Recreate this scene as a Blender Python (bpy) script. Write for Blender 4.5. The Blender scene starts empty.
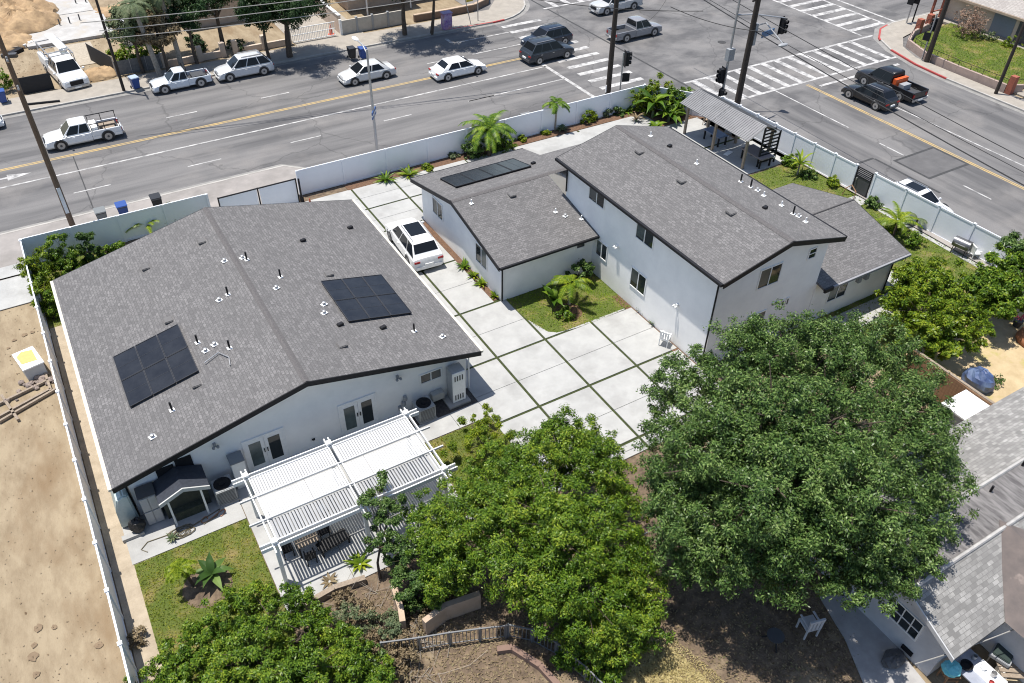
import bpy, bmesh, math, random
import numpy as np
from mathutils import Vector, Matrix

random.seed(7)
RNG = np.random.default_rng(11)
SC = bpy.context.scene
COL = SC.collection
R = math.radians
# ------------------------------------------------------------------ camera
FPX, PITCH, ROLL, YAW, CAMH = 815.28, R(40.39958), R(-1.06313), R(31.4321), 28.0

def _cam_axes():
    cp, sp = math.cos(PITCH), math.sin(PITCH)
    f = np.array([0, cp, -sp]); d = np.array([0, -sp, -cp]); r = np.array([1., 0, 0])
    c, s = math.cos(ROLL), math.sin(ROLL)
    r2 = c * r + s * d
    d2 = -s * r + c * d
    rz = np.array([[math.cos(YAW), -math.sin(YAW), 0], [math.sin(YAW), math.cos(YAW), 0], [0, 0, 1]])
    return np.array([r2, d2, f]) @ rz
AX = _cam_axes()

def G(u, v, z=0.0):
    """survey helper: the point of the place at height z seen at photo pixel (u, v)"""
    d = AX.T @ np.array([(u - 512) / FPX, (v - 341.5) / FPX, 1.0])
    t = (z - CAMH) / d[2]
    return Vector((d[0] * t, d[1] * t, z))

cam_d = bpy.data.cameras.new('camera')
cam = bpy.data.objects.new('camera', cam_d)
COL.objects.link(cam)
cam_d.sensor_width = 36.0
cam_d.lens = FPX * 36.0 / 1024.0
cam_d.clip_start = 0.5
cam_d.clip_end = 3000
m = Matrix.Identity(4)
for i in range(3):
    m[i][0] = AX[0][i]; m[i][1] = -AX[1][i]; m[i][2] = -AX[2][i]
m[2][3] = CAMH
cam.matrix_world = m
SC.camera = cam

# ------------------------------------------------------------------ light
SUNDIR = Vector((0.155, -0.17, -1.0)).normalized()
sd = bpy.data.lights.new('sun', 'SUN')
sd.energy = 5.0
sd.angle = R(0.53)
sd.color = (1.0, 0.955, 0.89)
sun = bpy.data.objects.new('sun', sd)
COL.objects.link(sun)
sun.rotation_euler = SUNDIR.to_track_quat('-Z', 'Y').to_euler()
sun.location = (0, 0, 60)
w = bpy.data.worlds.new('World')
SC.world = w
w.use_nodes = True
nt = w.node_tree
bg = nt.nodes['Background']
sky = nt.nodes.new('ShaderNodeTexSky')
sky.sky_type = 'NISHITA'
sky.sun_disc = False
sky.sun_elevation = math.asin(-SUNDIR.z)
sky.sun_rotation = math.atan2(-SUNDIR.x, -SUNDIR.y)
sky.altitude = 200
nt.links.new(sky.outputs[0], bg.inputs[0])
bg.inputs[1].default_value = 0.125
vs = SC.view_settings
vs.view_transform = 'Standard'
vs.look = 'None'
vs.exposure = 0.4
vs.gamma = 1.0
vs.use_curve_mapping = False
SC.cycles.max_bounces = 6
SC.cycles.transparent_max_bounces = 6
SC.cycles.use_denoising = True
SC.cycles.denoiser = 'OPENIMAGEDENOISE'
SC.cycles.denoising_input_passes = 'RGB_ALBEDO_NORMAL'
SC.cycles.denoising_prefilter = 'ACCURATE'
SC.cycles.pixel_filter_type = 'BLACKMAN_HARRIS'
SC.cycles.filter_width = 1.1

# ------------------------------------------------------------------ materials
MATS = {}
def _new(name):
    mt = bpy.data.materials.new(name)
    mt.use_nodes = True
    return mt, mt.node_tree.nodes, mt.node_tree.links, mt.node_tree.nodes['Principled BSDF']

def c4(c):
    if isinstance(c, (int, float)):
        c = (c, c, c)
    return (c[0], c[1], c[2], 1)

def mat(name, c1, c2=None, scale=2.0, rough=0.7, metal=0.0, bump=0.0, bscale=30, c3=None, s3=0.3, stretch=(1, 1, 1), spec=0.5, lo=0.35, hi=0.65, f3=(0.45, 0.7), detail=6, coat=0):
    """two colours mixed by noise, an optional third in larger patches, an optional bump"""
    if name in MATS:
        return MATS[name]
    mt, N, L, b = _new(name)
    b.inputs['Roughness'].default_value = rough
    b.inputs['Metallic'].default_value = metal
    b.inputs['Specular IOR Level'].default_value = spec
    if coat:
        b.inputs['Coat Weight'].default_value = coat
        b.inputs['Coat Roughness'].default_value = 0.05
    tc = N.new('ShaderNodeTexCoord')
    mp = N.new('ShaderNodeMapping')
    mp.inputs['Scale'].default_value = stretch
    L.new(tc.outputs['Object'], mp.inputs[0])
    if c2 is None:
        c2 = tuple(x * 0.86 for x in (c1 if not isinstance(c1, (int, float)) else (c1,) * 3))
    def noise(s, dt):
        n = N.new('ShaderNodeTexNoise')
        n.inputs['Scale'].default_value = s
        n.inputs['Detail'].default_value = dt
        n.inputs['Roughness'].default_value = 0.65
        L.new(mp.outputs[0], n.inputs['Vector'])
        return n
    def ramp(src, a, z):
        r = N.new('ShaderNodeMapRange')
        r.inputs['From Min'].default_value = a
        r.inputs['From Max'].default_value = z
        L.new(src, r.inputs['Value'])
        return r.outputs[0]
    def mix(fac, a, bb):
        x = N.new('ShaderNodeMix')
        x.data_type = 'RGBA'
        L.new(fac, x.inputs[0])
        for sock, v in ((x.inputs[6], a), (x.inputs[7], bb)):
            if isinstance(v, bpy.types.NodeSocket):
                L.new(v, sock)
            else:
                sock.default_value = c4(v)
        return x.outputs[2]
    out = mix(ramp(noise(scale, detail).outputs[0], lo, hi), c1, c2)
    if c3 is not None:
        out = mix(ramp(noise(s3, 4).outputs[0], f3[0], f3[1]), out, c3)
    L.new(out, b.inputs['Base Color'])
    if bump:
        bn = N.new('ShaderNodeBump')
        bn.inputs['Strength'].default_value = bump
        bn.inputs['Distance'].default_value = 0.05
        L.new(noise(bscale, 4).outputs[0], bn.inputs['Height'])
        L.new(bn.outputs[0], b.inputs['Normal'])
    MATS[name] = mt
    return mt

def flat(name, c, rough=0.5, metal=0.0, coat=0):
    return mat(name, c, tuple(x * 0.9 for x in c4(c)[:3]), 6, rough, metal, coat=coat)

def brickmat(name, cols, row, width, axis='x', rough=0.9, mortar=0.02, spots=0.5, offset=0.5, morcol=None, nscale=9):
    """shingle courses: axis is the world axis the courses run along; height runs over the other two"""
    if name in MATS:
        return MATS[name]
    mt, N, L, b = _new(name)
    b.inputs['Roughness'].default_value = rough
    b.inputs['Specular IOR Level'].default_value = 0.25
    tc = N.new('ShaderNodeTexCoord')
    sp = N.new('ShaderNodeSeparateXYZ')
    L.new(tc.outputs['Object'], sp.inputs[0])
    cb = N.new('ShaderNodeCombineXYZ')
    if axis == 'x':
        L.new(sp.outputs[0], cb.inputs[0]); L.new(sp.outputs[1], cb.inputs[1])
    else:
        L.new(sp.outputs[1], cb.inputs[0]); L.new(sp.outputs[0], cb.inputs[1])
    br = N.new('ShaderNodeTexBrick')
    br.inputs['Scale'].default_value = 1.0
    br.inputs['Brick Width'].default_value = width
    br.inputs['Row Height'].default_value = row
    br.inputs['Mortar Size'].default_value = mortar
    br.inputs['Mortar Smooth'].default_value = 0.3
    br.inputs['Bias'].default_value = 0.0
    br.offset = offset
    br.inputs['Color1'].default_value = c4(cols[0])
    br.inputs['Color2'].default_value = c4(cols[1])
    br.inputs['Mortar'].default_value = c4(morcol if morcol else tuple(x * 0.45 for x in cols[1]))
    L.new(cb.outputs[0], br.inputs['Vector'])
    n = N.new('ShaderNodeTexNoise')
    n.inputs['Scale'].default_value = nscale
    n.inputs['Detail'].default_value = 5
    n.inputs['Roughness'].default_value = 0.7
    L.new(tc.outputs['Object'], n.inputs['Vector'])
    r = N.new('ShaderNodeMapRange')
    r.inputs['From Min'].default_value = 0.38; r.inputs['From Max'].default_value = 0.62
    r.inputs['To Max'].default_value = spots
    L.new(n.outputs[0], r.inputs['Value'])
    x = N.new('ShaderNodeMix'); x.data_type = 'RGBA'
    L.new(r.outputs[0], x.inputs[0]); L.new(br.outputs['Color'], x.inputs[6])
    x.inputs[7].default_value = c4(cols[2])
    n2 = N.new('ShaderNodeTexNoise')
    n2.inputs['Scale'].default_value = 0.45
    n2.inputs['Detail'].default_value = 3
    L.new(tc.outputs['Object'], n2.inputs['Vector'])
    r2 = N.new('ShaderNodeMapRange')
    r2.inputs['From Min'].default_value = 0.4; r2.inputs['From Max'].default_value = 0.7
    r2.inputs['To Max'].default_value = 0.35
    L.new(n2.outputs[0], r2.inputs['Value'])
    y = N.new('ShaderNodeMix'); y.data_type = 'RGBA'
    L.new(r2.outputs[0], y.inputs[0]); L.new(x.outputs[2], y.inputs[6])
    y.inputs[7].default_value = c4(tuple(k * 0.8 for k in cols[0]))
    L.new(y.outputs[2], b.inputs['Base Color'])
    bn = N.new('ShaderNodeBump')
    bn.inputs['Strength'].default_value = 0.5
    bn.inputs['Distance'].default_value = 0.02
    L.new(br.outputs['Color'], bn.inputs['Height'])
    L.new(bn.outputs[0], b.inputs['Normal'])
    MATS[name] = mt
    return mt

def leafmat(name, cols, trans=0.25, rough=0.5, cl=0.5):
    """each leaf its own green, with slow drifts of hue through the crown"""
    if name in MATS:
        return MATS[name]
    mt, N, L, b = _new(name)
    b.inputs['Roughness'].default_value = rough
    b.inputs['Specular IOR Level'].default_value = 0.2
    g = N.new('ShaderNodeNewGeometry')
    cr = N.new('ShaderNodeValToRGB')
    els = cr.color_ramp.elements
    els[0].position = 0.0; els[0].color = c4(cols[0])
    els[1].position = 1.0; els[1].color = c4(cols[-1])
    for i, c in enumerate(cols[1:-1]):
        e = els.new((i + 1) / (len(cols) - 1)); e.color = c4(c)
    tc = N.new('ShaderNodeTexCoord')
    n = N.new('ShaderNodeTexNoise')
    n.inputs['Scale'].default_value = 0.7
    n.inputs['Detail'].default_value = 3
    L.new(tc.outputs['Object'], n.inputs['Vector'])
    r = N.new('ShaderNodeMapRange')
    r.inputs['From Min'].default_value = 0.3; r.inputs['From Max'].default_value = 0.7
    L.new(n.outputs[0], r.inputs['Value'])
    mx = N.new('ShaderNodeMix'); mx.data_type = 'FLOAT'
    mx.inputs[0].default_value = cl
    L.new(g.outputs['Random Per Island'], mx.inputs[2]); L.new(r.outputs[0], mx.inputs[3])
    L.new(mx.outputs[0], cr.inputs[0])
    L.new(cr.outputs[0], b.inputs['Base Color'])
    t = N.new('ShaderNodeBsdfTranslucent')
    L.new(cr.outputs[0], t.inputs['Color'])
    ms = N.new('ShaderNodeMixShader')
    ms.inputs[0].default_value = trans
    L.new(b.outputs[0], ms.inputs[1]); L.new(t.outputs[0], ms.inputs[2])
    L.new(ms.outputs[0], N['Material Output'].inputs[0])
    MATS[name] = mt
    return mt

def roadmat(name, stretch):
    mt, N, L, b = _new(name)
    b.inputs['Roughness'].default_value = 0.85
    b.inputs['Specular IOR Level'].default_value = 0.3
    tc = N.new('ShaderNodeTexCoord')
    def noise(s, st, dt=5):
        mp = N.new('ShaderNodeMapping'); mp.inputs['Scale'].default_value = st
        L.new(tc.outputs['Object'], mp.inputs[0])
        n = N.new('ShaderNodeTexNoise'); n.inputs['Scale'].default_value = s; n.inputs['Detail'].default_value = dt
        n.inputs['Roughness'].default_value = 0.6
        L.new(mp.outputs[0], n.inputs['Vector'])
        return n.outputs[0]
    def ramp(src, a, z, to=1.0):
        r = N.new('ShaderNodeMapRange'); r.inputs['From Min'].default_value = a; r.inputs['From Max'].default_value = z
        r.inputs['To Max'].default_value = to
        L.new(src, r.inputs['Value']); return r.outputs[0]
    def mix(f, a, c):
        x = N.new('ShaderNodeMix'); x.data_type = 'RGBA'; L.new(f, x.inputs[0])
        if isinstance(a, bpy.types.NodeSocket): L.new(a, x.inputs[6])
        else: x.inputs[6].default_value = c4(a)
        x.inputs[7].default_value = c4(c); return x.outputs[2]
    o = mix(ramp(noise(0.55, stretch, 9), 0.4, 0.62), (0.172, 0.166, 0.162), (0.09, 0.088, 0.089))
    o = mix(ramp(noise(0.16, (1, 1, 1)), 0.52, 0.72, 0.6), o, (0.25, 0.232, 0.215))
    o = mix(ramp(noise(14, (1, 1, 1), 3), 0.45, 0.75, 0.4), o, (0.085, 0.082, 0.082))
    v = N.new('ShaderNodeTexVoronoi'); v.feature = 'DISTANCE_TO_EDGE'; v.inputs['Scale'].default_value = 0.11
    v.inputs['Randomness'].default_value = 1.0
    wn = N.new('ShaderNodeTexNoise'); wn.inputs['Scale'].default_value = 0.8; wn.inputs['Detail'].default_value = 5
    L.new(tc.outputs['Object'], wn.inputs['Vector'])
    ad = N.new('ShaderNodeVectorMath'); ad.operation = 'MULTIPLY_ADD'
    ad.inputs[1].default_value = (1.6, 1.6, 0); L.new(wn.outputs['Color'], ad.inputs[0]); L.new(tc.outputs['Object'], ad.inputs[2])
    L.new(ad.outputs[0], v.inputs['Vector'])
    f = N.new('ShaderNodeMapRange'); f.inputs['From Min'].default_value = 0.0; f.inputs['From Max'].default_value = 0.008
    f.inputs['To Min'].default_value = 0.4; f.inputs['To Max'].default_value = 0.0
    L.new(v.outputs['Distance'], f.inputs['Value'])
    o = mix(f.outputs[0], o, (0.035, 0.034, 0.034))
    L.new(o, b.inputs['Base Color'])
    bn = N.new('ShaderNodeBump'); bn.inputs['Strength'].default_value = 0.2; bn.inputs['Distance'].default_value = 0.02
    L.new(noise(40, (1, 1, 1), 2), bn.inputs['Height']); L.new(bn.outputs[0], b.inputs['Normal'])
    MATS[name] = mt
    return mt

def glassmat(name, c, rough=0.06):
    if name in MATS:
        return MATS[name]
    mt, N, L, b = _new(name)
    b.inputs['Base Color'].default_value = c4(c)
    b.inputs['Roughness'].default_value = rough
    b.inputs['Specular IOR Level'].default_value = 0.5
    MATS[name] = mt
    return mt

ROOF_Y = brickmat('shingles_courses_y', ((0.135, 0.131, 0.13), (0.222, 0.214, 0.211), (0.085, 0.082, 0.082)), 0.14, 0.27, 'y', mortar=0.012, spots=0.75, nscale=13)
ROOF_X = brickmat('shingles_courses_x', ((0.135, 0.131, 0.13), (0.222, 0.214, 0.211), (0.085, 0.082, 0.082)), 0.14, 0.27, 'x', mortar=0.012, spots=0.75, nscale=13)
CAP = mat('ridge_shingles', (0.075, 0.07, 0.07), (0.12, 0.112, 0.11), 14, 0.9)
OLDROOF = brickmat('patched_pale_shingles', ((0.19, 0.185, 0.177), (0.37, 0.36, 0.342), (0.15, 0.145, 0.138)), 0.14, 0.31, 'x', spots=0.6, nscale=2.6, mortar=0.01)
BROWNROOF = mat('brown_rolled_roofing', (0.1, 0.085, 0.08), (0.14, 0.115, 0.105), 1.5, 0.9, c3=(0.22, 0.18, 0.16), s3=0.8, f3=(0.6, 0.68))
STREAK = mat('streaked_shingles', (0.2, 0.19, 0.185), (0.075, 0.07, 0.07), 2.2, 0.9, stretch=(3.0, 0.55, 1))
STUCCO = mat('pale_stucco', (0.86, 0.85, 0.82), (0.78, 0.772, 0.75), 0.9, 0.9, bump=0.04, bscale=60)
GREYSTUCCO = mat('grey_stucco', (0.5, 0.5, 0.51), (0.43, 0.43, 0.44), 1.4, 0.9, bump=0.15, bscale=40)
TRIM = mat('charcoal_trim', (0.013, 0.013, 0.015), (0.018, 0.018, 0.02), 6, 0.55, spec=0.2)
WHITE = flat('white_paint', (0.82, 0.82, 0.8), 0.45)
VINYL = mat('white_vinyl', (0.78, 0.8, 0.83), (0.74, 0.76, 0.79), 0.8, 0.4)
CONC = mat('pale_concrete', (0.385, 0.384, 0.37), (0.325, 0.324, 0.313), 1.1, 0.85, c3=(0.27, 0.267, 0.256), s3=0.5, f3=(0.5, 0.75), bump=0.15, bscale=20, detail=9)
WALK = mat('sidewalk_concrete', (0.33, 0.298, 0.252), (0.26, 0.235, 0.2), 1.2, 0.9, c3=(0.3, 0.27, 0.235), s3=0.5, f3=(0.5, 0.75))
KERB = mat('kerb_concrete', (0.4, 0.38, 0.35), (0.3, 0.285, 0.26), 1.5, 0.9)
SHADEWALK = mat('path_concrete', (0.36, 0.35, 0.34), (0.28, 0.27, 0.265), 1.5, 0.9)
DIRT = mat('tan_dirt', (0.29, 0.23, 0.15), (0.2, 0.15, 0.092), 1.4, 0.95, bump=1.0, bscale=7, stretch=(1, 0.4, 1), c3=(0.185, 0.128, 0.072), s3=0.3, f3=(0.53, 0.68), detail=14, lo=0.4, hi=0.66)
DIRT2 = mat('orange_dirt', (0.42, 0.29, 0.16), (0.26, 0.175, 0.1), 1.6, 0.95, bump=0.6, bscale=5, detail=10)
YARD = mat('dry_yard_soil', (0.19, 0.138, 0.09), (0.075, 0.053, 0.036), 2.6, 0.95, bump=1.0, bscale=9, c3=(0.26, 0.205, 0.13), s3=0.5, f3=(0.57, 0.72), detail=14)
MULCH = mat('brown_mulch', (0.17, 0.095, 0.055), (0.09, 0.05, 0.03), 9, 0.95, bump=0.8, bscale=22)
DARKMULCH = mat('dark_gravel', (0.05, 0.042, 0.038), (0.09, 0.08, 0.072), 12, 0.95, bump=0.8, bscale=25)
TURF = mat('lawn_soil', (0.1, 0.12, 0.02), (0.07, 0.1, 0.012), 1.6, 0.95, c3=(0.2, 0.16, 0.06), s3=0.7, f3=(0.5, 0.68), bump=0.7, bscale=20)
TURFLINE = mat('turf_joint', (0.05, 0.065, 0.016), (0.025, 0.034, 0.008), 5, 0.95, bump=0.6, bscale=30)
ROAD1 = roadmat('asphalt_long', (0.1, 1, 1))
ROAD2 = roadmat('asphalt_cross', (1, 0.1, 1))
ROADX = roadmat('asphalt_junction', (0.5, 0.7, 1))
TAR = mat('dark_asphalt_patch', (0.085, 0.082, 0.082), (0.115, 0.111, 0.11), 0.8, 0.85, bump=0.2)
SEAM = mat('tar_seam', (0.03, 0.03, 0.03), (0.05, 0.05, 0.05), 3, 0.8)
PWHITE = mat('worn_white_paint', (0.47, 0.46, 0.445), (0.2, 0.196, 0.192), 1.6, 0.8, lo=0.42, hi=0.62, detail=10)
PYEL = mat('worn_yellow_paint', (0.46, 0.32, 0.12), (0.3, 0.235, 0.14), 1.2, 0.8)
PRED = mat('red_kerb_paint', (0.4, 0.05, 0.045), (0.28, 0.05, 0.045), 3, 0.7)
DARKGLASS = glassmat('dark_window_glass', (0.018, 0.024, 0.026))
CARGLASS = glassmat('tinted_car_glass', (0.01, 0.012, 0.015), 0.05)
CARGLASS.node_tree.nodes['Principled BSDF'].inputs['Specular IOR Level'].default_value = 0.22
PANEL = mat('solar_cells', (0.012, 0.0125, 0.015), (0.022, 0.023, 0.026), 1.2, 0.2, spec=0.5)
METAL = flat('galvanised_metal', (0.42, 0.42, 0.42), 0.4, 0.6)
GREYM = flat('grey_enamel', (0.3, 0.31, 0.32), 0.5)
DGREY = flat('dark_grey_plastic', (0.06, 0.062, 0.067), 0.5)
BLACK = flat('black_rubber', (0.014, 0.014, 0.015), 0.6)
WOODD = mat('dark_pole_wood', (0.05, 0.037, 0.028), (0.03, 0.022, 0.017), 4, 0.9, stretch=(4, 4, 0.4))
WOODP = mat('weathered_pole_wood', (0.17, 0.115, 0.075), (0.1, 0.066, 0.043), 4, 0.9, stretch=(4, 4, 0.4))
WOOD = mat('brown_fence_wood', (0.28, 0.16, 0.085), (0.2, 0.11, 0.06), 3, 0.85, stretch=(0.4, 0.4, 6))
TIMBER = mat('grey_timber', (0.3, 0.24, 0.18), (0.2, 0.16, 0.12), 3, 0.85, stretch=(4, 4, 0.5))
BARK = mat('bark', (0.12, 0.09, 0.065), (0.065, 0.048, 0.035), 6, 0.95, bump=0.6, bscale=20)
PALEBARK = mat('pale_bark', (0.36, 0.32, 0.27), (0.2, 0.175, 0.145), 5, 0.95)
BEIGE = mat('beige_stucco', (0.55, 0.45, 0.36), (0.47, 0.38, 0.3), 1.2, 0.9)
TAN = mat('tan_block', (0.45, 0.34, 0.25), (0.37, 0.28, 0.2), 2, 0.9)
BRICK = mat('red_brick', (0.33, 0.1, 0.06), (0.24, 0.075, 0.045), 6, 0.9)
BLUE = flat('blue_plastic', (0.025, 0.07, 0.26), 0.45)
SLABW = mat('new_white_slab', (0.43, 0.42, 0.4), (0.33, 0.32, 0.305), 1.0, 0.9, c3=(0.4, 0.36, 0.3), s3=0.5, f3=(0.55, 0.72))

# ------------------------------------------------------------------ mesh helpers
W = {}
class MB:
    """collects shapes, then links them as one mesh object"""
    def __init__(s):
        s.v = []; s.f = []
    def add(s, vs, fs):
        o = len(s.v)
        s.v += [tuple(p) for p in vs]
        s.f += [tuple(i + o for i in f) for f in fs]
        return s
    def box(s, x0, y0, z0, x1, y1, z1):
        x0, x1 = min(x0, x1), max(x0, x1); y0, y1 = min(y0, y1), max(y0, y1); z0, z1 = min(z0, z1), max(z0, z1)
        return s.add([(x0, y0, z0), (x1, y0, z0), (x1, y1, z0), (x0, y1, z0), (x0, y0, z1), (x1, y0, z1), (x1, y1, z1), (x0, y1, z1)],
                     [(3, 2, 1, 0), (4, 5, 6, 7), (0, 1, 5, 4), (1, 2, 6, 5), (2, 3, 7, 6), (3, 0, 4, 7)])
    def obox(s, c, size, rz=0.0, rx=0.0, ry=0.0):
        M = Matrix.Translation(c) @ Matrix.Rotation(rz, 4, 'Z') @ Matrix.Rotation(ry, 4, 'Y') @ Matrix.Rotation(rx, 4, 'X')
        b = MB().box(-size[0] / 2, -size[1] / 2, -size[2] / 2, size[0] / 2, size[1] / 2, size[2] / 2)
        return s.add([M @ Vector(p) for p in b.v], b.f)
    def beam(s, a, b, wd, ht):
        a = Vector(a); b = Vector(b); d = b - a; L = d.length
        d.normalize()
        up = Vector((0, 0, 1)) if abs(d.z) < 0.95 else Vector((0, 1, 0))
        sx = d.cross(up).normalized(); uz = sx.cross(d)
        vs = []
        for p in (a, b):
            for i, j in ((-1, -1), (1, -1), (1, 1), (-1, 1)):
                vs.append(p + sx * i * wd / 2 + uz * j * ht / 2)
        return s.add(vs, [(0, 1, 2, 3), (7, 6, 5, 4), (0, 4, 5, 1), (1, 5, 6, 2), (2, 6, 7, 3), (3, 7, 4, 0)])
    def prism(s, poly, z0, z1):
        n = len(poly)
        ar = sum(poly[i][0] * poly[(i + 1) % n][1] - poly[(i + 1) % n][0] * poly[i][1] for i in range(n))
        if ar < 0:
            poly = poly[::-1]
        vs = [(p[0], p[1], z0) for p in poly] + [(p[0], p[1], z1) for p in poly]
        fs = [tuple(range(n - 1, -1, -1)), tuple(range(n, 2 * n))]
        fs += [(i, (i + 1) % n, n + (i + 1) % n, n + i) for i in range(n)]
        return s.add(vs, fs)
    def extr(s, prof, axis, a, b):
        """profile of (t, z) pairs pushed along axis 'x' or 'y' from a to b"""
        n = len(prof)
        if axis == 'y':
            vs = [(t, a, z) for t, z in prof] + [(t, b, z) for t, z in prof]
        else:
            vs = [(a, t, z) for t, z in prof] + [(b, t, z) for t, z in prof]
        return s.add(vs, [tuple(range(n)), tuple(range(2 * n - 1, n - 1, -1))] + [(i, n + i, n + (i + 1) % n, (i + 1) % n) for i in range(n)])
    def tube(s, pts, r, n=6, r2=None, cap=True):
        pts = [Vector(p) for p in pts]; o = len(s.v); k = len(pts)
        for i, p in enumerate(pts):
            d = (pts[min(i + 1, k - 1)] - pts[max(i - 1, 0)]).normalized()
            up = Vector((0, 0, 1)) if abs(d.z) < 0.9 else Vector((1, 0, 0))
            a = d.cross(up).normalized(); b = d.cross(a)
            rr = r if r2 is None else r + (r2 - r) * i / max(1, k - 1)
            for j in range(n):
                t = 2 * math.pi * j / n
                s.v.append(tuple(p + a * math.cos(t) * rr + b * math.sin(t) * rr))
        for i in range(k - 1):
            for j in range(n):
                s.f.append((o + i * n + j, o + i * n + (j + 1) % n, o + (i + 1) * n + (j + 1) % n, o + (i + 1) * n + j))
        if cap:
            s.f.append(tuple(o + j for j in range(n - 1, -1, -1)))
            s.f.append(tuple(o + (k - 1) * n + j for j in range(n)))
        return s
    def lathe(s, prof, c=(0, 0, 0), n=16):
        o = len(s.v); k = len(prof)
        for r, z in prof:
            for j in range(n):
                t = 2 * math.pi * j / n
                s.v.append((c[0] + r * math.cos(t), c[1] + r * math.sin(t), c[2] + z))
        for i in range(k - 1):
            for j in range(n):
                s.f.append((o + i * n + j, o + i * n + (j + 1) % n, o + (i + 1) * n + (j + 1) % n, o + (i + 1) * n + j))
        s.f.append(tuple(o + j for j in range(n - 1, -1, -1)))
        s.f.append(tuple(o + (k - 1) * n + j for j in range(n)))
        return s
    def blob(s, c, rad, n=10, m_=7, jit=0.0):
        o = len(s.v)
        for i in range(m_ + 1):
            ph = math.pi * i / m_
            for j in range(n):
                t = 2 * math.pi * j / n
                q = 1 + random.uniform(-jit, jit)
                s.v.append((c[0] + rad[0] * q * math.sin(ph) * math.cos(t), c[1] + rad[1] * q * math.sin(ph) * math.sin(t), c[2] + rad[2] * q * math.cos(ph)))
        for i in range(m_):
            for j in range(n):
                s.f.append((o + i * n + j, o + (i + 1) * n + j, o + (i + 1) * n + (j + 1) % n, o + i * n + (j + 1) % n))
        return s
    def build(s, name, m_, parent=None, local=False, bevel=0.0, smooth=False, segs=2):
        me = bpy.data.meshes.new(name)
        vs = s.v
        if parent is not None and not local and parent.name in W:
            inv = W[parent.name].inverted()
            vs = [tuple(inv @ Vector(p)) for p in vs]
        me.from_pydata(vs, [], s.f)
        me.update()
        me.materials.append(m_)
        if bevel:
            bm = bmesh.new(); bm.from_mesh(me)
            bmesh.ops.remove_doubles(bm, verts=bm.verts, dist=1e-4)
            ed = [e for e in bm.edges if e.is_manifold and e.calc_face_angle(0) > 0.5]
            bmesh.ops.bevel(bm, geom=ed, offset=bevel, segments=segs, affect='EDGES', clamp_overlap=True)
            bm.to_mesh(me); bm.free()
        if smooth or bevel:
            me.polygons.foreach_set('use_smooth', [True] * len(me.polygons))
            me.set_sharp_from_angle(angle=R(40))
        o = bpy.data.objects.new(name, me)
        COL.objects.link(o)
        if parent is not None:
            o.parent = parent
            if parent.name in W:
                W[o.name] = W[parent.name]
        return o

def tag(o, label=None, cat=None, group=None, kind=None):
    if label: o['label'] = label
    if cat: o['category'] = cat
    if group: o['group'] = group
    if kind: o['kind'] = kind
    return o

def thing(name, label, cat, loc=(0, 0, 0), rz=0.0, group=None):
    o = bpy.data.objects.new(name, None)
    COL.objects.link(o)
    o.empty_display_size = 0.3
    o.location = loc
    o.rotation_euler = (0, 0, rz)
    W[o.name] = Matrix.Translation(Vector(loc)) @ Matrix.Rotation(rz, 4, 'Z')
    return tag(o, label, cat, group)

def struct(name, mb, m_, **k):
    return tag(mb.build(name, m_, **k), kind='structure')

def copy_tree(o, loc=None, rz=None, label=None, parent=None):
    c = o.copy(); COL.objects.link(c)
    c.parent = parent
    if loc is not None: c.location = loc
    if rz is not None: c.rotation_euler = (0, 0, rz)
    if label: c['label'] = label
    for ch in o.children:
        copy_tree(ch, parent=c)
    return c

# ------------------------------------------------------------------ foliage
def leaf_mesh(name, pos, nrm, size, m_, parent=None, aspect=0.5, bend=0.0, tdir=None):
    """many small pointed leaves: pos (n,3), nrm (n,3) and size (n,)"""
    n = len(pos)
    if parent is not None and parent.name in W:
        inv = np.array(W[parent.name].inverted())
        pos = pos @ inv[:3, :3].T + inv[:3, 3]
    nrm = nrm / (np.linalg.norm(nrm, axis=1, keepdims=True) + 1e-9)
    t = RNG.normal(size=(n, 3))
    if tdir is not None:
        t = t * 0.45 + tdir
    t -= nrm * (t * nrm).sum(1, keepdims=True)
    t /= np.linalg.norm(t, axis=1, keepdims=True) + 1e-9
    b = np.cross(nrm, t)
    s = size[:, None]
    V = np.empty((n, 4, 3))
    V[:, 0] = pos - t * s * 0.5
    V[:, 1] = pos + b * s * 0.5 * aspect + nrm * s * 0.08
    V[:, 2] = pos + t * s * 0.5 - nrm * s * bend
    V[:, 3] = pos - b * s * 0.5 * aspect + nrm * s * 0.08
    me = bpy.data.meshes.new(name)
    me.vertices.add(n * 4); me.loops.add(n * 4); me.polygons.add(n)
    me.vertices.foreach_set('co', V.reshape(-1))
    me.loops.foreach_set('vertex_index', np.arange(n * 4, dtype=np.int32))
    me.polygons.foreach_set('loop_start', np.arange(0, n * 4, 4, dtype=np.int32))
    me.polygons.foreach_set('loop_total', np.full(n, 4, dtype=np.int32))
    me.update(calc_edges=True)
    me.materials.append(m_)
    o = bpy.data.objects.new(name, me)
    COL.objects.link(o)
    if parent is not None:
        o.parent = parent
    return o

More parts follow.
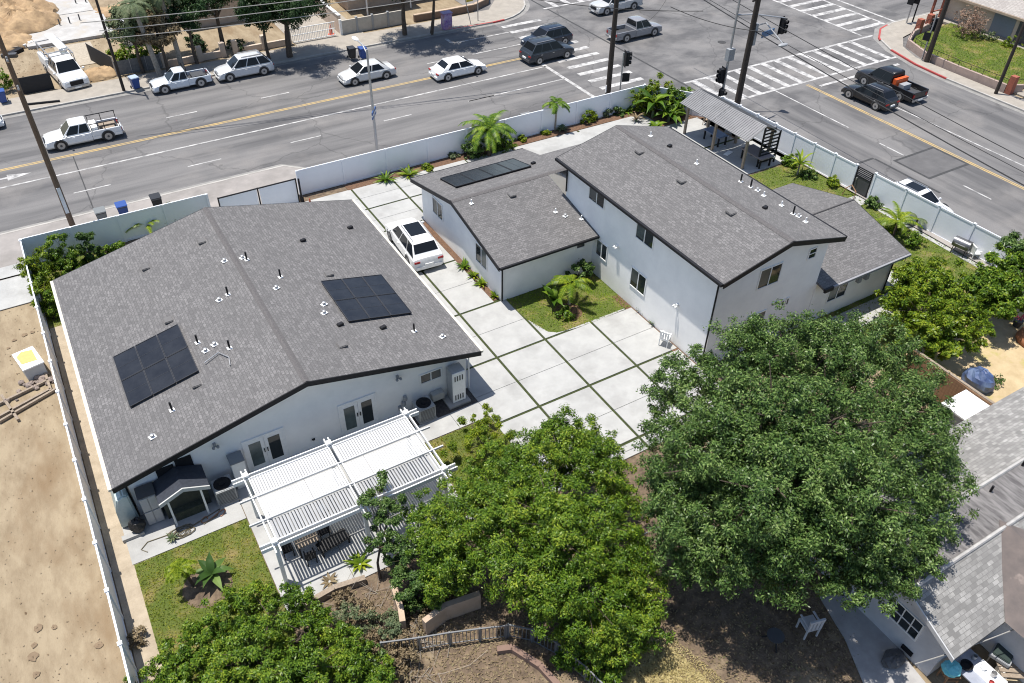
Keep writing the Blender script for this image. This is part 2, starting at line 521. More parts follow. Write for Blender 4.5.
def crown_points(clumps, n, sub=9, subr=(0.28, 0.5), shell=0.45, clip=None):
    """points on clusters of twigs scattered over big lobes; returns positions and outward normals"""
    cl = np.array([(c[0], c[1], c[2], c[3]) for c in clumps], float)
    fl = np.array([c[4] if len(c) > 4 else 0.8 for c in clumps], float)
    wts = cl[:, 3] ** 2; wts /= wts.sum()
    P = []; Nn = []
    # sub-clusters
    subs = []
    for (x, y, z, r), f in zip(cl, fl):
        k = max(5, int(sub * r * r * 2.2))
        d = RNG.normal(size=(k, 3)); d /= np.linalg.norm(d, axis=1, keepdims=True)
        rr = r * RNG.uniform(0.55, 1.0, size=(k, 1))
        q = d * rr; q[:, 2] *= f
        sr = RNG.uniform(subr[0], subr[1], size=k) * min(1.0, 0.45 + 0.25 * r)
        for i in range(k):
            subs.append((x + q[i, 0], y + q[i, 1], z + q[i, 2], sr[i], d[i, 0], d[i, 1], d[i, 2]))
    S = np.array(subs)
    w_ = S[:, 3] ** 2; w_ /= w_.sum()
    idx = RNG.choice(len(S), size=n, p=w_)
    d = RNG.normal(size=(n, 3)); d /= np.linalg.norm(d, axis=1, keepdims=True)
    rad = RNG.uniform(shell, 1.0, size=(n, 1)) ** 0.6 * S[idx, 3:4] * RNG.lognormal(0, 0.22, size=(n, 1))
    pos = S[idx, :3] + d * rad * np.array([1, 1, 0.75])
    nr = d * 0.35 + S[idx, 4:7] * 0.45 + RNG.normal(size=(n, 3)) * 0.55 + np.array([0, 0, 0.6])
    ok = pos[:, 2] > 0.05
    if clip is not None:
        ok &= clip(pos)
    return pos[ok], nr[ok], d[ok]

def tree(name, label, cat, base, clumps, n, leaf, m_, bark=BARK, trunk=0.16, group=None, clip=None, aspect=0.4, sub=9, subr=(0.28, 0.5), stems=1, limbs=9):
    t = thing(name, label, cat, base, 0, group)
    base = Vector(base)
    zc = sum(c[2] for c in clumps) / len(clumps)
    cx = sum(c[0] * c[3] for c in clumps) / sum(c[3] for c in clumps)
    cy = sum(c[1] * c[3] for c in clumps) / sum(c[3] for c in clumps)
    fork = Vector((base.x * 0.6 + cx * 0.4, base.y * 0.6 + cy * 0.4, base.z + (zc - base.z) * 0.55))
    tm = MB()
    for k in range(stems):
        off = Vector((random.uniform(-1, 1), random.uniform(-1, 1), 0)) * (0.35 if stems > 1 else 0)
        mid = (base + off + fork) / 2 + Vector((random.uniform(-.1, .1), random.uniform(-.1, .1), 0))
        tm.tube([base + off, mid, fork + off], trunk * 1.25, 8, trunk * 0.8)
    for c in sorted(clumps, key=lambda c: -c[3])[:limbs]:
        e = Vector((c[0], c[1], c[2] + c[3] * 0.2))
        mid = fork.lerp(e, 0.5) + Vector((0, 0, -0.12 * (e - fork).length))
        tm.tube([fork, mid, e], trunk * 0.6, 6, trunk * 0.14)
        for q in range(4):
            dr = Vector((random.gauss(0, 1), random.gauss(0, 1), random.gauss(0.1, 0.6))).normalized()
            tm.tube([mid.lerp(e, 0.3 + 0.2 * q), e + dr * c[3] * 0.75], trunk * 0.2, 4, trunk * 0.05)
    tm.build('trunk', bark, t, smooth=True)
    pos, nr, dd = crown_points(clumps, n, sub, subr, shell=.25, clip=clip)
    sz = RNG.uniform(0.6, 1.25, size=len(pos)) * leaf
    leaf_mesh('crown', pos, nr, sz, m_, t, aspect, 0.12, dd)
    return t

LEAF_DEEP = leafmat('deep_green_leaves', ((0.011, 0.028, 0.007), (0.042, 0.088, 0.02), (0.112, 0.186, 0.044), (0.26, 0.345, 0.115)), 0.2, 0.36, .3)
LEAF_LIME = leafmat('bright_green_leaves', ((0.016, 0.045, 0.006), (0.06, 0.125, 0.012), (0.145, 0.23, 0.02), (0.34, 0.39, 0.04)), 0.24, 0.38, .38)
LEAF_YEL = leafmat('yellow_green_leaves', ((0.025, 0.06, 0.005), (0.1, 0.17, 0.012), (0.25, 0.31, 0.022), (0.42, 0.43, 0.04)), 0.3, 0.4)
LEAF_GREY = leafmat('grey_green_leaves', ((0.05, 0.085, 0.04), (0.1, 0.14, 0.07), (0.17, 0.2, 0.1), (0.24, 0.25, 0.15)), 0.25, 0.5)
LEAF_DRY = leafmat('dry_brown_leaves', ((0.09, 0.06, 0.035), (0.17, 0.13, 0.075), (0.26, 0.2, 0.12), (0.12, 0.13, 0.05)), 0.15, 0.7)
LEAF_STREET = leafmat('street_tree_leaves', ((0.014, 0.032, 0.012), (0.026, 0.058, 0.018), (0.05, 0.09, 0.028)), 0.2, 0.45)
GRASSM = leafmat('grass_blades', ((0.06, 0.1, 0.006), (0.13, 0.18, 0.01), (0.23, 0.235, 0.022), (0.36, 0.28, 0.07)), 0.2, 0.5, 0.6)
GRASSG = leafmat('green_grass_blades', ((0.06, 0.125, 0.006), (0.12, 0.21, 0.01), (0.22, 0.29, 0.016), (0.36, 0.34, 0.05)), 0.2, 0.5, 0.55)

def inpoly(P, poly):
    x, y = P[:, 0], P[:, 1]
    r = np.zeros(len(P), bool)
    j = len(poly) - 1
    for i in range(len(poly)):
        xi, yi = poly[i][0], poly[i][1]; xj, yj = poly[j][0], poly[j][1]
        r ^= ((yi > y) != (yj > y)) & (x < (xj - xi) * (y - yi) / (yj - yi + 1e-12) + xi)
        j = i
    return r

def grass(name, poly, n, m_, z=0.03, size=0.11, holes=()):
    a = np.array([(p[0], p[1]) for p in poly])
    P = RNG.uniform(a.min(0), a.max(0), size=(n * 2, 2))
    ok = inpoly(P, poly)
    for h in holes:
        ok &= ((P - np.array(h[:2])) ** 2).sum(1) > h[2] ** 2
    P = P[ok][:n]
    pos = np.column_stack([P, np.full(len(P), z) + RNG.uniform(0, 0.05, len(P))])
    nr = RNG.normal(size=(len(P), 3)) * 0.8 + np.array([0, 0, 0.7])
    o = leaf_mesh(name, pos, nr, RNG.uniform(0.6, 1.4, len(P)) * size, m_, None, 0.3)
    return tag(o, kind='stuff')

def rosette(name, label, cat, base, n, length, m_, width=0.12, up=0.75, group=None, droop=0.5, trunk_h=0.0, trunk_r=0.08, bark=PALEBARK, crownshift=(0, 0), segs=6, split=0):
    """plant of long arching leaves from one crown: palms, yuccas, bananas"""
    t = thing(name, label, cat, base, 0, group)
    b = Vector(base)
    top = b + Vector((crownshift[0], crownshift[1], trunk_h))
    if trunk_h > 0.15:
        MB().tube([b, b.lerp(top, 0.5) + Vector((0.04, 0.02, 0)), top], trunk_r * 1.15, 8, trunk_r * 0.8).build('trunk', bark, t, smooth=True)
    mb = MB()
    for k in range(n):
        a = 2 * math.pi * k / n + random.uniform(-0.3, 0.3)
        e = up * random.uniform(0.45, 1.25)
        L = length * random.uniform(0.7, 1.15)
        h = Vector((math.cos(a), math.sin(a), 0)); sd_ = Vector((-math.sin(a), math.cos(a), 0))
        pts = []
        p = top.copy(); el = e
        for i in range(segs + 1):
            pts.append(p.copy())
            p = p + (h * math.cos(el) + Vector((0, 0, 1)) * math.sin(el)) * L / segs
            el -= droop * 2.0 / segs * random.uniform(0.7, 1.3)
        if split:
            for i in range(1, segs):
                d = pts[i + 1] - pts[i] if i < segs else pts[i] - pts[i - 1]
                for q in range(split):
                    f = q / split
                    o_ = pts[i] + d * f
                    ll = width * 2.2 * (1 - abs((i + f) / segs - 0.45) * 1.1)
                    for sgn in (-1, 1):
                        tip = o_ + sd_ * sgn * ll + d.normalized() * ll * 0.5 - Vector((0, 0, ll * 0.35))
                        wv_ = d.normalized() * 0.028
                        mb.add([o_ - wv_, o_ + wv_, tip], [(0, 1, 2)])
            mb.tube(pts, 0.018, 4, 0.006)
        else:
            o = len(mb.v)
            for i, q in enumerate(pts):
                s = i / segs
                wd = width * (0.35 + 1.1 * math.sin(math.pi * min(1, s * 0.9 + 0.1))) * (1 - s ** 3)
                mb.v += [tuple(q - sd_ * wd / 2 + Vector((0, 0, wd * 0.2))), tuple(q), tuple(q + sd_ * wd / 2 + Vector((0, 0, wd * 0.2)))]
            for i in range(segs):
                for j in (0, 1):
                    mb.f.append((o + 3 * i + j, o + 3 * i + j + 1, o + 3 * i + j + 4, o + 3 * i + j + 3))
    mb.build('fronds' if split else 'leaves', m_, t, smooth=True)
    return t

def bush(name, label, cat, base, r, n, leaf, m_, group=None, h=0.8, lobes=4, aspect=0.5):
    t = thing(name, label, cat, base, 0, group)
    cl = [(base[0], base[1], base[2] + r * h * 0.7, r * 0.8, h)]
    for k in range(lobes):
        a = random.uniform(0, 6.28)
        cl.append((base[0] + math.cos(a) * r * 0.5, base[1] + math.sin(a) * r * 0.5, base[2] + r * h * random.uniform(0.35, 0.9), r * random.uniform(0.4, 0.6), h))
    sm = MB()
    for k in range(5):
        a = random.uniform(0, 6.28)
        sm.tube([base, (base[0] + math.cos(a) * r * 0.5, base[1] + math.sin(a) * r * 0.5, base[2] + r * h)], 0.025, 4, 0.008)
    sm.build('stem', BARK, t)
    pos, nr, _ = crown_points(cl, n, 12, (0.16, 0.3))
    leaf_mesh('foliage', pos, nr, RNG.uniform(0.6, 1.25, size=len(pos)) * leaf, m_, t, aspect, 0.12)
    return t
# ================================================================== the setting
def quad(mb, x0, y0, x1, y1, z):
    return mb.add([(x0, y0, z), (x1, y0, z), (x1, y1, z), (x0, y1, z)], [(0, 1, 2, 3)])
def sheet(mb, poly, z):
    n = len(poly)
    ar = sum(poly[i][0] * poly[(i + 1) % n][1] - poly[(i + 1) % n][0] * poly[i][1] for i in range(n))
    if ar < 0: poly = poly[::-1]
    return mb.add([(p[0], p[1], z) for p in poly], [tuple(range(n))])
def arc(cx, cy, r, a0, a1, n=8):
    return [(cx + r * math.cos(R(a0 + (a1 - a0) * i / n)), cy + r * math.sin(R(a0 + (a1 - a0) * i / n))) for i in range(n + 1)]
def band(pts, wd):
    """strip of width wd to the left of a polyline"""
    out = []
    for i, p in enumerate(pts):
        a = Vector(pts[max(0, i - 1)]); b = Vector(pts[min(len(pts) - 1, i + 1)])
        d = (b - a).normalized()
        out.append((p[0] - d.y * wd, p[1] + d.x * wd))
    return out

struct('ground', quad(MB(), -400, -300, 500, 500, -0.03), DIRT)
struct('road', quad(MB(), -300, 49.5, 40, 72.5, 0), ROAD1)
struct('road', quad(MB(), 78, 50, 500, 72.5, 0), ROAD1)
struct('road', quad(MB(), 44, -300, 70, 42, 0), ROAD2)
struct('road', quad(MB(), 44, 80, 70, 500, 0), ROAD2)
struct('road', quad(MB(), 40, 42, 78, 80, 0), ROADX)

# kerb lines, drawn with the pavement on the left hand
SWc = [(-300, 52.35), (12.9, 52.35), (14.4, 50.85), (41.2, 50.85)] + arc(41.3, 45.45, 5.4, 90, 0)[1:] + [(46.35, 38), (46.3, -300)]
NWc = [(46.6, 400), (46.6, 77.5)] + arc(40.2, 76.6, 6.4, 0, -90)[1:] + [(20, 70.4), (-300, 70.4)]
SEc = [(67.7, -300), (67.7, 39.5), (68.0, 43), (68.9, 46.4), (70.4, 49.1), (72.5, 50.7), (75, 51.3), (500, 51.3)]
SWw = [(-300, 52.35), (40.5, 52.35)]
sw_in = [(45.6, -300), (45.2, 42.9), (41.0, 47.95), (-300, 47.95)]
nw_in = [(-300, 73.6), (36, 73.4), (41.5, 73.6), (43.6, 76), (44.2, 80), (44.2, 400)]
se_in = [(500, 49.2), (76, 48.8), (72.6, 48.0), (70.6, 46.4), (69.4, 44), (69.3, 35), (69.3, -300)]
for kl, inner in ((SWc, sw_in), (NWc, nw_in), (SEc, se_in)):
    sgn = -1 if kl is SWc else 1
    sgn = -1 if kl in (SWc, ) else (-1 if kl is SEc else -1)
    k2 = band(kl, 0.16 * sgn)
    mb = MB()
    for i in range(len(kl) - 1):
        mb.add([(kl[i][0], kl[i][1], 0), (kl[i + 1][0], kl[i + 1][1], 0), (kl[i][0], kl[i][1], 0.13), (kl[i + 1][0], kl[i + 1][1], 0.13),
                (k2[i][0], k2[i][1], 0.13), (k2[i + 1][0], k2[i + 1][1], 0.13)], [(0, 1, 3, 2), (2, 3, 5, 4)])
    struct('kerb', mb, KERB)
    struct('sidewalk', sheet(MB(), k2 + inner, 0.122), WALK if kl is not SWc else mat('grey_sidewalk', (0.3, 0.275, 0.255), (0.24, 0.222, 0.208), 1.0, 0.9, c3=(0.2, 0.185, 0.17), s3=0.4))
# gutters: pale concrete strip below the kerbs
for kl in (SWc, NWc, SEc):
    k2 = band(kl, 0.45)
    mb = MB()
    for i in range(len(kl) - 1):
        mb.add([(kl[i][0], kl[i][1], 0.003), (kl[i + 1][0], kl[i + 1][1], 0.003), (k2[i + 1][0], k2[i + 1][1], 0.003), (k2[i][0], k2[i][1], 0.003)], [(0, 1, 2, 3)])
    struct('gutter', mb, mat('gutter_concrete', (0.26, 0.25, 0.235), (0.18, 0.175, 0.165), 1.2, 0.9))
# red painted kerbs
for pts in (NWc[8:10] + [(35.8, 70.4)], SEc[1:4], [(70.0, 48.6), (70.4, 49.1), (72.5, 50.7), (74, 51.1)]):
    mb = MB()
    k2 = band(pts, -0.165); k0 = band(pts, 0.006)
    for i in range(len(pts) - 1):
        mb.add([(k0[i][0], k0[i][1], 0.01), (k0[i + 1][0], k0[i + 1][1], 0.01), (k0[i][0], k0[i][1], 0.136), (k0[i + 1][0], k0[i + 1][1], 0.136),
                (k2[i][0], k2[i][1], 0.136), (k2[i + 1][0], k2[i + 1][1], 0.136)], [(0, 1, 3, 2), (2, 3, 5, 4)])
    struct('kerb_paint', mb, PRED)

# markings
wl = MB(); Z = 0.006
quad(wl, -300, 58.58, 38.8, 58.74, Z)                       # edge of the turning lane
for k in range(-14, 4):
    x = 7.1 + 7.45 * k
    quad(wl, x, 55.53, x + 2.35, 55.65, Z); quad(wl, x + 0.5, 64.14, x + 2.85, 64.26, Z)
quad(wl, 29.4, 55.53, 38.8, 55.67, Z)
quad(wl, 34.6, 67.35, 40.2, 67.5, Z); quad(wl, 34.5, 64.14, 40.2, 64.28, Z)
quad(wl, 38.65, 51.3, 38.98, 61.1, Z)                        # stop line
quad(wl, 34.0, 67.5, 34.3, 68.8, Z)
for x, ys in ((52.85, ((44.9, 37.1), (34.1, 31.9), (26.9, 24.7), (19.5, 17.2), (12, 9.7))), (59.2, ((44.5, -100),)), (63.4, ((44.5, 38),))):
    for a, b in ys:
        quad(wl, x, b, x + 0.13, a, Z)
quad(wl, 57.0, 43.7, 67.0, 44.0, Z)
quad(wl, 75.6, 51.5, 75.9, 61, Z); quad(wl, 76, 58.6, 200, 58.75, Z); quad(wl, 76, 64.1, 200, 64.25, Z)
for i, (cx, cy) in enumerate(((-4.3, 59.95),)):              # turn arrow
    wl.add([(cx - 1.2, cy - .1, Z), (cx + .4, cy - .1, Z), (cx + .4, cy + .12, Z), (cx - 1.2, cy + .12, Z)], [(0, 1, 2, 3)])
    wl.add([(cx + .4, cy - .45, Z), (cx + 1.9, cy, Z), (cx + .4, cy + .45, Z)], [(0, 1, 2)])
    wl.add([(cx - 1.5, cy - 0.8, Z), (cx - .5, cy - .75, Z), (cx - .5, cy + .2, Z), (cx - 1.5, cy + .2, Z)], [(0, 1, 2, 3)])
struct('lane_markings', wl, PWHITE)
yl = MB()
for y in (61.12, 61.32):
    quad(yl, -300, y, 38.8, y + 0.13, Z); quad(yl, 76, y, 300, y + 0.13, Z)
for x in (56.06, 56.26):
    quad(yl, x, -300, x + 0.13, 44.6, Z)
struct('centre_line', yl, PYEL)
for nm in (1, 2, 3, 4):
    cw = MB()
    if nm == 1:
        for k in range(11): quad(cw, 40.3, 52.2 + 1.64 * k, 44.7, 52.75 + 1.64 * k, Z)
    elif nm == 2:
        quad(cw, 46.9, 44.98, 68.2, 45.24, Z); quad(cw, 47.2, 49.8, 70.6, 50.06, Z)
        for k in range(13): quad(cw, 47.9 + 1.6 * k, 45.24, 48.45 + 1.6 * k, 49.8, Z)
    elif nm == 3:
        quad(cw, 69.5, 50.4, 69.76, 72, Z); quad(cw, 74.2, 51.6, 74.46, 72, Z)
        for k in range(13): quad(cw, 69.76, 51.6 + 1.6 * k, 74.2, 52.15 + 1.6 * k, Z)
    else:
        quad(cw, 46.7, 71.3, 69, 71.56, Z); quad(cw, 46.8, 76, 69, 76.26, Z)
        for k in range(13): quad(cw, 48 + 1.6 * k, 71.56, 48.55 + 1.6 * k, 76, Z)
    struct('crosswalk', cw, PWHITE)
mb = MB(); quad(mb, 46.92, 46.5, 47.12, 120, 0.004)
struct('pavement_seam', mb, SEAM)
mb = MB(); quad(mb, 51.7, 28.75, 55.85, 31.6, 0.004)
struct('asphalt_patch', mb, TAR)
mb = MB()
for a in ((51.55, 28.6, 51.75, 31.75), (55.8, 28.6, 56.0, 31.75), (51.75, 31.55, 55.8, 31.75), (51.75, 28.6, 55.8, 28.8)): quad(mb, *a, 0.007)
for a in ((48.2, 32.6, 50.6, 32.8), (50.5, 27.0, 50.7, 32.6), (-1.2, 52.6, -1.1, 61), (0.4, 53, 0.48, 61)): quad(mb, *a, 0.004)
struct('tar_seam', mb, SEAM)
mb = MB().lathe([(0.4, 0.003), (0.4, 0.012), (0.36, 0.014)], (56.5, 55.6, 0), 20)
struct('manhole_cover', mb, flat('cast_iron', (0.07, 0.065, 0.06), 0.6, 0.5))

# ---- the lot
LZ = 0.03
mb = MB(); sheet(mb, [(-3.8, 17), (11.0, 17), (11.0, 20), (46, 20), (45.4, 43), (41.2, 47.9), (-3.8, 47.9)], 0.0)
struct('lot_ground', mb, YARD)
mb = MB(); quad(mb, 13.35, 18.4, 24.55, 47.0, 0.012)
struct('driveway_turf_joint', mb, TURFLINE)
xs = [(13.4, 15.73), (15.87, 18.68), (18.82, 21.63), (21.77, 24.4)]
ysl = [(18.4, 19.1), (19.25, 23.13), (23.27, 27.23), (27.37, 31.35), (31.49, 36.1), (36.24, 41.05), (41.2, 44.03), (44.17, 46.95)]
dv = MB()
lawn_edge = [G(505, 300), G(520, 313.4), G(533, 325), G(545, 332), G(556, 333.5), G(575, 329), G(594, 322.7), G(630.5, 307.5)]
for ci, (xa, xb) in enumerate(xs):
    for (ya, yb) in ysl:
        if ci >= 2 and ya > 27.3 and ya < 41.2: continue
        if ci == 1 and 31.4 < ya < 41: xbb = 18.0
        else: xbb = xb
        ym = (ya + yb) / 2
        if ci >= 2 and 27 < ya < 28: continue
        dv.box(xa, ya, 0, xbb, ym - 0.012, 0.05); dv.box(xa, ym + 0.012, 0, xbb, yb, 0.05)
# slabs that end on the curved edge of the lawn
def clip_poly(poly, xa, xb):
    return [p for p in poly]
c3 = [(18.85, 27.4), (21.6, 27.4)] + [(p.x, p.y) for p in reversed(lawn_edge) if 18.85 < p.x < 21.6] + [(18.85, G(520, 313.4).y)]
edge_y = lambda x: np.interp(x, [p.x for p in sorted(lawn_edge, key=lambda p: p.x)], [p.y for p in sorted(lawn_edge, key=lambda p: p.x)])
dv.prism([(18.82, 27.37)] + [(21.63, 27.37)] + [(x, float(edge_y(x))) for x in np.linspace(21.63, 18.82, 8)], 0, 0.05)
dv.prism([(21.77, 27.37), (24.0, 27.37)] + [(x, float(edge_y(x))) for x in np.linspace(24.0, 21.77, 5)], 0, 0.05)
struct('driveway', dv, CONC)
lawn_c = [(p.x, p.y) for p in lawn_edge] + [(24.45, float(edge_y(24.3))), (24.45, 31.3), (19.0, 31.3)]
mb = MB(); sheet(mb, lawn_c, 0.022); struct('lawn', mb, TURF)
grass('lawn_grass', lawn_c, 5200, GRASSG, 0.03, 0.09)
# front walk along the street fence, pergola court
wk = MB()
for xa, xb in ((18.85, 24.3), (24.5, 28.2), (28.4, 34.0), (34.2, 39.8)):
    wk.box(xa, 42.3 if xa > 24 else 42.0, 0, xb, 46.85 if xa > 24.4 else 41.2, 0.046)
for xa, xb in ((33, 38.7), (38.9, 44.7)):
    for ya, yb in ((35.4, 39.8), (40.0, 44.2)):
        wk.box(xa, ya, 0, xb if yb < 43 else min(xb, 43.7), yb, 0.046)
wk.box(33, 44.4, 0, 40.3, 46.6, 0.044)
struct('path', wk, CONC)
mb = MB()
for a in ((24.3, 42, 24.5, 46.8), (28.2, 42, 28.4, 46.8), (34.0, 42, 34.2, 46.8), (38.7, 35.4, 38.9, 44.3), (33, 39.8, 44.6, 40.0)): quad(mb, *a, 0.03)
struct('turf_joint', mb, TURFLINE)
bed = MB(); quad(bed, 18.02, 31.6, 18.42, 41.1, 0.03); quad(bed, 24.05, 18, 24.48, 28.6, 0.03)
quad(bed, 15.6, 46.95, 41.2, 47.85, 0.03); sheet(bed, [(37.5, 46.7), (40.3, 43.9), (44.4, 43.9), (41.2, 47.8), (37.5, 47.8)], 0.034)
struct('planting_bed', bed, MULCH)
# rear of the single-storey house
pv = MB()
pv.box(-2.95, 23.75, 0, 1.62, 26.1, 0.05); pv.box(-3.05, 25.0, 0, -2.2, 25.25, 0.2)
for xa, xb in ((1.65, 4.4), (4.42, 7.2), (7.22, 9.9)):
    pv.box(xa, 18.6, 0, xb, 22.0, 0.05); pv.box(xa, 22.02, 0, xb, 26.1, 0.05)
pv.box(9.92, 23.85, 0, 11.8, 24.95, 0.05); pv.box(11.82, 23.85, 0, 13.38, 24.95, 0.05)
struct('patio', pv, CONC)
mb = MB(); quad(mb, 9.92, 24.95, 13.6, 26.1, 0.03); struct('gravel', mb, DARKMULCH)
lawn_sw = [(-2.9, 16.2), (1.62, 16.2), (1.62, 23.73), (-2.9, 23.73)]
mb = MB(); sheet(mb, lawn_sw, 0.02); struct('lawn', mb, TURF)
grass('lawn_grass', lawn_sw, 9000, GRASSM, 0.03, 0.085, holes=((-0.7, 21.35, 0.85),))
mb = MB().lathe([(0.95, 0.02), (0.8, 0.05), (0.1, 0.07)], (-0.65, 21.3, 0), 18); struct('planting_bed', mb, YARD)
lawn_e = [(10.0, 19.0), (13.6, 19.0), (13.35, 23.8), (9.95, 23.8)]
mb = MB(); sheet(mb, lawn_e, 0.02); struct('lawn', mb, TURF)
grass('lawn_grass', lawn_e, 4500, GRASSM, 0.03, 0.1)
lawn_nw = [(-3.7, 41.2), (6.6, 41.2), (6.6, 47.2), (-3.7, 47.8)]
mb = MB(); sheet(mb, lawn_nw, 0.02); struct('lawn', mb, TURF)
grass('lawn_grass', lawn_nw, 7000, GRASSG, 0.03, 0.1)
mb = MB(); quad(mb, -3.7, 12, -2.1, 41.2, 0.016); struct('path', mb, mat('side_yard_soil', (0.4, 0.335, 0.25), (0.31, 0.255, 0.185), 1.8, 0.95, bump=0.5, bscale=10))
mb = MB(); mb.box(6.7, 41.0, 0, 15.6, 47.0, 0.045); struct('driveway', mb, CONC)
# lawn behind the fence of the cross street
lawn_ea = [(32.6, 17.2), (45.9, 17.2), (45.3, 35.2), (32.6, 35.2)]
mb = MB(); sheet(mb, lawn_ea, 0.02); struct('lawn', mb, TURF)
grass('lawn_grass', lawn_ea, 22000, GRASSG, 0.03, 0.12)
mb = MB(); mb.box(44.9, 15, 0, 45.5, 28.6, 0.05); mb.box(41.5, 28.5, 0, 45.4, 29.6, 0.05); mb.box(38.6, 21.0, 0, 40.2, 22.6, 0.05); mb.box(33, 19.6, 0, 38.5, 21.0, 0.05)
struct('path', mb, CONC)
# bottom of the picture: rear yards
mb = MB(); sheet(mb, [(-3.6, -20), (20.2, -20), (20.2, 20), (11, 20), (10, 18.55), (-3.6, 16.2)], -0.01); struct('yard_soil', mb, YARD)
mb = MB(); sheet(mb, [G(585, 705), G(612, 655), G(635, 632), G(662, 640), G(700, 672), G(735, 710)], 0.004)
struct('dry_grass', mb, mat('dry_lawn', (0.44, 0.36, 0.18), (0.3, 0.26, 0.11), 2.5, 0.95, bump=0.7, bscale=14))
grass('dry_grass_tufts', [G(575, 710), G(600, 660), G(633, 625), G(670, 636), G(715, 672), G(750, 712)], 9000, leafmat('dry_grass_blades', ((0.28, 0.23, 0.08), (0.42, 0.34, 0.15), (0.5, 0.42, 0.22), (0.2, 0.2, 0.06)), 0.2, 0.6), 0.02, 0.09)
mb = MB(); mb.prism([G(815, 590), G(858, 600), G(925, 683), G(935, 700), G(870, 700), G(845, 640)], 0, 0.04); struct('path', mb, SHADEWALK)
mb = MB(); sheet(mb, [(33.3, -10), (60, -10), (45.9, 17.1), (33.3, 17.1)], 0.004); struct('dry_grass', mb, mat('pale_dry_ground', (0.47, 0.37, 0.22), (0.36, 0.27, 0.15), 1.0, 0.95, bump=0.5, bscale=8, c3=(0.36, 0.33, 0.1), s3=0.5, f3=(0.55, 0.7), detail=9))
# far side of the long street
mb = MB(); sheet(mb, [(-60, 73.6), (7.0, 73.6), (7.5, 84), (-60, 84)], 0.0); struct('dirt_lot', mb, DIRT)
from mathutils import noise as mnoise
dm = MB()
for (u, v, r, h) in ((18, 28, 4.0, 1.6), (6, 45, 2.5, 0.9), (100, 75, 1.7, 0.7), (10, 18, 4.5, 1.8), (110, 12, 2.0, 0.5)):
    p = G(u, v); dm.blob((p.x, p.y, -0.1), (r, r * 0.8, h), 44, 26, 0.035)
dm.v = [(x, y, z * (1 + 0.55 * mnoise.noise(Vector((x * .9, y * .9, 0))) + 0.25 * mnoise.noise(Vector((x * 2.4, y * 2.4, 3))))) for x, y, z in dm.v]
struct('dirt_mound', dm, DIRT2, smooth=True)
mb = MB(); mb.box(0.2, 84.2, 0, 7.6, 91.5, 0.25); mb.box(-2.4, 91.6, 0, 7.0, 110, 0.26); struct('foundation_slab', mb, SLABW)
mb = MB(); mb.box(2.2, 78.0, 0, 5.3, 83.6, 0.05); struct('paving', mb, mat('decomposed_paving', (0.4, 0.35, 0.28), (0.3, 0.26, 0.2), 6, 0.95))
mb = MB(); quad(mb, 7.6, 75.6, 23, 100, 0.004); struct('yard_soil', mb, DIRT)
mb = MB(); quad(mb, 21.4, 73.6, 28, 84, 0.02); struct('driveway', mb, WALK)
mb = MB(); quad(mb, -40, 47.2, -3.95, 48.4, 0.125); mb.box(-40, 44.2, 0, -3.95, 47.2, 0.04); struct('path', mb, CONC)

# ================================================================== houses
def roof_y(parent, x0, xr, x1, ze, zr, y0, y1, m_, th=0.13, ze1=None, name='roof'):
    ze1 = ze if ze1 is None else ze1
    mb = MB()
    mb.extr([(x0, ze), (x0, ze - th), (xr, zr - th), (xr, zr)], 'y', y0, y1)
    mb.extr([(xr, zr), (xr, zr - th), (x1, ze1 - th), (x1, ze1)], 'y', y0, y1)
    return mb.build(name, m_, parent)
def roof_x(parent, y0, yr, y1, ze, zr, x0, x1, m_, th=0.13, name='roof'):
    mb = MB()
    mb.extr([(y0, ze), (y0, ze - th), (yr, zr - th), (yr, zr)], 'x', x0, x1)
    mb.extr([(yr, zr), (yr, zr - th), (y1, ze - th), (y1, ze)], 'x', x0, x1)
    return mb.build(name, m_, parent)
def rake(parent, axis, a0, ar, a1, ze, zr, at, m_, h=0.24, t=0.045, name='fascia'):
    mb = MB()
    for p, q in (((a0, ze), (ar, zr)), ((ar, zr), (a1, ze))):
        mb.extr([(p[0], p[1] - 0.004), (p[0], p[1] - h), (q[0], q[1] - h), (q[0], q[1] - 0.004)], axis, at, at + t)
    return mb.build(name, m_, parent)
